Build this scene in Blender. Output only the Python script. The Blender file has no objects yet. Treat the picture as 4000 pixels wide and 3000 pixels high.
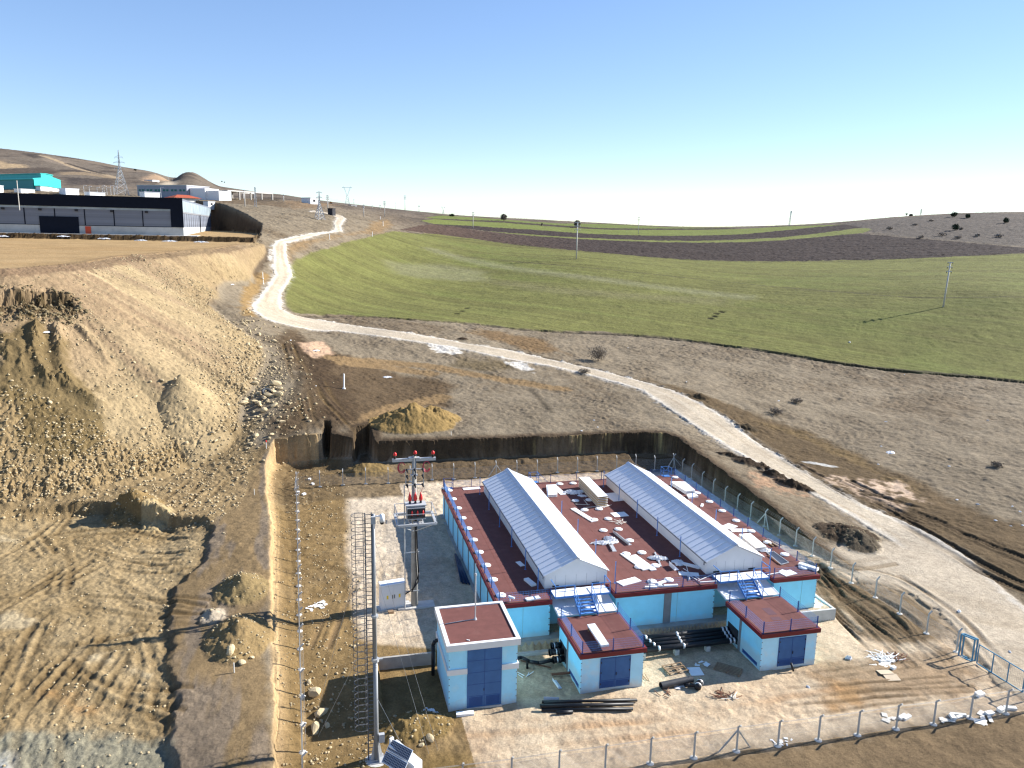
import bpy, math, random
import numpy as np
from mathutils import Vector, Matrix
random.seed(7)
SC = bpy.context.scene
COL = SC.collection
R = math.radians

# ------------------------------------------------------------------ camera
CAM = np.array([-14.315, -61.481, 36.521])
FPX, YAW, PITCH, ROLL = 3060.8, 0.243, 0.1933, 0.0216       # focal length in px of a 4000 px wide frame
def _basis():
    fw = np.array([math.sin(YAW)*math.cos(PITCH), math.cos(YAW)*math.cos(PITCH), -math.sin(PITCH)])
    rt = np.array([math.cos(YAW), -math.sin(YAW), 0.0])
    up = np.cross(rt, fw)
    c, s = math.cos(ROLL), math.sin(ROLL)
    return rt*c+up*s, -rt*s+up*c, fw
RT, UP, FW = _basis()
cd = bpy.data.cameras.new('camera'); cam = bpy.data.objects.new('camera', cd); COL.objects.link(cam)
cam.matrix_world = Matrix(((RT[0], UP[0], -FW[0], CAM[0]), (RT[1], UP[1], -FW[1], CAM[1]), (RT[2], UP[2], -FW[2], CAM[2]), (0, 0, 0, 1)))
cd.sensor_width = 36.0; cd.lens = 36.0*FPX/4000.0
cd.clip_start = 1.0; cd.clip_end = 20000.0
SC.camera = cam

def ray(px, py):
    return FW + RT*((px-2000.0)/FPX) - UP*((py-1500.0)/FPX)
def on_z(px, py, z):                       # where the sight line through a photo pixel meets a level
    d = ray(px, py); t = (z-CAM[2])/d[2]; return CAM+d*t
def on_d(px, py, D):                       # ... at a horizontal distance
    d = ray(px, py); return CAM+d*(D/math.hypot(d[0], d[1]))
def rise(x, y, py):                        # height of a vertical through (x, y) at a photo row
    lo, hi = -20.0, 300.0
    for _ in range(50):
        m = (lo+hi)/2; d = np.array([x, y, m])-CAM
        if 1500-FPX*(d@UP)/(d@FW) > py: lo = m
        else: hi = m
    return lo
# photo crops used for measuring
c1 = lambda x, y: (1300+x*.5425, 1700+y*.5425)
c2 = lambda x, y: (2300+x*.5425, 1700+y*.5425)
c3 = lambda x, y: (1000+x*.5425, 2200+y*.5425)
c4 = lambda x, y: (2000+x*.5425, 2200+y*.5425)
c5 = lambda x, y: (2900+x*.5424, 2100+y*.5424)
c6 = lambda x, y: (x*.7838, 1700+y*.7838)
c7 = lambda x, y: (2100+x*.3014, 1850+y*.3014)
c8 = lambda x, y: (2500+x*.2411, 1850+y*.2411)
d1 = lambda x, y: (x*.4069, 520+y*.4069)
d2 = lambda x, y: (800+x*.4973, 640+y*.4973)
d3 = lambda x, y: (1700+x*.5425, 780+y*.5425)
d4 = lambda x, y: (2800+x*.5425, 780+y*.5425)
d5 = lambda x, y: (x*.6027, 900+y*.6027)
d6 = lambda x, y: (1000+x*.5425, 1200+y*.5425)
d7 = lambda x, y: (2000+x*.5425, 1200+y*.5425)
d8 = lambda x, y: (2900+x*.6027, 1300+y*.6027)

# ------------------------------------------------------------------ noise
_T = np.random.default_rng(12345).random((64, 65536)).astype(np.float32)
def vnoise(x, y, seed=0):
    x = np.asarray(x, np.float32); y = np.asarray(y, np.float32); T = _T[seed % 64]
    x0 = np.floor(x); y0 = np.floor(y); fx = x-x0; fy = y-y0
    fx = fx*fx*(3-2*fx); fy = fy*fy*(3-2*fy)
    ix = x0.astype(np.int32); iy = y0.astype(np.int32); r0 = (iy & 255) << 8; r1 = ((iy+1) & 255) << 8; k0 = ix & 255; k1 = (ix+1) & 255
    a = T.take(r0 | k0); b = T.take(r0 | k1); c = T.take(r1 | k0); d = T.take(r1 | k1)
    a = a+(b-a)*fx; c = c+(d-c)*fx
    return a+(c-a)*fy
def fbm(x, y, octv=4, seed=0, gain=.5):
    s = 0; a = 1.0; n = 0; ca, sa = .8, .6
    for i in range(octv):
        s = s+a*(vnoise(x, y, seed+i*17)*2-1); n += a; a *= gain
        x, y = (ca*x-sa*y)*2.03+3.1, (sa*x+ca*y)*2.03+7.7
    return s/n
def ridged(x, y, octv=3, seed=0):
    s = 0; a = 1.0; n = 0
    for i in range(octv):
        s = s+a*(1-np.abs(vnoise(x, y, seed+i*31)*2-1)); n += a; a *= .5; x = x*2.1+1.7; y = y*2.1+9.2
    return s/n
def sstep(a, b, x):
    t = np.clip((x-a)/(b-a), 0, 1); return t*t*(3-2*t)
def poly_sd(x, y, P):                      # signed distance, positive inside; evaluated only near the polygon
    P = np.asarray(P, float)[:, :2]
    out = np.full(x.shape, -1e3); m = 12.0
    k = (x > P[:, 0].min()-m) & (x < P[:, 0].max()+m) & (y > P[:, 1].min()-m) & (y < P[:, 1].max()+m)
    if not k.any(): return out
    X = x[k]; Y = y[k]; d2_ = np.full(X.shape, 1e12); ins = np.zeros(X.shape, bool)
    n = len(P)
    for i in range(n):
        a = P[i]; b = P[(i+1) % n]; e = b-a
        t = np.clip(((X-a[0])*e[0]+(Y-a[1])*e[1])/(e@e+1e-12), 0, 1)
        d2_ = np.minimum(d2_, (X-a[0]-t*e[0])**2+(Y-a[1]-t*e[1])**2)
        c = (a[1] > Y) != (b[1] > Y)
        if b[1] != a[1]: ins ^= c & (X < (b[0]-a[0])*(Y-a[1])/(b[1]-a[1])+a[0])
    d = np.sqrt(d2_); out[k] = np.where(ins, d, -d); return out
def line_dist(x, y, P, m=12.0):            # distance to a polyline, and signed offset and run along it
    P = np.asarray(P, float)[:, :2]
    D = np.full(x.shape, 1e3); S = np.zeros(x.shape); U = np.zeros(x.shape)
    k = (x > P[:, 0].min()-m) & (x < P[:, 0].max()+m) & (y > P[:, 1].min()-m) & (y < P[:, 1].max()+m)
    if not k.any(): return D, S, U
    X = x[k]; Y = y[k]; best = np.full(X.shape, 1e12); sg = np.zeros(X.shape); uu = np.zeros(X.shape); run = 0
    for i in range(len(P)-1):
        a = P[i]; e = P[i+1]-a; L = math.hypot(*e)
        t = np.clip(((X-a[0])*e[0]+(Y-a[1])*e[1])/(L*L), 0, 1)
        q = (X-a[0]-t*e[0])**2+(Y-a[1]-t*e[1])**2; w = q < best
        best = np.where(w, q, best); sg = np.where(w, (e[0]*(Y-a[1])-e[1]*(X-a[0]))/L, sg); uu = np.where(w, run+t*L, uu); run += L
    D[k] = np.sqrt(best); S[k] = sg; U[k] = uu; return D, S, U
def smooth_line(P, n=4):                   # Chaikin
    P = [np.asarray(p, float)[:2] for p in P]
    for _ in range(n):
        Q = [P[0]]
        for a, b in zip(P[:-1], P[1:]): Q += [a*.75+b*.25, a*.25+b*.75]
        P = Q+[P[-1]]
    return np.array(P)

# ------------------------------------------------------------------ the lie of the land (thin plate spline through surveyed points)
CP = []
def _pd(px, py, D): CP.append(on_d(px, py, D))
def _pz(px, py, z): CP.append(on_z(px, py, z))
for q in [(1000,2950,2.0),(700,2950,1.9),(1030,2300,2.4),(1040,1850,3.0),(700,2300,2.3),(0,2300,2.3),(0,2950,1.9),(0,1900,2.7),(780,1820,3.2),(-900,2300,2.4),
          (1500,2950,0),(2500,2950,0),(4000,2950,-.2),(2500,2500,0),(3300,2500,0),(3990,2500,0),(3700,2300,.2),(4900,2500,0),(-900,2990,1.9),
          (1470,1735,4.8),(1800,1720,4.9),(2200,1700,4.9),(2600,1695,4.7),(2761,1798,4.2),(2897,1895,3.5),(3032,2004,2.7),(3146,2112,1.6),(3276,2177,.7),
          (4000,1900,1.7),(3600,1700,2.8),(4000,1600,3.2),(4000,1490,4.2),(3400,1440,5.4),(3600,2200,.6),(3300,1960,1.6),(3000,1750,2.9),(4900,1900,1.8),(4900,1500,4.0),
          (0,2050,2.5),(500,2050,2.5),(500,1900,2.9),(1000,2050,2.7),(0,1760,3.2),(450,1700,3.6),(-900,1900,2.7)]: _pz(*q)
for q in [(1100,1560,128),(1100,1400,148),(1500,1450,150),(1500,1310,176),(1200,1290,176),(1000,1230,178),(1800,1345,174),(2300,1440,164.5),(2700,1590,142),
          (2800,1385,197),(2000,1290,200),(1500,1240,203),(1150,1215,203),(2300,1325,200),
          (1200,1050,265),(1500,1000,330),(1600,905,430),(2250,1010,350),(2250,1150,265),(2800,1015,400),(3682,1200,270),(3400,1250,250),(2800,1200,255),(4000,1165,285),(4000,995,430),(3300,1015,420),
          (1600,880,470),(2250,935,470),(2800,930,520),(3300,905,560),(4000,955,480),
          (1715,839,700),(1900,848,730),(2100,858,760),(2400,874,780),(2600,884,790),(2800,887,800),(3000,883,800),(3200,874,780),(3300,869,760),(3450,852,730),(3600,841,720),(3800,832,700),(4000,831,700),(4600,835,700),(5500,850,700),
          (1040,960,270),(1060,930,285),(1280,900,340),(1320,850,400),(1500,850,480),(1610,827,600),(1536,819,600),(1481,820,590),(1397,808,570),(1297,795,560),(1020,845,345),(1000,790,440),(1100,785,470),
          (0,584,1000),(183,607,1000),(387,634,1000),(488,658,1000),(570,679,980),(667,705,960),(700,708,960),(761,690,950),(793,699,950),(900,720,930),(974,740,900),(1098,762,800),
          (0,650,800),(400,705,650),(700,762,560),(0,742,430),(200,748,430),(700,775,470),(850,775,480),(500,680,820),(-900,560,1000),(-900,650,800),(-900,760,430),(-2000,560,1000),
          (600,1000,215),(0,950,210),(700,900,270),(0,880,260),(900,850,330)]: _pd(*q)
# behind the skyline the land falls away gently
for px, py, D in [(0,600,2000),(500,668,2000),(761,712,2000),(974,752,1800),(1300,806,1500),(1610,842,1400),(1900,866,1400),(2400,892,1500),(3000,897,1500),(3450,880,1400),(4000,858,1400),(5500,870,1400),(-2000,580,2000),
                  (0,740,5000),(1000,800,5000),(2000,885,5000),(3000,905,5000),(4000,920,5000),(5500,930,5000),(-2000,740,5000)]: _pd(px, py, D)
CP = np.array(CP)
def _al(x, y): return np.arctan2(x-CAM[0], y-CAM[1]), np.log(np.maximum(np.hypot(x-CAM[0], y-CAM[1]), 20.0))
def _phi(r2): return .5*r2*np.log(r2+1e-9)
AZ_S = 1.35
_ca, _cl = _al(CP[:, 0], CP[:, 1]); _ca = _ca*AZ_S
_n = len(CP); _K = _phi((_ca[:, None]-_ca)**2+(_cl[:, None]-_cl)**2)+np.eye(_n)*2e-4
_P = np.stack([np.ones(_n), _ca, _cl], 1)
_w = np.linalg.solve(np.block([[_K, _P], [_P.T, np.zeros((3, 3))]]), np.concatenate([CP[:, 2], np.zeros(3)]))
BUMPS = [(YAW+math.atan((px-2000)/FPX), math.log(D), dz, w/3060.) for px, D, dz, w in ((761,950,6.0,48),(690,955,-5.5,26),(900,930,-5.5,70),(1020,880,-3,60),(600,975,1.5,40))]
def h_nat(x, y):
    x = np.asarray(x, float); y = np.asarray(y, float); sh = x.shape; x = x.ravel(); y = y.ravel(); out = np.empty(x.shape)
    for i in range(0, len(x), 60000):
        a, l = _al(x[i:i+60000], y[i:i+60000]); a = np.clip(a, YAW-1.0, YAW+1.0)*AZ_S; l = np.clip(l, math.log(30), math.log(5000))
        z = _w[_n]+_w[_n+1]*a+_w[_n+2]*l
        for b_ in BUMPS: z = z+b_[2]*np.exp(-((a/AZ_S-b_[0])/b_[3])**2-((l-b_[1])/.22)**2)
        z = z+_phi((a[:, None]-_ca)**2+(l[:, None]-_cl)**2)@_w[:_n]
        out[i:i+60000] = z
    return out.reshape(sh)
def march(px, py, hf, d0=35.0, d1=2500.0):  # where the sight lines through photo pixels first meet the land
    px = np.atleast_1d(np.asarray(px, float)); py = np.atleast_1d(np.asarray(py, float)); n = len(px)
    d = np.array([ray(a, b) for a, b in zip(px, py)]); d = d/np.hypot(d[:, 0], d[:, 1])[:, None]
    D = np.exp(np.linspace(math.log(d0), math.log(d1), 420)); P = CAM+D[None, :, None]*d[:, None, :]
    g = P[..., 2]-hf(P[..., 0].ravel(), P[..., 1].ravel()).reshape(n, -1)
    k = np.argmax(g < 0, 1); k = np.where(g[np.arange(n), k] >= 0, len(D)-1, k); k = np.maximum(k, 1)
    t = np.linspace(0, 1, 40); Ds = D[k-1][:, None]*(1-t)+D[k][:, None]*t; P = CAM+Ds[..., None]*d[:, None, :]
    g = P[..., 2]-hf(P[..., 0].ravel(), P[..., 1].ravel()).reshape(n, -1); j = np.argmax(g < 0, 1)
    return P[np.arange(n), j]

# ------------------------------------------------------------------ earthworks
# compound: a level yard dug into the slope
PIT = [(-17.4,-60),(-18.0,-12),(-18.7,-1),(-19.3,7),(-20.0,20),(-20.6,30),(-21.6,40),(-22.2,50),(-21.4,55.5),(-14.4,56.2),(-14.1,60.0),(-13.3,59.8),(-13.0,56),(-9.8,55),(-9.2,58.5),(-7.2,59.5),(-6.6,54.0),(6,53.2),(24,53.0),(36,52.8),(39.6,52.4),(40.8,50),(40.3,38.5),(40.4,29),(40.6,20.4),(41.2,14.4),(42.0,9),(44,5.5),(90,4),(90,-60)]
def yard(x, y):
    s = np.where(x < -10.3, sstep(-9, .5, y), np.where(x < 33.4, sstep(-.62, -.5, y), sstep(-3, 18, y)*.55))
    return s*1.03
# graded pad on the left with a tipped spoil slope below it
def pad_z(x, y):
    D = np.hypot(x-CAM[0], y-CAM[1]); return 28.6+(np.minimum(D, 268)-138)*.0200+np.maximum(D-268, 0)*.010
_pe = []
for a, b in [(0,1051),(100,1046),(301,1030),(452,1002),(600,990),(723,978),(840,970),(900,960)]:
    lo, hi = 60.0, 400.0
    for _ in range(50):
        m = (lo+hi)/2; q = on_d(a, b, m)
        if q[2] > pad_z(q[0], q[1]): lo = m
        else: hi = m
    _pe.append(q[:2])
_f = np.array([math.sin(YAW), math.cos(YAW)]); _r = np.array([math.cos(YAW), -math.sin(YAW)])
PADP = _pe+[on_d(985, 940, 262)[:2], on_d(1015, 925, 285)[:2], on_d(1012, 902, 322)[:2], on_d(845, 902, 396)[:2], on_d(690, 850, 440)[:2], on_d(300, 800, 400)[:2], on_d(-1500, 900, 380)[:2], _pe[0]-_r*130+_f*6]
# warehouse terrace on the pad
WC = on_d(720, 921, 271); _s17, _c17 = math.sin(R(17)), math.cos(R(17)); WU = -_r*_c17-_f*_s17; WV = -_r*_s17+_f*_c17
WHP = [WC[:2]-WU*6-WV*5, WC[:2]+WU*130-WV*5, WC[:2]+WU*130+WV*150, WC[:2]-WU*6+WV*150]
WHP[0] = WC[:2]-WU*22-WV*5.2; WHP[3] = WC[:2]-WU*30+WV*90
# lower working floor, far left foreground
DUG = [q[:2] for q in [on_z(*c6(a, b), 2.2) for a, b in [(-400,420),(0,392),(500,350),(720,400),(900,420),(1010,420),(1060,470),(1010,640),(905,735),(860,760),(850,900),(850,1100),(870,1300),(830,1500),(850,1620),(860,1800),(-400,1800)]]]
def heap(x, y, h, cx, cy, rx, ry, top, ang=0.0, p=1.0):
    c, s = math.cos(ang), math.sin(ang); u = ((x-cx)*c+(y-cy)*s)/rx; v = (-(x-cx)*s+(y-cy)*c)/ry
    r = np.sqrt(u*u+v*v); return np.maximum(0, 1-r)**p*top
def h_base(x, y, hn=None):
    x = np.asarray(x, float); y = np.asarray(y, float)
    h = h_nat(x, y) if hn is None else hn
    wx = fbm(x*.35, y*.35, 3, 5)*.35; wy = fbm(x*.35+40, y*.35, 3, 6)*.35
    # dug floor
    sd = poly_sd(x+wx*1.2, y+wy*1.2, DUG); h = h-(.45+1.1*sstep(10, 34, y)*sstep(-27, -33, x))*sstep(-.4, .35, sd+fbm(x*.7, y*.7, 3, 8)*.45)
    # pad: cut and fill
    sp = poly_sd(x+wx, y+wy, PADP); far = sp < -11.9
    d = np.where(far, 1e3, np.maximum(-sp, 0))
    slp = np.full(x.shape, .8)
    k = (x < 0) & (y > 20) & (y < 420) & (x > -260) & (sp < 0)
    if k.any():                            # exact distance over the wider slope, and where along the edge
        P = np.array(PADP); X = x[k]; Y = y[k]; b = np.full(X.shape, 1e12); uu = np.zeros(X.shape); run = 0
        for i in range(len(P)):
            a = P[i]; e = P[(i+1) % len(P)]-a; L = math.hypot(*e); t = np.clip(((X-a[0])*e[0]+(Y-a[1])*e[1])/(L*L), 0, 1)
            q = (X-a[0]-t*e[0])**2+(Y-a[1]-t*e[1])**2; w = q < b
            b = np.where(w, q, b); uu = np.where(w, run+t*L if i < len(P)-1 else -L*(1-t), uu); run += L
        d[k] = np.sqrt(b); slp[k] = np.interp(uu, [-400, -20, 0, 6, 18, 30, 52, 78, 110, 400], [.80, .80, .62, .52, .49, .55, .62, 1.2, 1.6, 1.6])
    pz = pad_z(x, y)
    fb = sstep(-84, -92, (x-CAM[0])*_r[0]+(y-CAM[1])*_r[1]+18)      # the camera-facing side
    fall = np.where(d < 3, d*.3, .9+(d-3)*slp)
    bench = .4+3.6*sstep(3.0, 4.2, d)+np.maximum(d-8, 0)*.88
    fall = fall*(1-fb)+np.where(d < 3, d*.13, bench)*fb
    cut = d*5.0
    h = np.clip(h, pz-fall, pz+cut)
    h = h+1.5*sstep(-.35, .35, poly_sd(x+wx, y+wy, WHP)-11.5*0)*(sp > -.2)
    # compound
    si = poly_sd(x+wx*.8, y+wy*.8, PIT)+fbm(x*.8+y*.5, (x-y)*.7, 3, 9)*.20; gr = 4*sstep(42.3, 45, x); t = np.clip((si+.06+gr)/(.28+2*gr), 0, 1); t = t*t*(3-2*t)
    yd = yard(x, y)
    toe = np.maximum(0, .9-np.maximum(si-.2, 0)*.35)*sstep(34, 44, y)*sstep(-16, 0, x+4)
    side = np.maximum(0, .9-np.maximum(si-.3, 0)*.5)*sstep(-14, -8, y)*(x < -10)
    yd = yd+toe+side
    h = h*(1-t)+np.minimum(yd, np.maximum(h, yard(x, y)))*t
    return h
def at(px, py):                            # a point of the ground seen at a photo pixel
    return march(px, py, h_base)[0]
def ats(pts): return list(march([p[0] for p in pts], [p[1] for p in pts], h_base))
# ------------------------------------------------------------------ light, sky, exposure
SUN_AZ, SUN_EL = R(82), R(28.8)
sl = bpy.data.lights.new('sun', 'SUN'); sl.energy = 5.0; sl.angle = R(.5); sl.color = (1.0, .965, .90)
so = bpy.data.objects.new('sun', sl); COL.objects.link(so)
_sd = Vector((math.sin(SUN_AZ)*math.cos(SUN_EL), math.cos(SUN_AZ)*math.cos(SUN_EL), math.sin(SUN_EL)))
so.rotation_euler = _sd.to_track_quat('Z', 'Y').to_euler(); so.location = (60, 20, 60)
W = bpy.data.worlds.new('World'); SC.world = W; W.use_nodes = True
nt = W.node_tree; bg = nt.nodes['Background']
sk = nt.nodes.new('ShaderNodeTexSky'); sk.sky_type = 'NISHITA'; sk.sun_disc = False
sk.sun_elevation = SUN_EL; sk.sun_rotation = SUN_AZ; sk.altitude = 1500; sk.air_density = 1.0; sk.dust_density = .02; sk.ozone_density = 2.6
gm_ = nt.nodes.new('ShaderNodeGamma'); gm_.inputs[1].default_value = .72; hs_ = nt.nodes.new('ShaderNodeHueSaturation'); hs_.inputs['Saturation'].default_value = 1.24; hs_.inputs['Hue'].default_value = .511
nt.links.new(sk.outputs[0], gm_.inputs[0]); nt.links.new(gm_.outputs[0], hs_.inputs['Color']); nt.links.new(hs_.outputs[0], bg.inputs[0]); bg.inputs[1].default_value = .132
SC.view_settings.view_transform = 'Standard'; SC.view_settings.look = 'None'; SC.view_settings.gamma = 1
SC.view_settings.exposure = 1.25
SC.render.engine = 'CYCLES'
cy = SC.cycles
cy.max_bounces = 5; cy.diffuse_bounces = 3; cy.glossy_bounces = 2; cy.transparent_max_bounces = 6
cy.use_denoising = True; cy.sampling_pattern = 'BLUE_NOISE'; cy.sample_clamp_indirect = 4.0; cy.filter_width = 1.3

# ------------------------------------------------------------------ materials
def lin(c):
    return tuple(((v/255)/12.92 if v/255 <= .04045 else ((v/255+.055)/1.055)**2.4) for v in c)
def mat(name, rgb, rough=.7, metal=0.0, var=.12, scale=3.0, bump=0.0, bscale=20.0, spec=.3, stain=None, streak=None, seams=None, dust=None):
    m = bpy.data.materials.new(name); m.use_nodes = True; n = m.node_tree; L = n.links
    b = n.nodes['Principled BSDF']; b.inputs['Roughness'].default_value = rough; b.inputs['Metallic'].default_value = metal
    b.inputs['Specular IOR Level'].default_value = spec
    tc = n.nodes.new('ShaderNodeTexCoord'); mp = n.nodes.new('ShaderNodeMapping'); L.new(tc.outputs['Object'], mp.inputs[0])
    if streak: mp.inputs['Scale'].default_value = streak
    nz = n.nodes.new('ShaderNodeTexNoise'); nz.inputs['Scale'].default_value = scale; nz.inputs['Detail'].default_value = 6; nz.inputs['Roughness'].default_value = .6
    L.new(mp.outputs[0], nz.inputs['Vector'])
    mr = n.nodes.new('ShaderNodeMapRange'); mr.inputs[1].default_value = .25; mr.inputs[2].default_value = .75; mr.inputs[3].default_value = 1-var; mr.inputs[4].default_value = 1+var
    L.new(nz.outputs[0], mr.inputs[0])
    vm = n.nodes.new('ShaderNodeVectorMath'); vm.operation = 'SCALE'; vm.inputs[0].default_value = rgb; L.new(mr.outputs[0], vm.inputs['Scale'])
    last = vm.outputs[0]
    if stain:
        s2 = n.nodes.new('ShaderNodeTexNoise'); s2.inputs['Scale'].default_value = stain[1]; s2.inputs['Detail'].default_value = 5; L.new(tc.outputs['Object'], s2.inputs['Vector'])
        r2 = n.nodes.new('ShaderNodeMapRange'); r2.inputs[1].default_value = stain[2]; r2.inputs[2].default_value = stain[2]+.12; r2.inputs[4].default_value = stain[3]; L.new(s2.outputs[0], r2.inputs[0])
        mx = n.nodes.new('ShaderNodeMix'); mx.data_type = 'RGBA'; L.new(r2.outputs[0], mx.inputs[0]); L.new(last, mx.inputs[6]); mx.inputs[7].default_value = (*stain[0], 1); last = mx.outputs[2]
    if dust:                                 # splash and dust above a base line: (colour, z of the base, height, amount)
        sd_ = n.nodes.new('ShaderNodeSeparateXYZ'); L.new(tc.outputs['Object'], sd_.inputs[0]); dn_ = n.nodes.new('ShaderNodeTexNoise'); dn_.inputs['Scale'].default_value = 1.6; dn_.inputs['Detail'].default_value = 6; L.new(tc.outputs['Object'], dn_.inputs['Vector'])
        ma_ = n.nodes.new('ShaderNodeMath'); ma_.operation = 'MULTIPLY_ADD'; L.new(dn_.outputs[0], ma_.inputs[0]); ma_.inputs[1].default_value = -dust[2]*2.2; L.new(sd_.outputs[2], ma_.inputs[2])
        dr_ = n.nodes.new('ShaderNodeMapRange'); dr_.inputs[1].default_value = dust[1]-dust[2]*1.1; dr_.inputs[2].default_value = dust[1]+dust[2]*.6; dr_.inputs[3].default_value = dust[3]; dr_.inputs[4].default_value = 0; L.new(ma_.outputs[0], dr_.inputs[0])
        dx_ = n.nodes.new('ShaderNodeMix'); dx_.data_type = 'RGBA'; L.new(dr_.outputs[0], dx_.inputs[0]); L.new(last, dx_.inputs[6]); dx_.inputs[7].default_value = (*dust[0], 1); last = dx_.outputs[2]
    if seams:                                # (width, height, strength, line width, swap axes)
        w_, h_, k_, lw, ax = seams; sp_ = n.nodes.new('ShaderNodeSeparateXYZ'); L.new(tc.outputs['Object'], sp_.inputs[0]); cb_ = n.nodes.new('ShaderNodeCombineXYZ')
        for i_, a_ in enumerate(ax):
            if len(a_) == 1: L.new(sp_.outputs['XYZ'.index(a_)], cb_.inputs[i_])
            else:
                ad = n.nodes.new('ShaderNodeMath'); ad.operation = 'ADD'; L.new(sp_.outputs['XYZ'.index(a_[0])], ad.inputs[0]); L.new(sp_.outputs['XYZ'.index(a_[1])], ad.inputs[1]); L.new(ad.outputs[0], cb_.inputs[i_])
        br = n.nodes.new('ShaderNodeTexBrick'); br.offset = .5; br.inputs['Scale'].default_value = 1; br.inputs['Brick Width'].default_value = w_; br.inputs['Row Height'].default_value = h_; br.inputs['Mortar Size'].default_value = lw; br.inputs['Bias'].default_value = 0
        br.inputs['Color1'].default_value = (1, 1, 1, 1); br.inputs['Color2'].default_value = (1-k_*.55,)*3+(1,); br.inputs['Mortar'].default_value = (1-k_*1.6,)*3+(1,); L.new(cb_.outputs[0], br.inputs['Vector'])
        mm = n.nodes.new('ShaderNodeMix'); mm.data_type = 'RGBA'; mm.blend_type = 'MULTIPLY'; mm.inputs[0].default_value = 1; L.new(last, mm.inputs[6]); L.new(br.outputs[0], mm.inputs[7]); last = mm.outputs[2]
    L.new(last, b.inputs['Base Color'])
    if bump:
        bn = n.nodes.new('ShaderNodeTexNoise'); bn.inputs['Scale'].default_value = bscale; bn.inputs['Detail'].default_value = 4; L.new(tc.outputs['Object'], bn.inputs['Vector'])
        bp = n.nodes.new('ShaderNodeBump'); bp.inputs['Strength'].default_value = bump; bp.inputs['Distance'].default_value = .05; L.new(bn.outputs[0], bp.inputs['Height']); L.new(bp.outputs[0], b.inputs['Normal'])
    return m
def land_material():
    m = bpy.data.materials.new('land'); m.use_nodes = True; n = m.node_tree; L = n.links
    b = n.nodes['Principled BSDF']; b.inputs['Roughness'].default_value = .95; b.inputs['Specular IOR Level'].default_value = .08
    at_ = n.nodes.new('ShaderNodeAttribute'); at_.attribute_name = 'soil'
    geo = n.nodes.new('ShaderNodeNewGeometry')
    def nz(s, d, r):
        k = n.nodes.new('ShaderNodeTexNoise'); k.inputs['Scale'].default_value = s; k.inputs['Detail'].default_value = d; k.inputs['Roughness'].default_value = r; L.new(geo.outputs['Position'], k.inputs['Vector']); return k.outputs[0]
    def rng(o, a, b_, c, d):
        k = n.nodes.new('ShaderNodeMapRange'); k.inputs[1].default_value = a; k.inputs[2].default_value = b_; k.inputs[3].default_value = c; k.inputs[4].default_value = d; L.new(o, k.inputs[0]); return k.outputs[0]
    f1 = rng(nz(1.1, 9, .82), .32, .68, .74, 1.26); f2 = rng(nz(.13, 5, .6), .3, .7, .86, 1.14)
    f3 = rng(nz(5.5, 6, .7), .32, .68, .80, 1.20)
    m0 = n.nodes.new('ShaderNodeMath'); m0.operation = 'MULTIPLY'; L.new(f1, m0.inputs[0]); L.new(f3, m0.inputs[1])
    mu = n.nodes.new('ShaderNodeMath'); mu.operation = 'MULTIPLY'; L.new(m0.outputs[0], mu.inputs[0]); L.new(f2, mu.inputs[1])
    vm = n.nodes.new('ShaderNodeVectorMath'); vm.operation = 'SCALE'; L.new(at_.outputs['Color'], vm.inputs[0]); L.new(mu.outputs[0], vm.inputs['Scale'])
    L.new(vm.outputs[0], b.inputs['Base Color'])
    bp = n.nodes.new('ShaderNodeBump'); bp.inputs['Strength'].default_value = .7; bp.inputs['Distance'].default_value = .18; L.new(nz(2.4, 8, .78), bp.inputs['Height']); L.new(bp.outputs[0], b.inputs['Normal'])
    return m
LAND = land_material()
KALB = 1.58                                 # radiance of a sunlit white level surface, for turning sunlit colours into albedo
def alb(*c):
    v = np.array(lin(c))/KALB; l = v@np.array([.25,.6,.15]); return l+(v-l)*.84

# ------------------------------------------------------------------ the land: one tessellation, split by what covers it
def tess():
    da = .00118
    az = np.concatenate([np.arange(-1.05, -.66, .006), np.arange(-.66, .66, da), np.arange(.66, 1.05, .006)])+YAW
    D = [26.0]
    while D[-1] < 4800:
        d = D[-1]
        if d < 44: s = .6
        elif d < 62: s = .13
        elif d < 142: s = .17
        elif d < 215: s = .30
        elif d < 330: s = .55
        else: s = .55*(d/330)**1.7
        D.append(d+s)
    return az, np.array(D)
AZg, Dg = tess()
NA, ND = len(AZg), len(Dg)
GX = (CAM[0]+np.sin(AZg)[None, :]*Dg[:, None]).ravel(); GY = (CAM[1]+np.cos(AZg)[None, :]*Dg[:, None]).ravel()
HN = h_nat(GX, GY); GZ = h_base(GX, GY, HN)
SOIL = np.zeros((len(GX), 3)); ZONE = np.zeros(len(GX), np.int16)
DIST = np.hypot(GX-CAM[0], GY-CAM[1])
N1 = fbm(GX*.9, GY*.9, 4, 11); N2 = fbm(GX*.16, GY*.16, 4, 12); N3 = fbm(GX*.03, GY*.03, 4, 13); N4 = fbm(GX*3.1, GY*3.1, 2, 14)
def mixc(m, c):
    i = np.nonzero(m > .004)[0]
    if len(i): w = m[i][:, None]; c = np.asarray(c, float); SOIL[i] = SOIL[i]*(1-w)+(c[i] if c.ndim == 2 else c)*w
def near(P, m):
    P = np.asarray([p[:2] for p in P]); return np.nonzero((GX > P[:, 0].min()-m) & (GX < P[:, 0].max()+m) & (GY > P[:, 1].min()-m) & (GY < P[:, 1].max()+m))[0]
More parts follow.
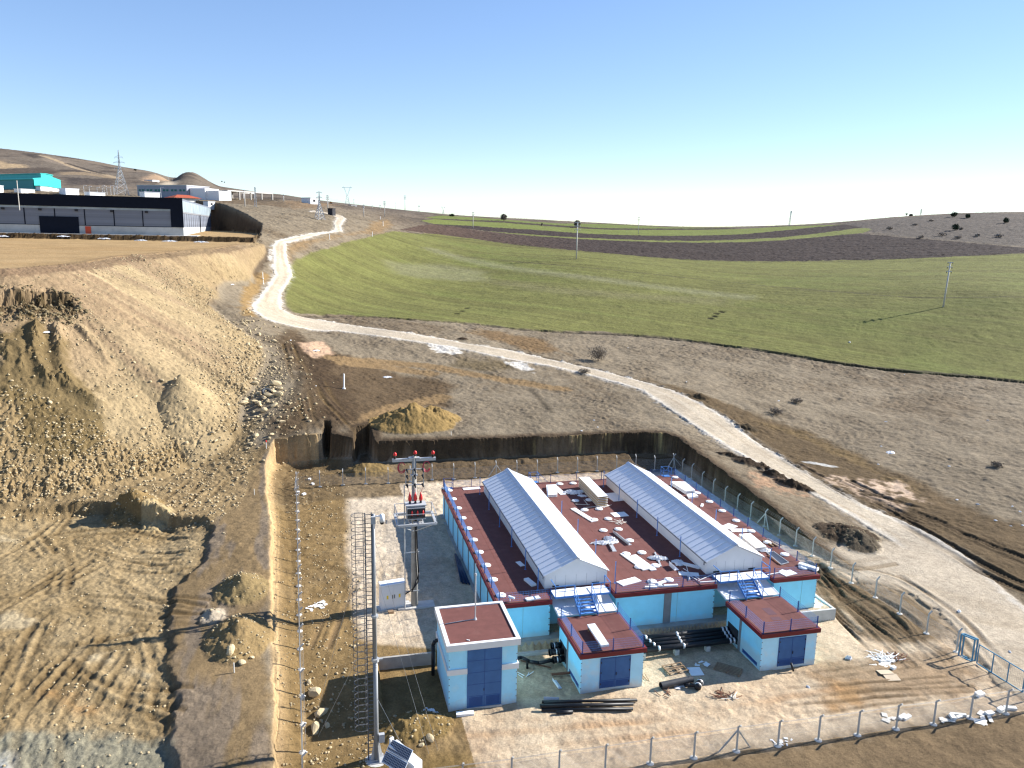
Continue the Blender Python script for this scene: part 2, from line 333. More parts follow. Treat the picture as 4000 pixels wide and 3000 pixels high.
def paint(P, c, w=.5, rough=1.0, amt=1.0, zone=None, chop=0.0):
    i = near(P, 12); sd = poly_sd(GX[i], GY[i], P)
    s = sd+N2[i]*rough*1.6+N1[i]*rough*.7
    q = sstep(-w, w, s)*amt
    if chop: q = q*np.clip(.5+chop*(N1[i]*1.2+N2[i]), 0, 1)
    m = np.zeros(len(GX)); m[i] = q; S = np.full(len(GX), -1e3); S[i] = sd
    mixc(m, c)
    if zone is not None: ZONE[i[s > 0]] = zone
    return m, S
# ---- base grassland colour: dry grey-brown, browner in patches
GRASS = alb(153,136,109); GRASSD = alb(122,105,82); BROWN = alb(112,90,62); OCHRE = alb(168,136,82); MUD = alb(120,96,58); DARK = alb(66,53,40)
PALE = alb(226,205,176); PINK = alb(228,190,152); WHITE = alb(238,230,216); GREEN = alb(140,140,64); GREEN2 = alb(121,117,56); STUB = alb(160,156,112)
PL = alb(74,62,56); PLB = alb(112,88,72); TAN = alb(186,158,112)
SOIL[:] = GRASS
mixc(np.clip(.35+N2*.9+N1*.25, 0, 1)*.7, GRASSD)
mixc(sstep(.05, .5, N3+N1*.3)*.45, BROWN)
near_ = sstep(90, 60, DIST); mixc(near_*sstep(-.2, .5, N2+N1*.4)*.7, BROWN)
far_ = sstep(380, 600, DIST); mixc(far_*.6, alb(112,100,91)); mixc(far_*sstep(0, .5, fbm(GX*.05, GY*.02, 4, 61))*.75, alb(80,69,61)); mixc(far_*sstep(.15, .5, fbm(GX*.02, GY*.05, 4, 62))*.5, alb(150,128,104))
micro = (.05+.10*np.clip(N2+.3, 0, 1))*fbm(GX*1.7, GY*1.7, 3, 21)+.10*fbm(GX*.5, GY*.5, 2, 22)
micro = micro*np.clip(DIST/90, .8, 3.0)
row = fbm(GX*.05, GY*.05, 2, 41)

# ---- left hill: terraces, spoil, tracks
def stroke(pix, w, c, amt=1.0, soft=.6, zone=None, n=3, rough=.5):
    P = smooth_line(ats(pix), n); ix = near(P, w*2+8); d, sg, u = line_dist(GX[ix], GY[ix], P, w*2+8)
    D = np.full(len(GX), 1e3); D[ix] = d; S = np.zeros(len(GX)); S[ix] = sg; U = np.zeros(len(GX)); U[ix] = u
    m = np.zeros(len(GX)); m[ix] = sstep(w+soft, w-soft, d+N1[ix]*rough*w)*amt; mixc(m, c)
    if zone is not None: ZONE[D < w] = zone
    return D, S, U, m
paint(ats([d1(-40,262), d1(60,290), d1(240,300), d1(255,330), d1(-40,345)]), alb(190,160,118), 4, 3)
paint(ats([d1(560,375), d1(820,372), d1(1110,425), d1(1110,440), d1(840,405), d1(600,400)]), alb(160,136,104), 3, 2)
paint(ats([d1(-40,350), d1(500,330), d1(560,380), d1(480,395), d1(-40,385)]), alb(92,78,66), 4, 3, .8)
paint(ats([d1(600,420), d1(1100,455), d1(1110,500), d1(640,500)]), alb(84,74,68), 4, 3, .8)
paint(ats([d1(200,195), d1(420,205), d1(520,240), d1(330,240)]), alb(72,64,58), 4, 3, .8)
paint(ats([d1(400,200), d1(640,260), d1(800,340), d1(760,345), d1(560,300), d1(400,260)]), alb(150,132,112), 5, 4, .8)
stroke([d1(400,215), d1(620,290), d1(760,350), d1(1000,392), d1(1120,432)], 3.5, alb(184,158,122))
stroke([d1(640,290), d1(760,325), d1(1000,395)], 3.0, alb(70,62,55), .8)
paint(ats([d1(1360,440), d1(1560,425), d1(1640,460), d1(1500,468), d1(1380,462)]), alb(186,152,116), 3, 3)
paint(ats([d1(1530,512), d1(1640,462), d1(1725,462), d1(1690,490), d1(1600,512)]), alb(200,180,150), 3, 2)
paint(ats([d1(1890,640), d1(2060,625), d1(2240,640), d1(2240,670), d1(1900,665)]), alb(150,128,100), 3, 2)
paint(ats([d2(90,285), d2(330,275), d2(500,295), d2(680,300), d2(780,330), d2(640,350), d2(500,330), d2(90,330)]), alb(128,108,82), 3, 3)
paint(ats([d2(640,290), d2(860,300), d2(1060,325), d2(900,345), d2(700,355)]), alb(150,122,88), 3, 3, .8)
paint(ats([d2(380,275), d2(560,270), d2(600,290), d2(400,300)]), alb(96,82,66), 2, 2, .8)
# ---- natural slope between road and compound
paint(ats([d6(90,150), d6(320,170), d6(520,320), d6(900,410), d6(1400,560), d6(1350,700), d6(1100,720), d6(860,890), d6(500,950), d6(180,1000), d6(100,900), d6(200,700), d6(280,540)]), alb(104,82,54), 2.5, 2.0, .9)
paint(ats([d6(330,200), d6(500,330), d6(520,480), d6(700,560), d6(700,800), d6(520,900), d6(420,640), d6(330,420), d6(250,260)]), alb(80,62,42), 1.5, 2.0, .8)
paint(ats([d6(300,250), d6(480,238), d6(545,330), d6(420,362), d6(365,322)]), alb(222,180,140), .6, .6)
paint(ats([d6(1500,180), d6(1750,165), d6(2000,225), d6(2212,330), d6(2000,318), d6(1850,270)]), alb(136,106,66), 2, 2, .9)
paint(ats([d6(1380,420), d6(1500,380), d6(1800,390), d6(1850,430), d6(1600,460)]), alb(110,92,56), 2, 2, .7)
for pl in ([d6(2212,590), d6(1700,510), d6(1300,430), d6(900,385), d6(560,370)], [d6(1340,650), d6(1000,720), d6(760,850)], [d6(1250,480), d6(900,420), d6(620,400)]):
    stroke(pl, 1.7, alb(158,126,80), .9)
for pl in ([d6(1980,590), d6(2060,680), d6(2130,760)], [d6(240,690), d6(290,600), d6(330,470)]): stroke(pl, .5, alb(70,60,46), .7)
# ---- right of the road: worn brown strip, pink spill
paint(ats([d7(960,520), d7(1150,560), d7(1400,630), d8(0,490), d8(400,635), d8(700,775), d8(1000,900), d8(1300,1050), d8(1825,1250), d8(2100,1400), d8(2100,1900), d8(1680,1659), d8(1400,1420), d8(1000,1210), d8(600,1010), d8(340,870), d7(1700,930), d7(1400,720)]), alb(112,90,58), 1.8, 1.5, .95)
paint(ats([d8(60,560), d8(420,700), d8(800,880), d8(1150,1040), d8(1100,1010), d8(760,820), d8(400,650)]), alb(136,110,66), 1.2, 1.2, .7)
paint(ats([d8(380,850), d8(560,920), d8(780,940), d8(1000,985), d8(1230,1110), d8(1000,1140), d8(760,1040), d8(560,960)]), alb(232,198,164), 1.0, 1.2, .95, chop=1.6)
paint(ats([d8(70,905), d8(240,930), d8(450,1060), d8(250,1075), d8(110,1020)]), alb(206,160,118), .8, 1.4, .7, chop=1.6)
paint(ats([d5(1560,400), d5(1690,255), d5(1750,290), d5(1650,450), d5(1660,560), d5(1580,545), d5(1540,500)]), alb(168,132,72), .8, 1.0, .9)
paint(ats([d5(1600,150), d5(1740,110), d5(1760,200), d5(1650,290), d5(1620,240)]), alb(92,74,54), .8, 1.0, .8)
paint(ats([d2(640,650), d2(760,600), d2(900,575), d2(1080,560), d2(1400,540), d2(1480,480), d2(1440,440), d2(1330,450), d2(1280,520), d2(1000,590), d2(820,630), d2(720,690), d2(660,760)]), alb(160,128,82), 2.0, 1.5, .85)
paint(ats([(3290,874), (3450,856), (3600,846), (3800,837), (4000,836), (4500,845), (4500,970), (4000,962), (3722,940), (3505,922), (3400,905)]), alb(116,106,96), 4, 2, .8)
# ---- fields
F_MAIN = ats([(1112,1157), (1130,1049), (1157,1013), (1230,985), (1374,940), (1500,913), (1540,903), (1700,913), (1846,932), (2004,954), (2134,967), (2297,983), (2514,1002), (2676,1013), (2839,1019), (3017,1021), (3288,1016), (3614,1008), (3831,997), (4000,989), (4500,960),
              (4500,1530), (4000,1488), (3614,1458), (3342,1426), (3125,1390), (2963,1362), (2800,1342), (2624,1317), (2353,1295), (2000,1281), (1868,1262), (1597,1244), (1325,1227), (1150,1222), (1120,1195)])
F_PL = ats([(1560,896), (1640,880), (1700,877), (1770,884), (1836,895), (1879,902), (2080,921), (2270,934), (2514,944), (2731,948), (2900,946), (3071,937), (3288,917), (3364,913), (3505,926), (3722,943), (4000,967), (4500,975), (4500,962), (4000,989), (3831,997), (3614,1008), (3288,1016), (3017,1021), (2839,1019), (2676,1013), (2514,1002), (2297,983), (2134,967), (2004,954), (1846,932), (1700,913)])
F_A = ats([(1879,900), (2080,916), (2270,929), (2514,938), (2676,941), (2800,939), (2900,936), (3071,926), (3234,907), (3342,892), (3386,891), (3405,897), (3364,911), (3288,917), (3071,937), (2900,946), (2731,948), (2514,944), (2270,934), (2080,921)])
F_B = ats([(1660,872), (1700,875), (1863,883), (2080,897), (2297,913), (2514,920), (2731,920), (2900,915), (3017,904), (3180,888), (3288,878), (3320,880), (3364,888), (3342,892), (3234,907), (3071,926), (2900,936), (2676,941), (2514,938), (2270,929), (2080,916), (1879,900), (1770,884)])
F_C = ats([(1640,862), (1700,856), (1971,870), (2188,887), (2351,897), (2568,898), (2900,894), (3071,884), (3234,879), (3288,878), (3180,888), (3017,904), (2900,915), (2731,920), (2514,920), (2297,913), (2080,897), (1863,883), (1700,875)])
F_D = ats([(1680,852), (1971,864), (2188,880), (2351,891), (2568,893), (2800,890), (2900,894), (2568,898), (2351,897), (2188,887), (1971,870), (1700,856)])
F_E = ats([(1660,850), (1720,842), (1863,850), (2030,862), (2188,873), (2351,875), (2460,880), (2600,887), (2800,889), (2900,889), (2800,891), (2568,893), (2351,891), (2188,880), (1971,864), (1680,852)])
_h0, _h1 = at(1700, 986), at(2900, 1105); _fd = (_h1-_h0)[:2]; _fd = _fd/np.linalg.norm(_fd)
U_ = GX*_fd[0]+GY*_fd[1]; V_ = -GX*_fd[1]+GY*_fd[0]
lanes = fbm(V_*.22, U_*.006, 3, 31); lanes2 = vnoise(V_*.9, U_*.01, 32)*2-1
def green(P, c, w=.8, zone=3):
    m, sd = paint(P, c, w, .5, 1, zone); return m, sd
mF, sdF = green(F_MAIN, GREEN)
mixc(mF*np.clip(.42+lanes*.95+N2*.25+N3*.5, 0, 1)*.8, GREEN2)
mixc(mF*np.clip(lanes2*.8+N4*.4, 0, 1)*.35, alb(98,92,44))
mixc(mF*np.clip(N3*1.3-lanes*.5-.08, 0, 1)*.7, alb(130,140,56))
mixc(mF*np.clip(.3+N4*.9+N1*.3, 0, 1)*.22, alb(84,76,40))
tram = sstep(.45, .15, np.abs((V_+fbm(U_*.01, V_*0, 2, 33)*2.0) % 14-7)); mixc(mF*tram*.35, alb(92,88,50))
rowf = np.sin(V_*2*math.pi/1.1+N2*2.0); mixc(mF*np.clip(rowf*.8, 0, 1)*.22*sstep(330, 230, DIST), alb(88,82,48))
stroke([(1700,986), (1944,1013), (2188,1038), (2460,1062), (2676,1084), (2936,1110), (3180,1133), (3397,1149), (3603,1166), (4000,1162)], .45, alb(96,86,62), .9, .4)
stroke([(1690,975), (1850,1020), (2100,1062), (2300,1085), (2560,1120), (2900,1160)], 4.0, STUB, .55, 4, rough=.8)
paint(ats([d2(1440,760), d2(1900,790), d2(2212,850), d2(2212,920), d2(1800,910), d2(1500,860)]), STUB, 5, 2, .5)
stroke([d3(500,600), d3(900,660), d3(1400,690), d3(2000,730)], 5, alb(150,140,96), .4, 5, rough=.8)
for P, c in ((F_PL, PL), (F_B, PL), (F_D, alb(84,74,58))):
    m, sd = paint(P, c, 1.0, .5, 1, 4); mixc(m*np.clip(.35+lanes2*.6+N1*.4, 0, 1)*.4, alb(104,92,86)); micro = micro+m*(N4*.12+lanes2*.1)
mL = sstep(60, -70, (GX-CAM[0])*_r[0]+(GY-CAM[1])*_r[1]); m, sd = paint(F_PL, PLB, 1.0, .5, 0); mixc(sstep(-1, 1, sd)*mL*.9, PLB)
for P, c in ((F_A, alb(138,142,66)), (F_C, alb(134,142,60)), (F_E, alb(126,136,58))):
    m, sd = green(P, c, 1.0); mixc(m*np.clip(.4+lanes*.8, 0, 1)*.5, alb(112,120,48))
stroke([(1560,898), (1846,934), (2134,969), (2514,1004), (2839,1022), (3288,1019), (4000,991)], .8, alb(62,52,46), .8)
micro = np.where(ZONE == 3, micro*.35+mF*lanes2*.05, micro)
# bank along the lower edge of the field, its shading painted as a dark band
Db, Sb, Ub, mb = stroke([(1130,1228), (1325,1230), (1597,1247), (1868,1265), (2000,1285), (2353,1299), (2624,1321), (2800,1346), (2963,1366), (3342,1430), (4000,1492)], 1.1, alb(78,68,54), .8, .6)
micro = micro-.55*sstep(2.2, 0, Db)*(ZONE != 3)
# ---- white gravel road
ROAD_T = [(1218,824), (1297,834), (1335,844), (1350,856), (1332,884), (1337,904), (1248,918), (1178,936), (1118,951), (1118,983), (1121,1018), (1143,1073), (1126,1102), (1098,1147), (1098,1192), (1103,1211), (1136,1227), (1255,1252), (1353,1268), (1488,1287), (1651,1311), (1814,1341), (1977,1365), (2206,1417), (2353,1450), (2515,1493), (2624,1526), (2760,1591), (2841,1639), (2922,1705), (3031,1775), (3105,1824), (3262,1909), (3382,1981), (3503,2029), (3623,2090), (3744,2156), (3834,2228), (3913,2300), (4000,2370), (4250,2560)]
ROAD_B = [(1208,827), (1287,838), (1317,850), (1305,869), (1307,894), (1297,904), (1198,914), (1138,928), (1078,941), (1064,963), (1069,998), (1064,1038), (1074,1073), (1054,1102), (1014,1157), (984,1187), (988,1215), (1040,1250), (1163,1281), (1325,1295), (1488,1317), (1651,1341), (1814,1368), (1977,1403), (2152,1433), (2271,1460), (2407,1496), (2505,1526), (2543,1553), (2613,1601), (2705,1661), (2841,1748), (2977,1824), (3201,1948), (3322,2017), (3430,2084), (3560,2170), (3700,2270), (3850,2400), (4000,2520), (4200,2680)]
RT_W = ats(ROAD_T); RB_W = ats(ROAD_B)
ROADP = list(RT_W)+list(RB_W)[::-1]
CL = smooth_line([(np.array(a)+np.array(b))/2 for a, b in zip(RT_W, RB_W)], 2)
mR, sdR = paint(ROADP, alb(212,194,166), .35, .22, 1, 2)
wr = np.clip(DIST/150, .7, 2.2)
Dc, Sc, Uc = line_dist(GX, GY, CL, 14)
wob = fbm(Uc*.05, Uc*0+3, 2, 71)*.5
for off in (-1.9, -.9, .9, 1.9):
    g = sstep(.55, .1, np.abs(Sc+wob*1.2-off*1.15))
    mixc(mR*g*np.clip(.55+fbm(Uc*.12, Sc*.6, 3, 72)*1.2, 0, 1)*.55, alb(196,174,142))
mixc(mR*np.clip(fbm(Uc*.05, Sc*1.5, 3, 73)*2.0-.2, 0, 1)*.5, alb(180,156,124))
mixc(mR*sstep(1.3, .2, sdR+N1*.5)*.55, WHITE)
edge = sstep(-1.6, 0, sdR)*sstep(1.2, 0, sdR)*sstep(88, 118, DIST)
mixc(edge*np.clip(.2+N1*1.4+N4*.6, 0, 1)*.65, WHITE)
micro = micro*(1-mR*.8)+mR*(.12+.04*N1)+edge*(.22*np.clip(N1+N4*.5, -.2, 1))
paint(ats([d6(1240,265), d6(1400,285), d6(1520,315), d6(1430,335), d6(1270,315)]), WHITE, .4, .6, .9, chop=2)
paint(ats([d6(1760,345), d6(1900,385), d6(1990,440), d6(2010,485), d6(1930,465), d6(1800,400)]), WHITE, .4, .6, .9, chop=2)
paint(ats([d2(520,640), d2(560,790), d2(520,830), d2(505,700)]), WHITE, .4, .8, .6, chop=2)
# cut bank on the upper side of the near road
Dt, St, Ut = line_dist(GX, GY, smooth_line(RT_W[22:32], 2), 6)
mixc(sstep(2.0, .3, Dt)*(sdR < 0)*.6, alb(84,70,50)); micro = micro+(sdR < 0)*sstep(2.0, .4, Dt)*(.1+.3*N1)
APRON = ats([(3430,2084), (3360,2105), (3300,2150), (3200,2165), (3128,2150), (3150,2195), (3323,2250), (3440,2285), (3540,2318), (3650,2390), (3741,2469), (3822,2588), (4000,2718), (4250,2850), (4250,2560), (4000,2400), (3850,2260), (3700,2180)])
mA, sdA = paint(APRON, alb(214,194,164), 1.6, 1.3, 1, 2)
mixc(.7*mA*np.clip(N2*1.2+fbm(GX*.4+GY*.5, (GX-GY)*.06, 3, 75)*1.4-.1, 0, 1)*.55, alb(176,152,116)); micro = micro*(1-mA*.5); micro = np.where(ZONE == 2, np.maximum(micro, .10+.03*N1), micro)
# ---- spoil slope and pad
sp_ = poly_sd(GX, GY, PADP); hn = HN; fill = sstep(.25, 1.0, GZ-hn)*(GY > 15)*(GX < -15)*(sp_ < .3)
pad_m = sstep(-.2, .2, sp_)
ZONE[(fill > .5)] = 5
DE, SE, UE = line_dist(GX, GY, [PADP[-1]]+list(_pe), 60)
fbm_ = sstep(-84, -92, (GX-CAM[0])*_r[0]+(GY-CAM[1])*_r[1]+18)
st1 = fbm(UE*.30, DE*.022, 3, 51); st2 = fbm(UE*.9, DE*.05, 3, 52)
ec = np.empty_like(SOIL); ec[:] = alb(184,158,112)
def em(m, c):
    global ec
    ec = ec*(1-m[:, None])+np.asarray(c)*m[:, None]
em(np.clip(.5+st1*1.9, 0, 1)*.8, alb(166,136,100)); em(np.clip(fbm(UE*.10, DE*.012, 3, 53)*2.2+.1, 0, 1)*.75*sstep(2, 8, UE-118), alb(150,122,94)); em(np.clip(st2*1.6, 0, 1)*.5, alb(200,174,126)); em(np.clip(N1*1.3+N4*.5, 0, 1)*.3, alb(136,114,80))
em(fbm_*.75, alb(158,132,86)); em(sstep(3.6, 2.6, DE+N1)*.85, alb(138,110,80))  # camera-facing side toned darker, its shade put into the soil colour
em(sstep(30, 6, UE-60)*0, alb(0,0,0))
SOIL[:] = SOIL*(1-fill[:, None])+ec*fill[:, None]
low = sstep(6.5, 1.5, GZ-hn+N2*1.5)                     # rubble band at the foot
mixc(fill*low*.7, alb(168,142,96))
micro = np.where(fill > .5, st1*.28*(1-fbm_)+st2*.10+N1*.16+N4*.15+fbm_*((ridged(GX*.13+N2*.15, GY*.035, 3, 55)-.6)*1.7*sstep(4, 9, DE)+N1*.22+N2*.4), micro)
micro = micro+fill*low*(.16*N4+.22*np.clip(N1, 0, 1))
pc = alb(190,152,94); mixc(pad_m, pc); mixc(pad_m*np.clip(.4+fbm(GX*.03, GY*.12, 3, 57)*1.3, 0, 1)*.4, alb(206,172,116)); mixc(pad_m*sstep(3, 0, sp_+N1)*.6, alb(140,112,78))
ZONE[sp_ > 0] = 6; micro = np.where(sp_ > 0, .03*N1, micro)
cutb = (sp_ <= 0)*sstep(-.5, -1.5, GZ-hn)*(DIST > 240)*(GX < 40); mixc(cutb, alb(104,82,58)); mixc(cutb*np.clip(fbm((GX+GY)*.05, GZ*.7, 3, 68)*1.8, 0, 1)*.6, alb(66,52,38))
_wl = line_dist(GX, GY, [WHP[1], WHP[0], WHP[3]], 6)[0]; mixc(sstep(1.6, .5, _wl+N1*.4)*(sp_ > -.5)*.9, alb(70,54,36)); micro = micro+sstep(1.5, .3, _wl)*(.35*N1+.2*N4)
# ---- dug floor, berm, ramp
sdD = poly_sd(GX, GY, DUG); mD = sstep(-.3, .3, sdD)
ZONE[(sdD > 0)] = 7
mixc(mD, alb(186,158,108)); mixc(mD*np.clip(.45+N2*1.0+fbm(GX*.5+GY*.25, (GX-GY)*.07, 3, 58)*.9, 0, 1)*.55, alb(146,118,70)); mixc(mD*np.clip(N3*1.4+N1*.5, 0, 1)*.5, alb(196,166,108))
bank = sstep(1.2, .1, np.abs(sdD)); mixc(bank*.6, alb(98,76,46))
BERM = [q[:2] for q in [on_z(*c6(a, b), 2.5) for a, b in [(1140,200),(1340,120),(1345,400),(1352,700),(1350,1000),(1365,1300),(1385,1800),(870,1800),(830,1500),(870,1300),(850,1100),(850,900),(870,740),(1010,640),(1060,460)]]]
mB, sdB = paint(BERM, alb(150,122,78), .5, .6, .9)
mixc(mB*sstep(-.1, .35, fbm(GX*.9, GY*.16, 3, 59)+N2*.4)*.75, alb(142,126,108))
paint([q[:2] for q in [on_z(*c6(a, b), 1.5) for a, b in [(-100,1560),(120,1470),(420,1450),(560,1490),(700,1530),(850,1560),(850,1800),(-100,1800)]]], alb(150,146,122), .6, .8, .85)
paint([q[:2] for q in [on_z(*c6(a, b), 1.5) for a, b in [(-100,1600),(60,1580),(110,1660),(60,1800),(-100,1800)]]], alb(214,212,200), .5, .8, .8)
paint([q[:2] for q in [on_z(*c6(a, b), 1.5) for a, b in [(260,1310),(420,1330),(540,1390),(480,1440),(330,1400)]]], alb(196,144,76), .8, 1.0, .7)
for a_, b_ in ((30,500),(60,940),(690,1200),(500,1130)): paint([q[:2] for q in [on_z(*c6(a_+u, b_+v), 1.5) for u, v in [(-80,-20),(0,-30),(90,0),(60,25),(-60,20)]]], alb(212,190,146), .6, 1.0, .7)
UPB = [q[:2] for q in [on_z(*c6(a, b), 3) for a, b in [(-300,140),(300,150),(700,180),(1000,100),(1300,40),(1200,330),(1060,430),(700,380),(500,330),(0,380),(-300,400)]]]
paint(UPB, alb(164,136,88), 1.0, 1.2, .9)
UPS = np.array(UPB); micro = micro*1.0
mu = sstep(0, 1, poly_sd(GX, GY, UPB)); micro = micro+mu*(.10*N4+.12*N1)
micro = micro+mD*(.13*N1+.08*N4+.10*(ridged(GX*.35+GY*.2, (GX*.5-GY)*.09, 2, 60)-.6))
# ---- compound
sP = poly_sd(GX, GY, PIT); mP = sstep(.1, .7, sP)
inside = (sP > .3); ZONE[inside & (GX < 42.5) & (GY > -17) & (ZONE != 2)] = 1
YARDM = mP*sstep(-17.6, -16.6, GY+N1*.6)*sstep(44.5, 42.5, GX)*(ZONE != 2)
wallm = sstep(-1.0, -.1, sP)*sstep(.75, .3, sP)*(GY > 0)
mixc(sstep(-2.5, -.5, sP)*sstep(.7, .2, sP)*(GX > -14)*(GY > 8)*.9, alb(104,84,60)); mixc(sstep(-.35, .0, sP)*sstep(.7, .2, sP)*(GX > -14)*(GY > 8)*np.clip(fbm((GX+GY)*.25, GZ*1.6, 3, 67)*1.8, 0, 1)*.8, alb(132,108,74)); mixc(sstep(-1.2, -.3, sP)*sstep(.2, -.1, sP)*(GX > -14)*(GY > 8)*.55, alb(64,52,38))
mixc(YARDM, alb(228,202,164))
mixc(YARDM*np.clip(.3+N2*1.0+N1*.4, 0, 1)*.6, alb(212,172,126)); mixc(YARDM*np.clip(N1*1.2+N4*.6-.1, 0, 1)*.3, alb(176,142,104))
left = YARDM*sstep(-10.6, -12.4, GX+N2*1.3+np.where(GY < 3, 8*sstep(3, -2, GY), 0)*-1.0*(GX < -4.6))
mixc(left, alb(158,127,74)); mixc(left*np.clip(.3+N1*1.0+N2*.6, 0, 1)*.7, alb(120,94,52)); mixc(left*np.clip(N2*1.2-.1, 0, 1)*.6, alb(196,166,118))
yl = YARDM*sstep(-12.4, -10.8, GX+N2*1.2)*sstep(2.2, 4.0, GY+N1); mixc(yl*(GX < 2)*.85, alb(232,210,178)); mixc(yl*np.clip(N2+N1*.6, 0, 1)*.4*(GX < 2), alb(190,160,118))
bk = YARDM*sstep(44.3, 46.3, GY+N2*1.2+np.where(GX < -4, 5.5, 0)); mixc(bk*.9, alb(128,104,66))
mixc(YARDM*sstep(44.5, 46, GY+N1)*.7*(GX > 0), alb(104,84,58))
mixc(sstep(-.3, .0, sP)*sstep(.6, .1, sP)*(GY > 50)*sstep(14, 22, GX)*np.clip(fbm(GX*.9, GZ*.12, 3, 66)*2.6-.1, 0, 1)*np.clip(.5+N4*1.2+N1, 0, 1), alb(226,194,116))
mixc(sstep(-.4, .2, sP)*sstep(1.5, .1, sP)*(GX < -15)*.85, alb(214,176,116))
spill = sstep(40, 52, GY)
# front strip inside the fence stays gravelly, darker soil at the fence and beyond
mixc(mP*sstep(-15.6, -17.8, GY+N1*.9+N2*.6)*sstep(48, 44, GX), alb(140,115,80)); mixc(mP*sstep(-17, -20, GY)*np.clip(.3+N2+N1*.5, 0, 1)*.6, alb(104,83,56))
fl = sstep(-10.5, -13.5, GY+N2*1.2)*sstep(-3.2, -6.0, GX+N2*1.4)*mP; mixc(fl, alb(140,112,60))
mixc(YARDM*sstep(3, 5, GX)*sstep(9, 7, GX)*0, PINK)
# wheel-churned mud on the right of the yard
MUDP = ats([c5(540,250), c5(760,330), c5(1000,350), c5(1240,430), c5(1420,560), c5(1460,680), c5(1300,760), c5(1120,800), c5(900,720), c5(700,560), c5(600,420)])
paint(MUDP, alb(128,103,66), 1.0, 1.2, .85)
paint(ats([c5(570,890), c5(1000,820), c5(1500,820), c5(1640,930), c5(1560,1150), c5(1300,1250), c5(800,1250), c5(560,1150)]), alb(168,136,96), 1.2, 1.5, .8)
paint(ats([c5(600,1020), c5(900,1020), c5(980,1220), c5(640,1260), c5(580,1120)]), alb(196,150,90), 1.0, 1.0, .8)
def ruts(pix, gauge=.95, w=.22, depth=.10, c=None, lines=1, lat=0.0, amt=.8):
    w *= 1.25; depth *= 1.6; amt = min(1, amt*1.25)
    P = smooth_line(ats(pix), 3); ix = near(P, 4); D, S, U = line_dist(GX[ix], GY[ix], P, 4)
    sel = D < 4; ix = ix[sel]; D = D[sel]; S = S[sel]; U = U[sel]
    k = np.zeros(len(ix)); rim = np.zeros(len(ix))
    for i in range(lines):
        o = lat*(i-(lines-1)/2)
        for sgn in (-1, 1): k = np.maximum(k, sstep(w*1.8, w*.3, np.abs(S-o-sgn*gauge+.3*fbm(U*.15, U*0, 2, 80+i)))*(D < 3.5))
    for sgn in (-1, 1): rim = np.maximum(rim, sstep(w*3.0, w*1.8, np.abs(S-sgn*gauge))*(D < 3.5))
    tread = .5+.5*np.sign(np.sin(U*2*math.pi/.42))
    fade = np.clip(.72+fbm(U*.11, S*.3+lat, 2, 81)*1.5, 0, 1); k = k*fade; rim = rim*fade
    micro[ix] += -depth*.85*k*(.75+.25*tread)+depth*.55*rim*(1-k)
    if c is not None:
        m = np.zeros(len(GX)); m[ix] = k*amt; mixc(m, c)
DKM = alb(90,70,42)
ruts([c5(560,300), c5(720,520), c5(900,690), c5(1000,790)], .9, .16, .16, DKM, 3, .45)
ruts([c5(600,290), c5(800,440), c5(1040,620), c5(1230,760)], .9, .16, .16, DKM, 3, .5)
ruts([c5(640,270), c5(900,420), c5(1150,560), c5(1290,740)], .8, .25, .15, DKM)
ruts([c5(600,230), c5(900,260), c5(1150,330), c5(1420,520), c5(1560,700)], 1.0, .18, .07, alb(186,162,126)); ruts([c5(560,190), c5(760,215), c5(900,200)], .8, .16, .06, alb(170,146,110), 2, .5)
ruts([c5(1230,390), c5(1400,500), c5(1560,640), c5(1700,800)], 1.0, .25, .10, alb(140,116,84))
ruts([c5(620,1090), c5(760,1080), c5(880,1075)], .5, .13, .08, DKM); ruts([c5(700,1150), c5(860,1135), c5(960,1130)], .45, .13, .08, DKM); ruts([c5(640,1215), c5(780,1205), c5(930,1190)], .5, .13, .08, DKM); ruts([c5(980,1060), c5(1120,1050), c5(1240,1040)], .4, .12, .07, DKM); ruts([c5(1120,1120), c5(1300,1110), c5(1420,1105)], .4, .12, .06, DKM); ruts([c5(780,960), c5(900,945), c5(1010,935)], .5, .14, .08, DKM); ruts([c5(860,1245), c5(980,1225), c5(1080,1215)], .4, .12, .07, DKM)
ruts([c4(0,1280), c4(700,1230), c4(1500,1130), c4(2212,1000)], 1.0, .3, .05, alb(190,140,84), amt=.5)
ruts([c3(640,200), c3(560,330), c3(500,480)], .8, .22, .07, alb(150,120,76)); ruts([c1(380,1300), c1(420,900), c1(440,600)], .9, .2, .03, alb(190,162,122), amt=.5)
for pl in ([d8(380,880), d8(760,1080), d8(1100,1260), d8(1500,1500), d8(1800,1640)], [d8(760,1010), d8(1050,1150), d8(1330,1290), d8(1825,1480)], [d8(900,1080), d8(1250,1180), d8(1500,1320)]):
    ruts(pl, .95, .3, .16, alb(84,66,42), 2, .5, .7)
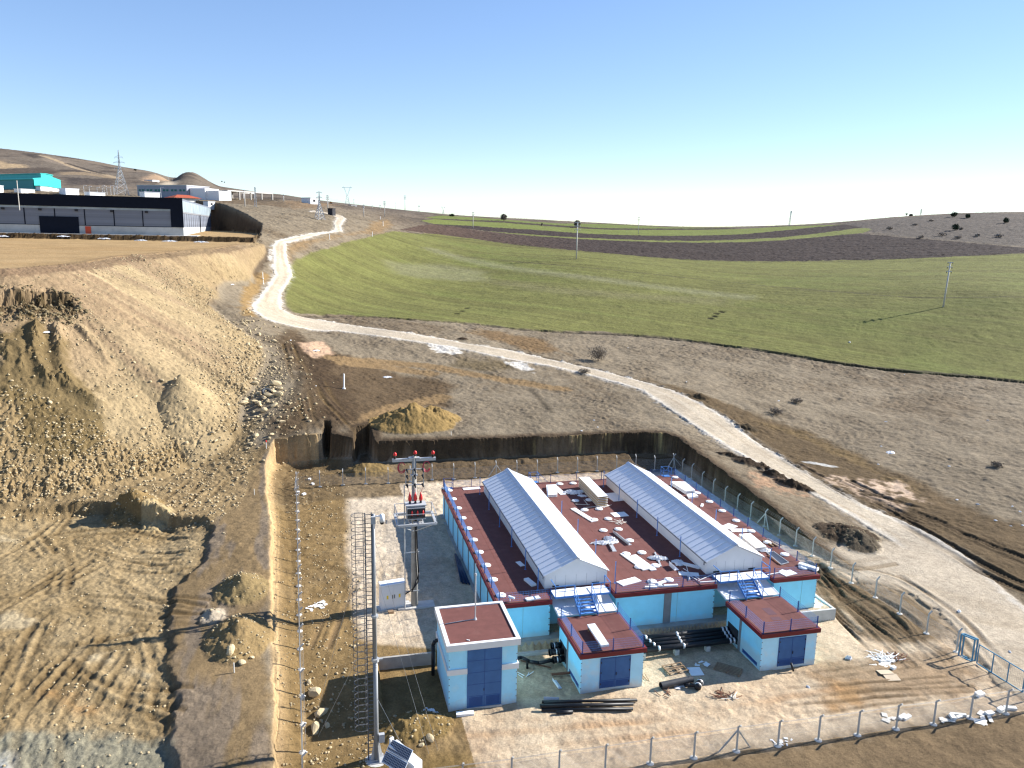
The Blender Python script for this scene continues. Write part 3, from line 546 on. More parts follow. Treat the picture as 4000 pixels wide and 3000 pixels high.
for pl in ([c6(0,560), c6(160,530), c6(330,500), c6(520,480)], [c6(0,640), c6(140,560), c6(260,480), c6(300,430)], [c6(120,470), c6(160,520), c6(190,560)], [c6(280,600), c6(300,660), c6(290,720)], [c6(420,1260), c6(560,1330), c6(700,1380)], [c6(390,1300), c6(500,1380), c6(640,1430)], [c6(0,1380), c6(100,1330), c6(190,1240)], [c6(0,1100), c6(120,1080), c6(330,1090), c6(520,1050)], [c6(600,780), c6(700,850), c6(840,870)], [c6(520,830), c6(700,840), c6(850,850)], [c6(700,1130), c6(720,1200), c6(700,1300)], [c6(610,1080), c6(640,1160), c6(600,1230)], [c6(160,1540), c6(180,1400), c6(320,1250)], [c6(370,1560), c6(380,1400), c6(520,1200)], [c6(0,930), c6(250,760), c6(480,640), c6(720,560)], [c6(0,880), c6(300,720), c6(480,560), c6(640,520)], [c6(100,1250), c6(170,1050), c6(250,900), c6(340,890), c6(390,960), c6(350,1120), c6(250,1250)], [c6(0,1450), c6(60,1200), c6(200,900)],
           [c6(480,610), c6(600,650), c6(800,680), c6(960,640)], [c6(560,560), c6(620,600), c6(780,610)], [c6(490,900), c6(640,930), c6(840,935)], [c6(0,1540), c6(120,1400), c6(380,1100)], [c6(380,1220), c6(520,1300), c6(720,1310)], [c6(400,460), c6(600,450), c6(860,500)],
           [c6(760,400), c6(900,300), c6(1000,200), c6(1180,90)], [c6(900,450), c6(1020,300), c6(1130,180)], [d6(420,960), d6(360,700), d6(300,480), d6(240,300)], [d6(690,830), d6(560,700), d6(480,620), d6(420,480)], [d6(620,760), d6(540,680), d6(380,400)]):
    ruts(pl, .95, .24, .085, alb(112,88,50), 1, 0, .6)
# ---- heaps, each its own mesh
HEAPS = []
def add_heap(pix, rx, ry, top, c, name, label, ang=0.0, zone=0, noise=.35, p=1.0, base_z=None):
    global GZ, micro
    q = at(*pix) if base_z is None else on_z(*pix, base_z); x, y = q[0], q[1]
    k = (np.abs(GX-x) < 14) & (np.abs(GY-y) < 14)
    X = GX[k]; Y = GY[k]; hh = heap(X+N1[k]*noise, Y+N2[k]*noise*1.5, top, x, y, rx, ry, top, ang, p)
    GZ[k] += hh*(1+.25*N1[k]); micro[k] += (hh > .05)*(N4[k]*.10+.10*N1[k])
    m = np.zeros(len(GX)); m[k] = sstep(.03, .2, hh); mixc(m, c); mixc(m*np.clip(N1+N4*.5, 0, 1)*.4, c*.72); mixc(m*np.clip(N4*1.1-N1*.4, 0, 1)*.35, np.minimum(c*1.3, .8))
    HEAPS.append((name, label)); zid = 20+len(HEAPS)-1; kk = np.where(k)[0]; ZONE[kk[hh > .12]] = zid
YEL = alb(166,134,72); DKS = alb(80,64,47)
add_heap(d6(1130,840), 7.2, 4.6, 3.2, YEL, 'soil_heap', 'large ochre spoil heap at the edge of the excavation above the back fence', .1)
add_heap(d6(1340,800), 3.4, 3.0, 1.5, YEL*.95, 'soil_heap', 'small ochre heap joined to the right of the large spoil heap', .0)
add_heap(d6(790,1190), 4.2, 2.4, 1.5, alb(140,114,64), 'soil_heap', 'brown soil heap behind the chain link fence below the notch')
add_heap(c6(665,355), 3.6, 3.2, 2.3, alb(150,122,72), 'soil_heap', 'brown earth mound at the upper end of the dug floor')
add_heap(c6(780,390), 2.0, 2.4, 1.2, alb(190,164,112), 'soil_heap', 'pale small mound beside the brown earth mound')
add_heap(c6(1210,770), 2.7, 3.6, 1.5, alb(150,126,78), 'rubble_heap', 'olive rubble heap on the berm, farther of the pair')
add_heap(c6(1190,1020), 3.0, 4.2, 1.6, alb(158,130,80), 'rubble_heap', 'large rubble heap on the berm with boulders at its foot')
add_heap(c6(1060,905), 1.2, 1.8, .6, alb(196,178,150), 'rubble_heap', 'small pale debris heap on the berm beside the rubble heaps')
add_heap(c3(1130,1190), 3.4, 2.0, 1.2, alb(146,118,62), 'soil_heap', 'brown clod heap in front of the kiosk behind the solar box', base_z=0)
add_heap(d7(1580,1075), 3.0, .9, .8, DKS, 'topsoil_ridge', 'dark topsoil ridge above the compound corner, uppermost of the row', -.75)
add_heap(d7(1720,1130), 3.4, 1.6, .85, DKS, 'topsoil_ridge', 'dark topsoil ridge beside the white road, second of the row', -.7)
add_heap(d7(1880,1215), 2.4, 1.2, .9, DKS, 'topsoil_ridge', 'dark topsoil ridge beside the white road, third of the row', -.7)
add_heap(d7(2030,1290), 3.2, 1.3, 1.0, DKS, 'topsoil_ridge', 'dark topsoil ridge beside the white road, lowest of the row', -.75)
add_heap(c2(1860,720), 4.2, 3.2, 1.2, alb(84,68,50), 'topsoil_heap', 'black topsoil heap between the road and the yard entrance', -.4)
add_heap(c2(1960,800), 2.6, 2.4, .9, alb(96,84,66), 'topsoil_heap', 'smaller grey brown heap against the black topsoil heap')
add_heap(d7(1350,650), 2.6, 1.4, .9, alb(96,78,52), 'soil_heap', 'brown soil heap on the upper side of the white road', -.5)
add_heap(d7(1690,870), 2.2, 1.6, .9, alb(84,70,48), 'soil_heap', 'dark brown heap beside the road bend near the field', -.4)
add_heap(d6(1490,235), 1.8, .9, .6, DKS, 'soil_heap', 'small dark heap beside the straight part of the road')
# cone of fresh spoil run out on the slope
_q = march(*d5(1150,985), h_base)[0]; k = (np.abs(GX-_q[0]) < 30) & (np.abs(GY-_q[1]) < 30)
_cone = _q[2]+1.3-.72*np.hypot(GX[k]-_q[0]-.5, (GY[k]-_q[1]))+.15*N2[k]; _g = np.maximum(GZ[k], _cone); _mc = np.zeros(len(GX)); _mc[k] = sstep(.05, .5, _g-GZ[k]); GZ[k] = _g; mixc(_mc*.8, alb(196,168,118)); micro = micro*(1-_mc*.4)
# bench cut into the upper left face, gullies and a patch of darker olive soil below it
_pb = ats([d5(-60,425), d5(330,405), d5(500,440), d5(545,545), d5(470,572), d5(-60,572)]); _zs = at(*d5(250,572))[2]; _sb = poly_sd(GX+N2*1.6+N1*1.1+N4*.3, GY+N2*1.2+N1*1.4+N4*.4, _pb); _mb = sstep(-.1, .4, _sb)
GZ = np.where(_mb > 0, GZ*(1-_mb)+np.minimum(GZ, _zs+.50*np.maximum(GZ-_zs, 0)+.35*N1)*_mb, GZ); mixc(sstep(-.8, .4, _sb)*np.clip(.7+N1*.9, 0, 1), alb(86,70,42)); micro = micro+sstep(-1.6, .2, _sb)*(.5*N1+.35*N4+.3*N2)  # dark soil tone that also carries the shadow of the cut face
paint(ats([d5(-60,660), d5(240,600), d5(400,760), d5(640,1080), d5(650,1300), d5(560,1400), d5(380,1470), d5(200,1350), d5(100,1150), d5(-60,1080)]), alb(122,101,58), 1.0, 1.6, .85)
for pl, hh, ww in (([d5(236,640), d5(215,760), d5(240,860), d5(330,985)], 1.5, .9), ([d5(372,640), d5(385,780), d5(400,900), d5(440,1010)], 1.2, .8), ([d5(120,740), d5(150,820), d5(140,900)], 1.1, .9), ([d5(430,960), d5(520,1060), d5(640,1120)], 1.2, 1.0), ([d5(20,700), d5(60,800), d5(30,900)], .9, .9), ([d5(520,640), d5(640,760), d5(700,860)], .6, .7)):
    P = smooth_line(ats(pl), 3); ix = near(P, 5); D, S, U = line_dist(GX[ix], GY[ix], P, 5); _g = sstep(ww*1.7, 0, D+N1[ix]*.7+N4[ix]*.25); GZ[ix] += hh*.85*_g*np.clip(.8+N2[ix], .3, 1.3)*(1+.45*N1[ix]+.35*N4[ix])
# small dark holes in the wheat
for q in [d3(155,822), d3(190,802), d3(225,780), d3(1980,855), d3(2010,840), d3(2060,806), d3(2025,820)]:
    a = at(*q); m = sstep(1.1, .5, np.hypot(GX-a[0], (GY-a[1])*.7)+N1*.2); mixc(m, alb(50,42,34)); micro = micro-m*.3
# shallow puddle-stained earth, white patch of lime by the road
for q, rx, ry, an in [(d8(505,853), 2.9, .75, -.62)]:
    a = at(*q); c, s = math.cos(an), math.sin(an); u = ((GX-a[0])*c+(GY-a[1])*s)/rx; v = (-(GX-a[0])*s+(GY-a[1])*c)/ry; mixc(sstep(1.05, .8, np.hypot(u, v)+N1*.1), alb(206,202,192))
GZ = GZ+micro
# ---- meshes
NAMES = {0: 'ground', 1: 'compound_yard', 2: 'dirt_road', 3: 'wheat_field', 4: 'ploughed_field', 5: 'spoil_slope', 6: 'graded_pad', 7: 'dug_floor'}
def tagk(o, kind): o['kind'] = kind
ii = (np.arange(ND-1)[:, None]*NA+np.arange(NA-1)[None, :]).ravel()
Q = np.stack([ii, ii+NA, ii+NA+1, ii+1], 1)       # seen from above, counter clockwise
zq = np.sort(ZONE[Q], 1); zq = np.where(zq[:, 0] == zq[:, 3], zq[:, 0], np.where(zq[:, 2] == zq[:, 3], zq[:, 3], zq[:, 1]))
def land_mesh(name, quads):
    used, inv = np.unique(quads, return_inverse=True); inv = inv.reshape(quads.shape)
    me = bpy.data.meshes.new(name); me.vertices.add(len(used)); me.loops.add(inv.size); me.polygons.add(len(inv))
    me.vertices.foreach_set('co', np.stack([GX[used], GY[used], GZ[used]], 1).astype(np.float32).ravel())
    me.loops.foreach_set('vertex_index', inv.astype(np.int32).ravel()); me.polygons.foreach_set('loop_start', (np.arange(len(inv))*4).astype(np.int32))
    z4 = GZ[quads]; x4 = GX[quads]; y4 = GY[quads]; sz = np.hypot(x4[:, 0]-x4[:, 2], y4[:, 0]-y4[:, 2]); me.polygons.foreach_set('use_smooth', ((z4.max(1)-z4.min(1)) < 1.1*sz).astype(bool))
    me.update(calc_edges=True)
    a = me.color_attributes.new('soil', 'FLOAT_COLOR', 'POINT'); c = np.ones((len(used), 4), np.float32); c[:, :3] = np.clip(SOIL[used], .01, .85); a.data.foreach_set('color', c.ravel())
    me.materials.append(LAND); o = bpy.data.objects.new(name, me); COL.objects.link(o); return o
for z in np.unique(zq):
    o = land_mesh(NAMES[int(z)] if z < 20 else HEAPS[z-20][0], Q[zq == z])
    if z < 20: o['kind'] = 'structure'
    else: o['label'] = HEAPS[z-20][1]; o['category'] = 'soil heap' if 'soil' in HEAPS[z-20][0] else 'rubble heap'
def ground_z(x, y):                       # finished height, micro relief included
    a = math.atan2(x-CAM[0], y-CAM[1]); D = math.hypot(x-CAM[0], y-CAM[1])
    i = min(max(int(np.searchsorted(Dg, D))-1, 0), ND-2); j = min(max(int(np.searchsorted(AZg, a))-1, 0), NA-2)
    g = GZ.reshape(ND, NA); u = (D-Dg[i])/(Dg[i+1]-Dg[i]); v = (a-AZg[j])/(AZg[j+1]-AZg[j])
    return float((g[i, j]*(1-u)+g[i+1, j]*u)*(1-v)+(g[i, j+1]*(1-u)+g[i+1, j+1]*u)*v)
# ------------------------------------------------------------------ building blocks
class MB:
    def __init__(s): s.v = []; s.f = []
    def add(s, V, F):
        o = len(s.v); s.v += [tuple(map(float, p)) for p in V]; s.f += [tuple(i+o for i in f) for f in F]; return s
    def box(s, x0, x1, y0, y1, z0, z1):
        return s.add([(x0,y0,z0),(x1,y0,z0),(x1,y1,z0),(x0,y1,z0),(x0,y0,z1),(x1,y0,z1),(x1,y1,z1),(x0,y1,z1)],
                     [(0,3,2,1),(4,5,6,7),(0,1,5,4),(1,2,6,5),(2,3,7,6),(3,0,4,7)])
    def obox(s, c, sx, sy, sz, rz=0.0, tilt=0.0):          # centre of base, size, turn, tilt about its own x
        M = Matrix.Rotation(rz, 3, 'Z') @ Matrix.Rotation(tilt, 3, 'X'); V = []
        for z in (0, sz):
            for x, y in ((-sx/2,-sy/2),(sx/2,-sy/2),(sx/2,sy/2),(-sx/2,sy/2)): V.append(Vector(c)+M @ Vector((x, y, z)))
        return s.add(V, [(0,3,2,1),(4,5,6,7),(0,1,5,4),(1,2,6,5),(2,3,7,6),(3,0,4,7)])
    def tube(s, p, q, r, n=8, r2=None, cap=True):
        p = Vector(p); q = Vector(q); d = (q-p).normalized(); a = d.orthogonal().normalized(); b = d.cross(a); r2 = r if r2 is None else r2
        V = [p+(a*math.cos(t)+b*math.sin(t))*r for t in [2*math.pi*i/n for i in range(n)]]+[q+(a*math.cos(t)+b*math.sin(t))*r2 for t in [2*math.pi*i/n for i in range(n)]]
        F = [(i, (i+1) % n, n+(i+1) % n, n+i) for i in range(n)]
        if cap: F += [tuple(range(n-1, -1, -1)), tuple(range(n, 2*n))]
        return s.add(V, F)
    def path(s, P, r, n=6):
        for a, b in zip(P[:-1], P[1:]): s.tube(a, b, r, n)
        return s
    def beam(s, p, q, w, h):                               # rectangular bar from p to q
        p = Vector(p); q = Vector(q); d = (q-p).normalized(); u = Vector((0,0,1)) if abs(d.z) < .95 else Vector((0,1,0)); a = d.cross(u).normalized(); b = a.cross(d)
        V = [c+a*(w/2*i)+b*(h/2*j) for c in (p, q) for i, j in ((-1,-1),(1,-1),(1,1),(-1,1))]
        return s.add(V, [(0,1,2,3),(7,6,5,4),(0,4,5,1),(1,5,6,2),(2,6,7,3),(3,7,4,0)])
    def prism(s, P, z0, z1):
        n = len(P); V = [(x,y,z0) for x, y in P]+[(x,y,z1) for x, y in P]
        return s.add(V, [tuple(range(n-1,-1,-1)), tuple(range(n,2*n))]+[(i,(i+1)%n,n+(i+1)%n,n+i) for i in range(n)])
    def extr(s, P, axis_o, ux, uz, uy, L):                 # profile P (a, b) in plane ux, uz pushed along uy by L
        o = Vector(axis_o); n = len(P); V = [o+Vector(ux)*a+Vector(uz)*b for a, b in P]; V += [p+Vector(uy)*L for p in V]
        return s.add(V, [tuple(range(n-1,-1,-1)), tuple(range(n,2*n))]+[(i,(i+1)%n,n+(i+1)%n,n+i) for i in range(n)])
    def lathe(s, c, prof, n=20):
        V = []; F = []
        for r, z in prof:
            for i in range(n): t = 2*math.pi*i/n; V.append((c[0]+r*math.cos(t), c[1]+r*math.sin(t), c[2]+z))
        m = len(prof)
        for k in range(m-1):
            for i in range(n): F.append((k*n+i, k*n+(i+1)%n, (k+1)*n+(i+1)%n, (k+1)*n+i))
        F += [tuple(range(n-1,-1,-1)), tuple(range((m-1)*n, m*n))]
        return s.add(V, F)
    def build(s, name, m, parent=None, smooth=False):
        me = bpy.data.meshes.new(name); me.from_pydata(s.v, [], s.f); me.update()
        if smooth: me.polygons.foreach_set('use_smooth', [True]*len(me.polygons))
        me.materials.append(m); o = bpy.data.objects.new(name, me); COL.objects.link(o)
        if parent:
            o.parent = parent; w = world_of(parent); o.matrix_parent_inverse = w.inverted() if not s_local(parent) else Matrix()
        return o
_LOCAL = set()
def s_local(o):
    while o.parent: o = o.parent
    return o.name in _LOCAL
def world_of(o):
    M = Matrix.LocRotScale(o.location, o.rotation_euler, o.scale)
    return M if o.parent is None else world_of(o.parent) @ o.matrix_parent_inverse @ M
def tag(o, label, cat, group=None, kind=None):
    o['label'] = label; o['category'] = cat
    if group: o['group'] = group
    if kind: o['kind'] = kind
    return o
def thing(name, label, cat, loc=(0,0,0), rz=0.0, group=None, local=False):
    o = bpy.data.objects.new(name, None); COL.objects.link(o); o.location = loc; o.rotation_euler = (0,0,rz); o.empty_display_size = .5
    if local: _LOCAL.add(o.name)
    return tag(o, label, cat, group)
def dup(root, loc, rz=0.0, label=None, scale=None):
    def cp(o, par):
        c = o.copy(); COL.objects.link(c)
        if par is not None: c.parent = par
        for ch in o.children: cp(ch, c)
        return c
    r = cp(root, None); r.location = loc; r.rotation_euler = (0,0,rz)
    if scale: r.scale = (scale,)*3
    if label: r['label'] = label
    return r

M_ = {}
def srgb(*c): return tuple(lin(c))
M_['xps'] = mat('light_blue_board', (.30,.74,.94), .75, var=.06, scale=1.2, stain=((.30,.60,.70), .5, .56, .35), dust=((.55,.56,.50), 1.1, .35, .5), seams=(1.25, 3.2, .03, .010, ('XY','Z')))
M_['xpsw'] = mat('pale_blue_front', (.46,.80,.96), .8, var=.06, scale=1.0, stain=((.66,.78,.82), .9, .52, .5), dust=((.58,.50,.40), .0, .45, .75), seams=(1.25, 3.2, .02, .008, ('XY','Z')))  # paler blue, for the front walls of the valve chambers
M_['roofred'] = mat('red_roof_membrane', (.142,.053,.044), .9, var=.16, scale=1.4, bump=.25, bscale=30, stain=((.19,.085,.07), .8, .58, .4), seams=(6.0, 1.0, .10, .012, ('X','Y')))
M_['fascia'] = mat('maroon_metal_fascia', (.15,.018,.020), .45, var=.08, scale=1)
M_['conc'] = mat('grey_concrete', (.34,.32,.29), .9, var=.18, scale=1.2, bump=.2, stain=((.22,.20,.17), .8, .58, .5))
M_['concl'] = mat('pale_concrete', (.52,.50,.46), .9, var=.12, scale=2.0, bump=.15)
M_['white'] = mat('white_painted_sheet', (.75,.76,.78), .45, var=.04, scale=.8, stain=((.62,.62,.60), 1.1, .6, .3))
M_['whitew'] = mat('white_wall_panel', (.70,.70,.69), .6, var=.04, scale=1.0)
M_['foam'] = mat('white_polystyrene', (.82,.82,.80), .8, var=.04, scale=3)
M_['cream'] = mat('cream_board', (.72,.68,.60), .8, var=.05, scale=2)
M_['door'] = mat('blue_metal_door', (.04,.125,.30), .5, var=.12, scale=1.5)
M_['doord'] = mat('dark_blue_louvre', (.025,.075,.24), .5, var=.06, scale=2)
M_['blue'] = mat('blue_painted_steel', (.075,.21,.50), .45, var=.06, scale=4)
M_['navy'] = mat('navy_painted_post', (.025,.06,.22), .5, var=.05, scale=4)
M_['dark'] = mat('unlit_recess', (.03,.03,.035), .9, var=.1)
M_['strip'] = mat('grey_steel_strip', (.20,.20,.21), .6, var=.12, scale=2)
M_['blackp'] = mat('black_plastic_pipe', (.018,.018,.020), .45, var=.15, scale=2)
M_['bluep'] = mat('dark_blue_plastic_pipe', (.012,.03,.08), .4, var=.1)
M_['silver'] = mat('silver_tape', (.70,.71,.73), .35, .4, var=.05)
M_['galv'] = mat('galvanised_steel', (.46,.47,.48), .5, .35, var=.12, scale=3)
M_['dsteel'] = mat('dark_weathered_steel', (.15,.15,.155), .6, .3, var=.15)
M_['wire'] = mat('fence_wire', (.28,.28,.27), .6, .3, var=.1)
M_['post'] = mat('concrete_fence_post', (.50,.48,.44), .85, var=.12, scale=4)
M_['wood'] = mat('weathered_wood', (.26,.17,.10), .85, var=.25, scale=2, streak=(1,8,8))
M_['rust'] = mat('rusty_steel', (.16,.07,.04), .8, var=.25, scale=4)
M_['red'] = mat('red_insulator_cap', (.62,.03,.03), .4, var=.05)
M_['porc'] = mat('dark_insulator', (.02,.02,.022), .3, var=.1)
M_['grey'] = mat('grey_paint', (.40,.41,.42), .5, var=.06)
M_['yellow'] = mat('yellow_sign', (.75,.55,.03), .5, var=.03)
M_['yfoam'] = mat('yellow_foam_core', (.42,.28,.10), .85, var=.25, scale=5)
M_['plast'] = mat('crumpled_plastic_film', (.72,.72,.72), .35, var=.12, scale=3)
M_['card'] = mat('cardboard', (.50,.40,.28), .85, var=.08)
M_['rock'] = mat('limestone', (.46,.365,.22), .9, var=.22, scale=.9, bump=.4, bscale=6)
M_['rubble'] = mat('broken_stone', (.36,.285,.17), .95, var=.3, scale=.35)
M_['clod'] = mat('dark_clods', (.15,.115,.062), .95, var=.35, scale=.6)
M_['bark'] = mat('bark', (.12,.09,.07), .9, var=.2)
M_['glass'] = mat('window_glass', (.03,.04,.05), .12, var=.1, spec=.6)
def pv_mat():
    m = bpy.data.materials.new('solar_cells'); m.use_nodes = True; n = m.node_tree; b = n.nodes['Principled BSDF']; b.inputs['Roughness'].default_value = .2
    tc = n.nodes.new('ShaderNodeTexCoord'); br = n.nodes.new('ShaderNodeTexBrick'); br.offset = 0; br.inputs['Scale'].default_value = 1; br.inputs['Brick Width'].default_value = .13; br.inputs['Row Height'].default_value = .13; br.inputs['Mortar Size'].default_value = .008
    br.inputs['Color1'].default_value = (.02,.025,.05,1); br.inputs['Color2'].default_value = (.03,.035,.06,1); br.inputs['Mortar'].default_value = (.5,.5,.52,1)
    n.links.new(tc.outputs['Object'], br.inputs['Vector']); n.links.new(br.outputs[0], b.inputs['Base Color']); return m
M_['pv'] = pv_mat()

def pieces(name, m, parent, boxes):
    return [MB().box(*b).build(name, m, parent) for b in boxes]
# ------------------------------------------------------------------ main building
ZR = 4.53
ROOF = [(0,0),(5.05,0),(5.05,1.95),(10.95,1.95),(10.95,0),(21.1,0),(21.1,1.95),(27.0,1.95),(27.0,0),(32,0),(32,32.15),(0,32.15)]
BODY = [(.2,.2),(4.9,.2),(4.9,2.1),(11.1,2.1),(11.1,.2),(20.95,.2),(20.95,2.1),(27.15,2.1),(27.15,.2),(31.8,.2),(31.8,31.95),(.2,31.95)]
MAIN = thing('reservoir_building', 'long light blue building with flat red roof and two white gabled roof houses', 'building', (16,16,0))
MB().prism(BODY, 1.1, 4.13).build('wall', M_['xps'], MAIN)
MB().prism(ROOF, 4.13, 4.50).build('fascia', M_['fascia'], MAIN)
def inset(P, d):
    out = []
    n = len(P)
    for i in range(n):
        a, b, c = Vector(P[i-1]), Vector(P[i]), Vector(P[(i+1) % n]); e1 = (b-a).normalized(); e2 = (c-b).normalized()
        out.append(tuple(b+Vector((-e1.y, e1.x))*d+Vector((-e2.y, e2.x))*d))
    return out
rf = MB().prism(inset(ROOF, .14), 4.47, ZR).build('roof', M_['roofred'], MAIN)
_sm = MB()
for i in range(1, 32): _sm.box(i-.03, i+.03, 2.2, 31.9, ZR+.001, ZR+.006)
_sm.build('roof_seam', mat('membrane_lap', (.15,.05,.038), .9, var=.1), MAIN)
MB().box(-.15, 29.4, -.5, .6, -.3, 1.1).box(-.15, .6, .6, 32.2, .4, 1.1).box(.6, 32.15, 31.6, 32.2, .4, 1.1).box(31.4, 32.15, 2.2, 31.6, -.2, 1.1).build('plinth', M_['conc'], MAIN)
MB().box(-.1, 29.4, -1.0, -.5, -.3, .22).build('footing', M_['concl'], MAIN)
MB().box(29.4, 33.65, -.65, -.42, -.4, 1.15).box(33.42, 33.65, -.42, 2.6, -.4, 1.15).box(29.4, 33.42, -.42, 2.2, -.3, 1.04).build('retaining_wall', M_['concl'], MAIN)
pieces('joint_strip', M_['strip'], MAIN, [(.13, .2, 1.3+3.23*k, 1.46+3.23*k, 1.1, 4.1) for k in range(10)])
MB().box(15.85, 16.55, .12, .2, 1.1, 4.1).build('bare_column', M_['strip'], MAIN)
pieces('board_joint', mat('board_joint', (.30,.58,.66), .8), MAIN, [(17.15, 17.2, .17, .2, 1.1, 4.1), (2.4, 2.44, .17, .2, 1.1, 4.1), (30.2, 30.24, .17, .2, 1.1, 4.1)])
pieces('board_clip', M_['strip'], MAIN, [(x-.09, x+.02, .1, .2, z, z+.06) for x in (4.87, 20.92, 31.83) for z in (1.5, 2.1, 2.7, 3.3, 3.9)])
# ventilation caps
cap = MB().lathe((0,0,0), [(.40,0),(.45,.03),(.45,.09),(.42,.12),(.30,.12),(.28,.15),(.14,.15),(.12,.13),(.01,.13)], 24).build('vent_cap', M_['foam'], None, True)
cap.parent = MAIN; _capM = Matrix.Translation((-16,-16,0)); first = True
for x in (.78, 15.25, 17.0, 31.3):
    for k in range(10):
        if x == 15.25 and k == 1: continue
        c = cap if first else cap.copy()
        if not first: COL.objects.link(c)
        first = False; c.parent = MAIN; c.matrix_parent_inverse = _capM; c.location = (x+random.uniform(-.06,.06), 30.85-3.235*k, ZR)
# gabled roof houses
def roof_house(L, Rr):
    m = (L+Rr)/2; y0, y1 = 2.14, 29.86; zE, zA = 5.83, 7.28
    ho = MB().extr([(L+.15,ZR),(Rr-.15,ZR),(Rr-.15,zE-.04),(m,zA-.1),(L+.15,zE-.04)], (0,y0+.18,0), (1,0,0), (0,0,1), (0,1,0), y1-y0-.36).build('roof_house', M_['whitew'], MAIN)
    sl_ = (zA-zE)/(m-L)
    MB().extr([(L,zE-.03),(m,zA-.03),(Rr,zE-.03),(Rr,zE+.03),(m,zA+.03),(L,zE+.03)], (0,y0,0), (1,0,0), (0,0,1), (0,1,0), y1-y0).build('metal_roof', M_['white'], ho)
    g = MB(); k = y0+.35
    while k < y1-.1:
        g.extr([(L+.02,zE+.04),(m-.05,zA+.02),(m-.05,zA+.10),(L+.02,zE+.085)], (0,k,0), (1,0,0), (0,0,1), (0,1,0), .10)
        g.extr([(m+.05,zA+.02),(Rr-.02,zE+.04),(Rr-.02,zE+.085),(m+.05,zA+.10)], (0,k,0), (1,0,0), (0,0,1), (0,1,0), .10); k += 1.0
    g.build('roof_rib', M_['white'], ho)
    MB().extr([(m-.36,zA-.36*sl_+.10),(m,zA+.15),(m+.36,zA-.36*sl_+.10),(m+.36,zA-.36*sl_+.12),(m,zA+.175),(m-.36,zA-.36*sl_+.12)], (0,y0-.02,0), (1,0,0), (0,0,1), (0,1,0), y1-y0+.04).build('ridge_cap', mat('zinc_ridge', (.60,.62,.66), .4, .3, var=.15, scale=2), ho)
    MB().box(L-.06, L+.02, y0, y1, zE-.12, zE-.035).build('gutter', M_['strip'], ho)
    for i in range(1, 6): x = L+.15+(Rr-L-.3)*i/6; MB().box(x-.012, x+.012, y0+.170, y0+.18, ZR+.15, zE-.1).build('panel_joint', M_['grey'], ho)
    pieces('vent_grille', M_['dark'], ho, [(L+.9, L+1.5, y0+.12, y0+.175, ZR+.10, ZR+.24), (Rr-1.6, Rr-.9, y0+.12, y0+.175, ZR+.10, ZR+.24)])
    MB().box(L+.14, L+.15-.03, y0+.6, y0+.75, 5.25, 5.55).build('side_vent', M_['dark'], ho)
HOUSES = [(4.81, 11.13), (20.96, 27.2)]
for L, Rr in HOUSES: roof_house(L, Rr)
# access stairs, walkway and the white lean-to sheets below them
def stair(m):
    w = M_['blue']
    st = MB().box(m-2.62, m+2.55, .25, 1.75, 4.60, 4.66).build('walkway', M_['white'], MAIN)
    MB().box(m-2.65, m+2.58, .19, .25, 4.50, 4.68).box(m-2.65, m-2.62, .25, 1.75, 4.5, 4.68).box(m+2.55, m+2.58, .25, 1.75, 4.5, 4.68).build('edge_beam', w, st)
    a, b = m-.85, m+.78
    for x0, x1 in ((m-2.6, a), (b, m+2.54)):
        g = MB()
        for x in (x0, (x0+x1)/2, x1): g.box(x-.03, x+.03, .19, .25, 4.68, 5.68)
        g.box(x0, x1, .195, .245, 5.64, 5.70).box(x0, x1, .20, .24, 5.14, 5.18)
        if x0 < m-2: g.box(x0-.03, x0+.03, .25, 1.7, 5.64, 5.70)
        else: g.box(x1-.03, x1+.03, .25, 1.7, 5.64, 5.70).box(x1-.03, x1+.03, 1.64, 1.7, 4.68, 5.64)
        g.build('guard_rail', w, st)
    T = Vector((0,.22,4.6)); Bt = Vector((0,-1.62,3.53))
    for x in (a, b):
        g = MB(); o = Vector((x,0,0)); g.beam(o+T, o+Bt+Vector((0,0,.1)), .06, .22); g.beam(o+T+Vector((0,0,1.08)), o+Bt+Vector((0,0,1.05)), .05, .05); g.beam(o+T+Vector((0,0,.55)), o+Bt+Vector((0,0,.58)), .04, .04)
        g.box(x-.03, x+.03, Bt.y-.03, Bt.y+.03, 3.53, 4.60); q = T.lerp(Bt, .5); g.box(x-.025, x+.025, q.y-.025, q.y+.025, q.z, q.z+1.06)
        g.build('stair_stringer', w, st)
    for i in range(1, 6):
        q = T.lerp(Bt, i/6); MB().box(a+.04, b-.04, q.y-.14, q.y+.14, q.z-.02, q.z+.015).build('stair_tread', w, st)
    cn = MB().extr([(2.08,4.02),(-1.30,3.58),(-1.30,3.66),(2.08,4.10)], (m-2.78,0,0), (0,1,0), (0,0,1), (1,0,0), 5.5).build('lean_to_roof', M_['white'], MAIN)
    g = MB()
    for i in range(6): x = m-2.72+i*1.08; g.extr([(2.05,4.105),(-1.29,3.665),(-1.29,3.70),(2.05,4.14)], (x,0,0), (0,1,0), (0,0,1), (1,0,0), .08)
    g.build('sheet_rib', M_['white'], cn)
for L, Rr in HOUSES: stair((L+Rr)/2)
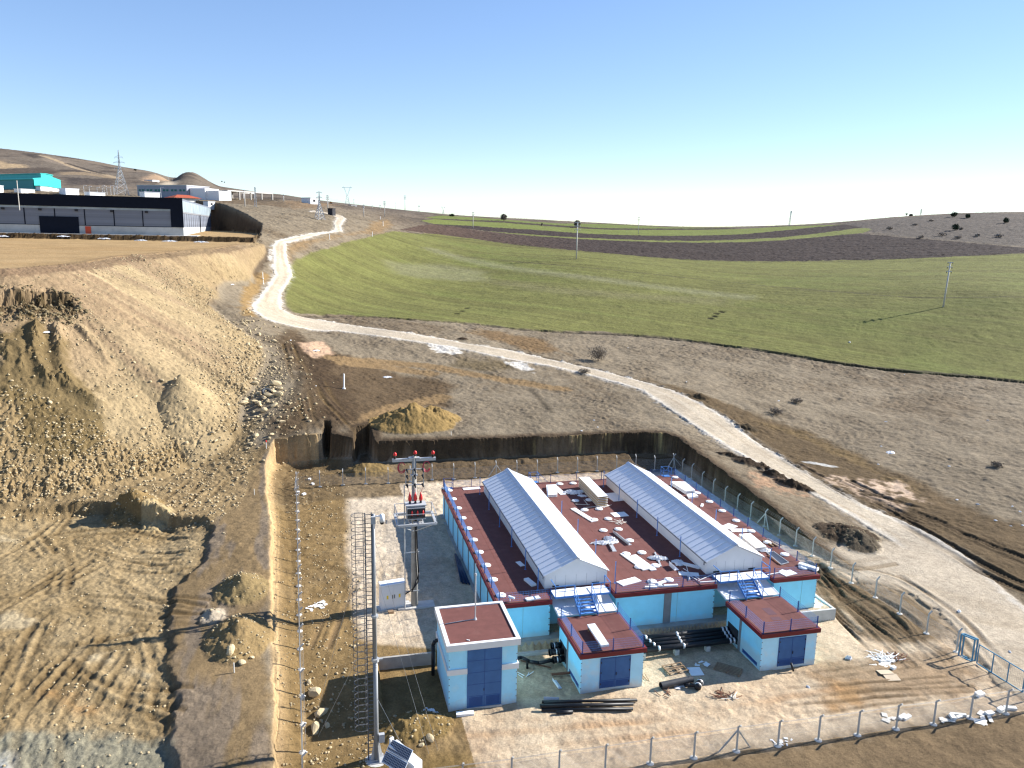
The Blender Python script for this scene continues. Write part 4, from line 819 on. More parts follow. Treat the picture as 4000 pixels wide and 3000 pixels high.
# roof railings: posts and welded mesh
def mesh_panel(L, h, vs, hs, r, zb=.12):
    g = MB(); n = int(L/vs)
    for i in range(n+1): x = min(i*vs, L); g.tube((x,0,zb), (x,0,zb+h), r, 3, cap=False)
    k = int(h/hs)
    for j in range(k+1): g.tube((0,0,zb+j*hs), (L,0,zb+j*hs), r, 3, cap=False)
    return g
RPOST = MB().box(-.035, .035, -.035, .035, 0, 1.05).box(-.08, .08, -.08, .08, 0, .015).build('railing_post', M_['navy'], None)
TPOST = MB().box(-.035, .035, -.035, .035, 0, 2.15).box(-.09, .09, -.09, .09, 0, .02).build('tall_post', M_['blue'], None)
RPAN = mesh_panel(3.23, .85, .10, .2, .007).build('railing_mesh', M_['blue'], None)
_used = set()
def place(proto, parent, loc, rz=0.0, sx=1.0):
    o = proto if proto.name not in _used else proto.copy()
    if proto.name in _used: COL.objects.link(o)
    _used.add(proto.name); o.parent = parent; o.matrix_parent_inverse = world_of(parent).inverted(); o.location = loc; o.rotation_euler = (0,0,rz); o.scale = (sx,1,1); return o
for k in range(11):
    for x in (.3, 31.72):
        y = min(.35+3.15*k, 31.8); place(RPOST, MAIN, (x, y, ZR-.01))
        if k < 10: place(RPAN, MAIN, (x, y, ZR), math.pi/2, 3.15/3.23)
for x0, x1 in ((.3, 4.95), (11.1, 21.0), (27.15, 31.72)):
    n = max(1, round((x1-x0)/3.25)); d = (x1-x0)/n
    for i in range(n+1):
        if x0+i*d > .4 and x0+i*d < 31.6: place(RPOST, MAIN, (x0+i*d, .3, ZR-.01))
        if i < n: place(RPAN, MAIN, (x0+i*d, .3, ZR), 0, d/3.23)
for i in range(10):
    x = .3+31.42*i/9
    if 0 < i < 9: place(RPOST, MAIN, (x, 31.85, ZR-.01))
    if i < 9: place(RPAN, MAIN, (x, 31.85, ZR), 0, 31.42/9/3.23)
for x, ys in ((4.3, (28.9, 23.5, 17.9, 12.3, 6.7, 2.2)), (11.75, (24.7, 19.0, 13.2, 7.6, 2.2)), (20.45, (28.9, 23.5, 17.9, 12.3, 6.7)), (27.85, (24.7, 19.0, 13.2, 7.6, 2.2))):
    for y in ys: place(TPOST, MAIN, (x, y, ZR-.01))
def cage(x, y):
    g = MB()
    for dx in (0, 1.1):
        for dy in (0, .9): g.box(x+dx-.03, x+dx+.03, y+dy-.03, y+dy+.03, 3.0 if dy else ZR, 5.75)
    for z in (5.1, 5.7):
        g.beam((x,y,z), (x,y+.9,z), .04, .04); g.beam((x+1.1,y,z), (x+1.1,y+.9,z), .04, .04); g.beam((x,y+.9,z), (x+1.1,y+.9,z), .04, .04)
    g.box(x, x+1.1, y, y+.9, 4.50, 4.54); return g
cage(11.6, 32.0).beam((12.8,32.9,5.7), (15.2,33.0,3.2), .04, .04).beam((12.8,32.4,5.7), (15.2,32.4,3.2), .04, .04).build('ladder_cage', M_['blue'], MAIN)
cage(.3, 31.4).build('ladder_cage', M_['navy'], MAIN)
cage(29.9, 31.4).build('ladder_cage', M_['blue'], MAIN)

# ------------------------------------------------------------------ valve chambers
def chamber(L, Rr, label, second):
    F, B_ = -7.59, -1.36; t = thing('valve_chamber', label, 'building', ((L+Rr)/2, (F+B_)/2, 0))
    x0, x1, y0, y1 = L+.2, Rr-.2, F+.2, B_-.1
    MB().box(x0, x1, y0+.06, y1, -.2, 3.12).build('wall', M_['xps'], t)
    MB().box(x0+.002, x1-.002, y0, y0+.06, -.2, 3.12).build('front_wall', M_['xpsw'], t)
    MB().box(L, Rr, F, B_, 3.12, 3.50).build('fascia', M_['fascia'], t)
    MB().box(L+.14, Rr-.14, F+.14, B_-.02, 3.45, 3.53).build('roof', M_['roofred'], t)
    d = MB().box(x0+1.66, x0+4.14, y0-.05, y0, .28, 2.86).build('door', M_['door'], t)
    xm = x0+2.9
    g = MB().box(x0+1.60, x0+1.66, y0-.07, y0, .28, 2.92).box(x0+4.14, x0+4.20, y0-.07, y0, .28, 2.92).box(x0+1.66, x0+4.14, y0-.07, y0, 2.86, 2.92).box(xm-.02, xm+.02, y0-.065, y0-.05, .28, 2.86).box(x0+1.66, x0+4.14, y0-.062, y0-.05, .92, .97)
    g.build('door_frame', M_['doord'], d)
    g = MB(); 
    for k in range(7): g.box(x0+1.75, xm-.08, y0-.075, y0-.05, .36+k*.075, .39+k*.075).box(xm+.08, x0+4.05, y0-.075, y0-.05, .36+k*.075, .39+k*.075)
    g.build('louvre', M_['doord'], d); MB().box(xm+.06, xm+.10, y0-.12, y0-.05, 1.35, 1.6).build('handle', M_['porc'], d)
    for hx in (x0+1.66, x0+4.10): 
        for hz in (.6, 1.6, 2.5): MB().box(hx-.02, hx+.05, y0-.09, y0-.05, hz, hz+.14).build('hinge', M_['porc'], d)
    MB().box(x0-.04, x0, -4.05, -3.70, 0, 3.12).build('side_strip', M_['strip'], t)
    MB().box(x0-.02, x0, -3.6, -1.75, .35, 1.75).build('pipe_opening', M_['dark'], t)
    MB().box(x0-.025, x0, -6.9, -4.5, .22, .52).build('side_louvre', M_['doord'], t)
    pieces('corner_clip', M_['strip'], t, [(x-.05, x+.05, y0-.035, y0-.002, .45+k*.55, .50+k*.55) for x in (x0, x1) for k in range(5)])
    for a, b in ((L+.25, F+.25), ((L+Rr)/2, F+.25), (Rr-.25, F+.25), (L+.25, -4.5), (L+.25, -1.6), (Rr-.25, -4.5), (Rr-.25, -1.6)): place(RPOST, t, (a, b, 3.52))
    wX = (Rr-L-.5)/2
    for i in range(2): place(RPAN, t, (L+.25+i*wX, F+.25, 3.53), 0, wX/3.23)
    for x in (L+.25, Rr-.25):
        for y in (F+.25, -4.5): place(RPAN, t, (x, y, 3.53), math.pi/2, 3.0/3.23)
    if second: pieces('roof_patch', mat('membrane_patch', (.10,.045,.055), .8), t, [(L+2.3, L+3.2, -5.6, -5.0, 3.531, 3.537), (L+2.5, L+3.3, -4.6, -3.3, 3.531, 3.537)])
    return t
chamber(5.115, 10.84, 'blue annex with red flat roof and white channel sections lying on top', False)
chamber(21.25, 26.92, 'blue annex with red flat roof and dark patches, next to the muddy tracks', True)

# ------------------------------------------------------------------ transformer kiosk
KI = thing('kiosk', 'tall light blue kiosk with white roof rim and full height dark blue doors', 'building', (-2.7,-4.5,0))
x0, x1, y0, y1 = -5.43, -.04, -7.54, -1.5
MB().box(x0, x1, y0, y1, -.3, 5.1).build('wall', mat('kiosk_blue', (.36,.74,.94), .75, var=.06, scale=1.2, stain=((.52,.76,.86), .8, .55, .5), dust=((.56,.50,.42), .0, .5, .7), seams=(1.25, 3.2, .02, .008, ('XY','Z'))), KI)
g = MB().box(-5.63, .16, -7.74, -7.44, 5.08, 5.6).box(-5.63, .16, -1.6, -1.3, 5.08, 5.6).box(-5.63, -5.33, -7.44, -1.6, 5.08, 5.6).box(-.14, .16, -7.44, -1.6, 5.08, 5.6).build('parapet', M_['whitew'], KI)
MB().box(-5.33, -.14, -7.44, -1.6, 5.08, 5.50).build('roof', M_['roofred'], KI)
MB().box(x0-.12, -4.0, y0-.12, y0, 3.05, 3.5).box(x0-.12, x0, y0, y1, 3.05, 3.5).build('band', M_['whitew'], KI); MB().box(-1.28, x1+.12, y0-.12, y0, 3.05, 3.5).box(x1, x1+.12, y0, y1, 3.05, 3.5).build('band', M_['whitew'], KI)
d = MB().box(-4.0, -1.28, y0-.06, y0, .12, 5.0).build('door', M_['door'], KI)
g = MB().box(-2.66, -2.62, y0-.075, y0-.06, .12, 5.0)
for z in (1.05, 2.05, 3.05, 4.05): g.box(-4.0, -1.28, y0-.07, y0-.06, z, z+.03)
g.build('door_seam', M_['doord'], d)
g = MB()
for k in range(9): g.box(-3.85, -2.78, y0-.09, y0-.06, .22+k*.088, .26+k*.088).box(-2.5, -1.42, y0-.09, y0-.06, .22+k*.088, .26+k*.088)
g.build('louvre', M_['doord'], d)
MB().box(-2.70, -2.66, y0-.11, y0-.06, 1.45, 1.65).build('handle', M_['porc'], d)
MB().box(-4.05, -1.2, y0-.12, y0, -.1, .10).build('sill', M_['concl'], KI)
rod = on_z(*c3(1578,405), 5.5); rt_ = rise(rod[0], rod[1], 2200)
MB().tube((rod[0],rod[1],5.5), (rod[0],rod[1],5.5+(rt_-5.5)*.8), .055, 8).tube((rod[0],rod[1],5.5), (rod[0],rod[1],5.75), .16, 8, .05).tube((rod[0],rod[1],5.5+(rt_-5.5)*.78), (rod[0],rod[1],5.5+(rt_-5.5)*.82), .09, 8).tube((rod[0],rod[1],5.5+(rt_-5.5)*.82), (rod[0],rod[1],rt_), .02, 6).build('lightning_rod', M_['galv'], KI)
MB().path([(rod[0],rod[1],5.53), (rod[0]-1.2,rod[1]-.1,5.53), (rod[0]-2.5,rod[1]-.3,5.53)], .03).build('earth_wire', M_['galv'], KI)
MB().path([(x0,-2.6,3.3), (x0-.35,-2.6,3.25), (x0-.5,-2.6,2.9), (x0-.5,-2.6,.2)], .16, 10).build('cable_duct', M_['blackp'], KI, True)
pieces('corner_clip', M_['strip'], KI, [(x, x+.08, y0-.03, y0-.002, .6+k*.52, .66+k*.52) for x in (x0, x1-.08) for k in range(8)])
tag(MB().box(-10.45, x0-.03, -.72, -.50, -.6, 1.10).build('retaining_wall', M_['conc']), 'low concrete retaining wall joined to the kiosk', 'wall')
# retained face of the plinth behind the kiosk
tag(MB().box(x1+.0, -.16, -.72, -.5, -.3, 1.0).build('wall_stub', M_['conc']), 'short concrete wall stub behind the kiosk', 'wall')
# ------------------------------------------------------------------ fences
POSTH = 1.95
FP = MB().box(-.05, .05, -.05, .05, -.4, POSTH).extr([(-.06,POSTH),(.06,POSTH),(.06+.30,POSTH+.30),(-.06+.33,POSTH+.36)], (0,-.055,0), (1,0,0), (0,0,1), (0,1,0), .11).build('fence_post', M_['post'], None)
FB = MB().lathe((0,0,0), [(.30,-.3),(.28,.02),(.18,.06),(.02,.07)], 12).build('concrete_footing', M_['concl'], None)
def chain_panel(L):
    g = MB(); h = 1.55; s = .13; k = -h
    while k < L:
        for sg in (1, -1):
            a, b = (k, k+h) if sg > 0 else (k+h, k)
            x0, z0, x1, z1 = (a, 0, b, h) if sg > 0 else (a, 0, b, h)
            lo, hi = min(x0, x1), max(x0, x1)
            c0, c1_ = max(lo, 0), min(hi, L)
            if c1_ > c0:
                f = lambda x: z0+(z1-z0)*(x-x0)/(x1-x0)
                g.tube((c0, 0, .08+f(c0)), (c1_, 0, .08+f(c1_)), .006, 3, cap=False)
        k += s
    for z in (.08, .85, 1.63): g.tube((0,0,z), (L,0,z), .006, 3, cap=False)
    for i in range(3): g.tube((0,-.07-.10*i,POSTH-.02+.11*i), (L,-.07-.10*i,POSTH-.02+.11*i), .007, 3, cap=False)
    return g
FM = chain_panel(3.2).build('chain_link', M_['wire'], None)
def tilt_place(proto, parent, p, q, L0):
    o = place(proto, parent, p); d = Vector(q)-Vector(p); o.rotation_euler = (0, -math.atan2(d.z, math.hypot(d.x, d.y)), math.atan2(d.y, d.x)); o.scale = (d.length/L0, 1, 1); return o
def fence(pts, braced, label, out_right=True, ends=True):
    """posts along pts; the arms lean to the right of the walking direction"""
    m = pts[len(pts)//2]; t = thing('chain_link_fence', label, 'fence', (m[0], m[1], ground_z(m[0], m[1])))
    P = [(x, y, ground_z(x, y)) for x, y in pts]
    for i, p in enumerate(P):
        a = P[max(i-1, 0)]; b = P[min(i+1, len(P)-1)]; an = math.atan2(b[1]-a[1], b[0]-a[0])-math.pi/2
        place(FP, t, p, an+random.uniform(-.03,.03)); place(FB, t, (p[0], p[1], p[2]), random.uniform(0,6))
        if i in braced:
            u = Vector((b[0]-a[0], b[1]-a[1], 0)).normalized(); g = MB()
            for s in (-1, 1):
                e = Vector(p)+u*(1.25*s)+Vector((-u.y, u.x, 0))*.25; e.z = ground_z(e.x, e.y)-.05; g.beam(Vector(p)+Vector((0,0,1.72)), e, .09, .09)
            g.build('brace', M_['post'], t)
        if i < len(P)-1: tilt_place(FM, t, p, P[i+1], 3.2)
    return t
def rows(a, b, n): return [(a[0]+(b[0]-a[0])*i/(n-1), a[1]+(b[1]-a[1])*i/(n-1)) for i in range(n)]
fence(rows((-15.9,-16.2), (40.7,-16.9), 18), {9}, 'front chain link fence of the compound nearest the camera, white footings')
_bl = on_z(*c6(1475,300), .9); _br = (38.5, 46.2)
fence(rows((_bl[0], 45.9), _br, 19)[::-1], {9, 0}, 'rear chain link fence below the dark excavated bank')
fence([(40.75,-8.2),(40.75,-4.6),(40.72,-1.0),(40.65,2.5),(40.45,6.0),(40.2,9.3),(40.0,12.4),(39.85,15.5),(39.65,18.6),(39.5,21.7),(39.35,24.8),(39.2,27.9),(39.05,31.0),(38.95,34.2),(38.85,37.4),(38.75,40.5),(38.65,43.4),(38.5,46.2)][::1], {9, 17}, 'right hand chain link fence between the long building and the access track')
fence(rows((_bl[0], 45.9), (-16.2,-13.4), 20)[::-1], {19}, 'left chain link fence under the sunlit cut bank')
# ------------------------------------------------------------------ sliding gate
A = on_z(*c5(1556,852), 0); Bq = on_z(*c5(1652,892), 0); Cq = on_z(*c5(2016,1122), 0)
GT = thing('sliding_gate', 'blue steel frame sliding gate with wire infill at the yard entrance', 'gate', tuple(Bq))
hA = 2.05; dA = Vector((Cq-Bq)).normalized(); dA.z = 0
def gate_frame(p, q, h, name, mid, w=.07, z0=.12):
    p = Vector(p); q = Vector(q); g = MB(); up = Vector((0,0,1))
    for k in range(mid+2):
        a = p.lerp(q, k/(mid+1)); g.beam(a+up*z0, a+up*h, w, w)
    g.beam(p+up*h, q+up*h, w, w); g.beam(p+up*z0, q+up*z0, w, w); return g.build(name, M_['gateb'], GT)
M_['gateb'] = mat('teal_blue_steel', (.07,.22,.34), .45, var=.08)
n_ = Vector((-dA.y, dA.x, 0))*.35
gate_frame(Vector(A), Vector(Bq), hA+.05, 'portal_frame', 0, .10, .0); gate_frame(Vector(A)+n_, Vector(Bq)+n_, hA+.05, 'portal_frame', 0, .10, .0)
g = MB()
for b in (A, Bq): g.beam(Vector(b)+Vector((0,0,hA+.05)), Vector(b)+n_+Vector((0,0,hA+.05)), .1, .1)
g.build('portal_tie', M_['gateb'], GT)
gate_frame(Vector(Bq)+dA*.5, Vector(Cq), hA-.15, 'gate_leaf', 2)
gm = mesh_panel((Vector(Cq)-Vector(Bq)).length-.5, 1.7, .16, .16, .0045, .14).build('wire_infill', M_['wire'], GT)
gm.matrix_parent_inverse = world_of(GT).inverted(); gm.location = Vector(Bq)+dA*.5; gm.rotation_euler = (0,0,math.atan2(dA.y, dA.x))
gate_frame(Vector(Cq), Vector(Cq)+dA*.9, hA+.1, 'end_portal', 0, .10, .0)
# ------------------------------------------------------------------ transformer pole
bx, by = -6.19, 8.26; gz = ground_z(bx, by)
TP = thing('transformer_pole', 'concrete pole carrying a grey transformer, a railed platform and red capped insulators', 'utility pole', (bx, by, gz))
MB().tube((bx,by,gz-.3), (bx,by,15.9), .34, 14, .20).build('pole', M_['conc'], TP, True)
MB().box(bx-1.6, bx+1.9, by-.7, by+.7, gz-.3, gz+.14).build('base_slab', M_['concl'], TP)
MB().box(bx-2.0, bx+2.0, by-.14, by+.14, 15.45, 15.72).box(bx-.5, bx+.5, by-.22, by+.22, 15.72, 15.80).build('crossarm', M_['galv'], TP)
for k, x in enumerate((-1.75, .1, 1.75)):
    ins = MB().lathe((bx+x,by,15.72 if k != 1 else 15.8), [(.05,0),(.13,.05),(.06,.10),(.13,.16),(.06,.22),(.12,.28),(.04,.30)], 10).build('insulator', M_['porc'], TP, True)
    MB().lathe((bx+x,by,16.0 if k != 1 else 16.08), [(.08,0),(.15,.05),(.16,.18),(.11,.30),(.03,.36)], 10).build('cap', M_['red'], ins, True)
fy = by-.42
g = MB()
for z in (13.25, 14.75): g.box(bx-.85, bx+.85, fy-.05, fy+.05, z, z+.08)
g.box(bx-.85, bx-.77, fy-.05, fy+.05, 13.25, 14.8).box(bx+.77, bx+.85, fy-.05, fy+.05, 13.25, 14.8).box(bx-.3, bx+.3, fy, by, 14.1, 14.2); g.build('switch_frame', M_['galv'], TP)
for x in (-.72, 0, .72):
    for z in (13.3, 14.15, 14.75):
        MB().tube((bx+x,fy-.05,z+.04), (bx+x+.06,fy-.42,z-.16), .13, 8, .05).build('insulator', M_['porc'], TP)
px0, px1, py0, py1, pz_ = bx-1.75, bx+1.75, by-2.2, by+.9, 10.05
g = MB()
for a, b in (((px0,py0),(px1,py0)), ((px1,py0),(px1,py1)), ((px1,py1),(px0,py1)), ((px0,py1),(px0,py0))):
    g.beam((*a,pz_), (*b,pz_), .22, .18); g.beam((*a,pz_+1.0), (*b,pz_+1.0), .05, .05); g.beam((*a,pz_), (*a,pz_+1.0), .06, .06)
g.box(bx-.65, bx-.45, py0, py1, pz_-.05, pz_+.1).box(bx+.45, bx+.65, py0, py1, pz_-.05, pz_+.1).box(bx-.3, bx+.5, py0+.15, py0+.75, pz_+.02, pz_+.08)
g.beam((bx,by-.3,8.7), (px1-.2,py0+.1,pz_-.1), .07, .07).beam((bx,by-.3,8.7), (px0+.2,py0+.1,pz_-.1), .07, .07); g.build('platform', M_['galv'], TP)
tk = MB().box(bx-.85, bx+.85, by-1.5, by-.5, pz_+.25, pz_+1.55).box(bx-.95, bx+.95, by-1.58, by-.42, pz_+1.55, pz_+1.64).build('transformer_tank', M_['grey'], TP)
g = MB()
for k in range(15): g.box(bx-.78+k*.11, bx-.74+k*.11, by-1.78, by-1.5, pz_+.4, pz_+1.42)
g.build('cooling_fin', mat('dark_cooling_fin', (.05,.055,.06), .5), tk); pieces('fin_rail', M_['grey'], tk, [(bx-.86, bx+.86, by-1.80, by-1.74, pz_+1.40, pz_+1.47), (bx-.86, bx+.86, by-1.80, by-1.74, pz_+.36, pz_+.42)])
for x in (-.5, 0, .5):
    bs = MB().lathe((bx+x,by-.95,pz_+1.64), [(.09,0),(.13,.08),(.08,.16),(.12,.24),(.06,.32)], 10).build('bushing', M_['porc'], tk, True)
    MB().lathe((bx+x,by-.95,pz_+1.9), [(.14,0),(.18,.2),(.12,.5),(.03,.8)], 10).build('bushing_cap', M_['red'], tk, True)
    MB().lathe((bx+x+.1,by-1.83,pz_+.75), [(.03,0),(.10,.1),(.08,.35),(.02,.5)], 8).build('cable_boot', M_['red'], tk, True)
g = MB()
for s in (-1, 1):
    for k in range(3):
        c = Vector((bx+s*1.15, by-.15, 14.95-k*.05)); r = .42+.05*k; g.path([c+Vector((math.cos(t)*r*.7, .05*k, math.sin(t)*r)) for t in np.linspace(.5, 5.8, 14)], .03, 5)
for x in (-.5, 0, .5): g.path([(bx+x*1.4,fy-.3,13.2), (bx+x*1.2,by-.9,12.9), (bx+x,by-.95,12.6)], .02, 4)
g.build('red_cable', mat('red_cable', (.45,.05,.08), .5), TP)
MB().tube((bx-.95,by-.6,gz), (bx-.98,by-.6,13.4), .055, 6).build('conduit', M_['galv'], TP)
MB().path([(bx+.16,by-.34,10.0), (bx+.22,by-.42,7.0), (bx+.34,by-.45,4.6), (bx+.28,by-.45,3.6), (bx-.3,by-.5,2.9), (bx-.95,by-.6,2.6)], .07, 8).path([(bx+.05,by-.34,10.0), (bx+.1,by-.44,6.0), (bx+.2,by-.46,4.0), (bx-.3,by-.5,2.7)], .05, 6).build('cable', M_['blackp'], TP, True)
g = MB()
for z in (2.7, 6.6, 9.2): g.box(bx-.95, bx+.42, by-.42, by-.34, z, z+.08)
g.build('cable_bracket', M_['galv'], TP)
# ------------------------------------------------------------------ cabinet
ca, cb = on_z(*c1(343,1262), 1.0), on_z(*c1(515,1232), 1.0); cw = math.hypot(*(cb-ca)[:2]); ch = rise(ca[0], ca[1], c1(0,1085)[1])
CB = thing('electrical_cabinet', 'white two door electrical cabinet standing beside the transformer pole', 'cabinet', (ca[0]+cw/2, ca[1]+.45, 1.0), math.atan2((cb-ca)[1], (cb-ca)[0]), local=True)
chh = ch-1.0
MB().box(-cw/2, cw/2, -.45, .45, .12, chh).build('body', M_['whitew'], CB); MB().box(-cw/2-.06, cw/2+.06, -.52, .52, chh, chh+.08).build('rain_roof', M_['white'], CB)
MB().box(-cw/2-.3, cw/2+.6, -.62, .6, -.3, .12).build('base_slab', M_['concl'], CB)
for s in (-1, 1):
    d = MB().box(min(s*.015, s*(cw/2-.08)), max(s*.015, s*(cw/2-.08)), -.48, -.45, .22, chh-.08).build('cabinet_door', M_['whitew'], CB)
    MB().box(s*.10-.03, s*.10+.03, -.51, -.48, chh*.45, chh*.6).build('handle', M_['porc'], d)
    sg = MB().box(s*cw*.25-.09, s*cw*.25+.09, -.487, -.48, chh*.45, chh*.6).build('warning_sign', M_['yellow'], d)
    
tag(MB().obox((ca[0]+.9, ca[1]-.75, ground_z(ca[0]+.9, ca[1]-.75)), .5, .4, .22, .2).build('wooden_crate', M_['wood']), 'small brown wooden box on the ground in front of the white cabinet', 'box')
M_['pgrey'] = mat('grey_pole_steel', (.27,.28,.29), .55, .2, var=.12, scale=1)
# ------------------------------------------------------------------ camera pole and caged ladder mast
bx, by = -11.23, -12.05; gz = ground_z(bx, by); hz_ = 18.1
CPo = thing('camera_pole', 'tall grey steel pole with a white dome camera on top', 'pole', (bx, by, gz))
MB().tube((bx,by,gz), (bx,by,7.6), .17, 10, .15).tube((bx,by,7.6), (bx,by,hz_), .125, 10, .09).build('shaft', M_['pgrey'], CPo, True)
MB().tube((bx,by,7.55), (bx,by,7.75), .26, 10).box(bx+.1, bx+.5, by-.05, by+.05, 7.6, 7.7).build('collar', M_['galv'], CPo); MB().tube((bx,by,10.8), (bx,by,10.95), .24, 10).build('collar', M_['galv'], CPo)
g = MB().box(bx-.5, bx+.5, by-.5, by+.5, gz+.05, gz+.10)
for k in range(4):
    a = Vector((math.cos(k*math.pi/2+.4), math.sin(k*math.pi/2+.4), 0)); g.extr([(.18,.10),(.48,.10),(.18,1.6)], Vector((bx,by,gz))-Vector((-a.y,a.x,0))*.015, a, (0,0,1), Vector((-a.y,a.x,0)), .03)
g.build('base_plate', M_['galv'], CPo); MB().lathe((bx,by,gz-.3), [(.85,0),(.8,.34),(.02,.36)], 18).build('concrete_base', M_['concl'], CPo)
MB().box(bx+.15, bx+.55, by-.28, by+.0, gz+1.5, gz+2.1).build('junction_box', M_['grey'], CPo)
cm = MB().beam((bx,by,hz_-.15), (bx+.55,by-.05,hz_-.15), .08, .08).tube((bx+.55,by-.05,hz_-.05), (bx+.55,by-.05,hz_-.55), .15, 12, .17).build('camera', M_['white'], CPo, True)
MB().lathe((bx+.55,by-.05,hz_-.74), [(.02,0),(.10,.03),(.15,.12),(.16,.19)], 12).build('dome', M_['porc'], cm, True); MB().box(bx-.16, bx+.12, by-.3, by-.1, hz_-.6, hz_-.1).build('antenna_box', M_['grey'], CPo)
lx, ly = bx-.55, by+.05
LM = thing('caged_ladder', 'tall steel ladder with round safety cage beside the camera pole', 'ladder', (lx, ly, gz))
g = MB()
for s in (0, .42): g.tube((lx+s,ly,gz), (lx+s,ly,hz_+.1), .045, 6)
g.build('rail', M_['dsteel'], LM)
g = MB(); z = gz+.4
while z < hz_: g.tube((lx-.02,ly,z), (lx+.52,ly,z), .024, 5); z += .3
g.build('rung', M_['dsteel'], LM)
g = MB(); z = gz+2.6; cx_, cy_ = lx-.55, ly
while z < hz_:
    P = [(cx_+.15+math.cos(t)*.50, cy_+math.sin(t)*.42, z) for t in np.linspace(.55, 2*math.pi-.55, 11)]; P = [(lx,ly+.02,z)]+P+[(lx,ly-.02,z)]; g.path(P, .022, 4); z += .5
for t in np.linspace(1.0, 2*math.pi-1.0, 5): x, y = cx_+.15+math.cos(t)*.50, cy_+math.sin(t)*.42; g.tube((x,y,gz+2.6), (x,y,hz_), .016, 4)
g.build('safety_cage', M_['dsteel'], LM)
for a, b in (((lx,ly,gz+9.2), (-15.2,-8.6)), ((lx,ly,gz+16.5), (-15.6,-7.6)), ((bx,by,gz+14.5), (-7.6,-12.3)), ((bx,by,gz+16.5), (-6.9,-12.0)), ((bx,by,gz+5.0), (-8.6,-14.2))):
    MB().tube(a, (b[0], b[1], ground_z(*b)), .012, 4).build('guy_wire', M_['galv'], LM)
# ------------------------------------------------------------------ solar unit
tl, tr_ = on_z(*c3(976,1262), 3.1), on_z(*c3(1130,1347), 3.1); ux = Vector(tr_-tl); wS = ux.length; ux.normalize()
dn = Vector((ux.y, -ux.x, 0)); dn = dn if dn.y < 0 else -dn; dn = (dn*.62+Vector((0,0,-.78))).normalized(); o_ = Vector(tl)
SB = thing('solar_unit', 'white solar powered equipment box with two tilted panels at the near fence', 'solar unit', (o_.x+.5, o_.y-.3, ground_z(o_.x+.5, o_.y-.3)))
nn = ux.cross(dn).normalized(); nn = nn if nn.z > 0 else -nn
for k in range(2):
    a = o_+dn*(k*.80); fr = MB().extr([(0,0),(wS,0),(wS,.74),(0,.74)], a-nn*.04, ux, dn, nn, .04).build('panel_frame', M_['white'], SB)
    me_ = MB().extr([(.05,.05),(wS-.05,.05),(wS-.05,.69),(.05,.69)], (0,0,0), (1,0,0), (0,1,0), (0,0,1), .012).build('solar_panel', M_['pv'], fr)
    me_.matrix_basis = Matrix(((ux.x,dn.x,nn.x,a.x+nn.x*.003),(ux.y,dn.y,nn.y,a.y+nn.y*.003),(ux.z,dn.z,nn.z,a.z+nn.z*.003),(0,0,0,1)))
by_ = ux.cross(Vector((0,0,1))); by_ = by_ if by_.y > 0 else -by_
q = o_+ux*.1+by_*.1; g0 = ground_z(q.x, q.y)
MB().extr([(0,g0+.3),(wS+.35,g0+.3),(wS+.35,2.35),(0,2.85)], Vector((q.x,q.y,0))-by_*.45, ux, (0,0,1), by_, .75).build('box', M_['white'], SB)
MB().extr([(-.12,2.2),(.02,2.2),(.02,3.2),(-.12,3.2)], Vector((q.x,q.y,0))-by_*.3, ux, (0,0,1), by_, .3).build('side_post', M_['white'], SB)
MB().extr([(-.1,g0-.2),(wS+.45,g0-.2),(wS+.45,g0+.3),(-.1,g0+.3)], Vector((q.x,q.y,0))-by_*.6, ux, (0,0,1), by_, 1.0).build('plinth', M_['concl'], SB)
# ------------------------------------------------------------------ pipes
def pipe_thing(name, label, p, q, r, m='blackp', group=None, bands=(), worn=False, cat='pipe'):
    p = Vector(p); q = Vector(q); d = (q-p)
    o = MB().tube(p, q, r, 14).build(name, M_[m], None, False); o.data.polygons.foreach_set('use_smooth', [len(f.vertices) == 4 for f in o.data.polygons]); tag(o, label, cat, group)
    for a in bands: c = p+d*a; e = d.normalized()*.09; b = MB().tube(c-e, c+e, r+.012, 14).build('band', M_['silver'], o, True)
    return o
yb = -3.05
for i, (dy, z, lab) in enumerate(((1.15, 1.05, 'black insulated pipe with silver bands between the annexes, nearest the plinth'), (.72, .92, 'black insulated pipe with silver bands between the annexes, second from the plinth'), (.30, .80, 'black insulated pipe with silver bands between the annexes, third from the plinth'), (-.30, .74, 'black insulated pipe with silver bands between the annexes, nearest the camera'))):
    pipe_thing('insulated_pipe', lab, (10.66, yb+dy, z), (21.42, yb+dy-.05, z), .20 if i in (1, 2) else .24, 'blackp', 'insulated pipes between the two annexes', (.03,.07,.24+.02*i,.52,.94,.975))
for x, lab in ((12.4, 'small concrete block under the left end of the black pipes'), (15.6, 'small concrete block under the middle of the black pipes'), (18.6, 'small concrete block under the right end of the black pipes')):
    tag(MB().box(x-.2, x+.2, yb-.55, yb-.1, -.1, .50).build('support_block', M_['concl']), lab, 'block')
for i, (a, b, r) in enumerate(((c4(215,1003), c4(900,992), .12), (c4(200,1030), c4(865,1022), .13), (c4(205,1052), c4(872,1040), .13), (c4(212,1060), c4(870,1056), .13), (c4(230,1012), c4(850,985), .10))):
    p, q = on_z(*a, .1), on_z(*b, .1); z = .16+(.22 if i == 2 else 0)
    pipe_thing('black_pipe', ('thin black plastic pipe, rearmost of the loose stack in front of the annex', 'black plastic pipe, second from the back of the loose stack', 'black plastic pipe lying on top of the loose stack', 'black plastic pipe nearest the camera in the loose stack', 'thinnest black plastic pipe lying slanted behind the loose stack')[i], (p[0],p[1],z), (q[0],q[1],z+.02), r, 'blackp', 'black pipes stacked in front of the annex')
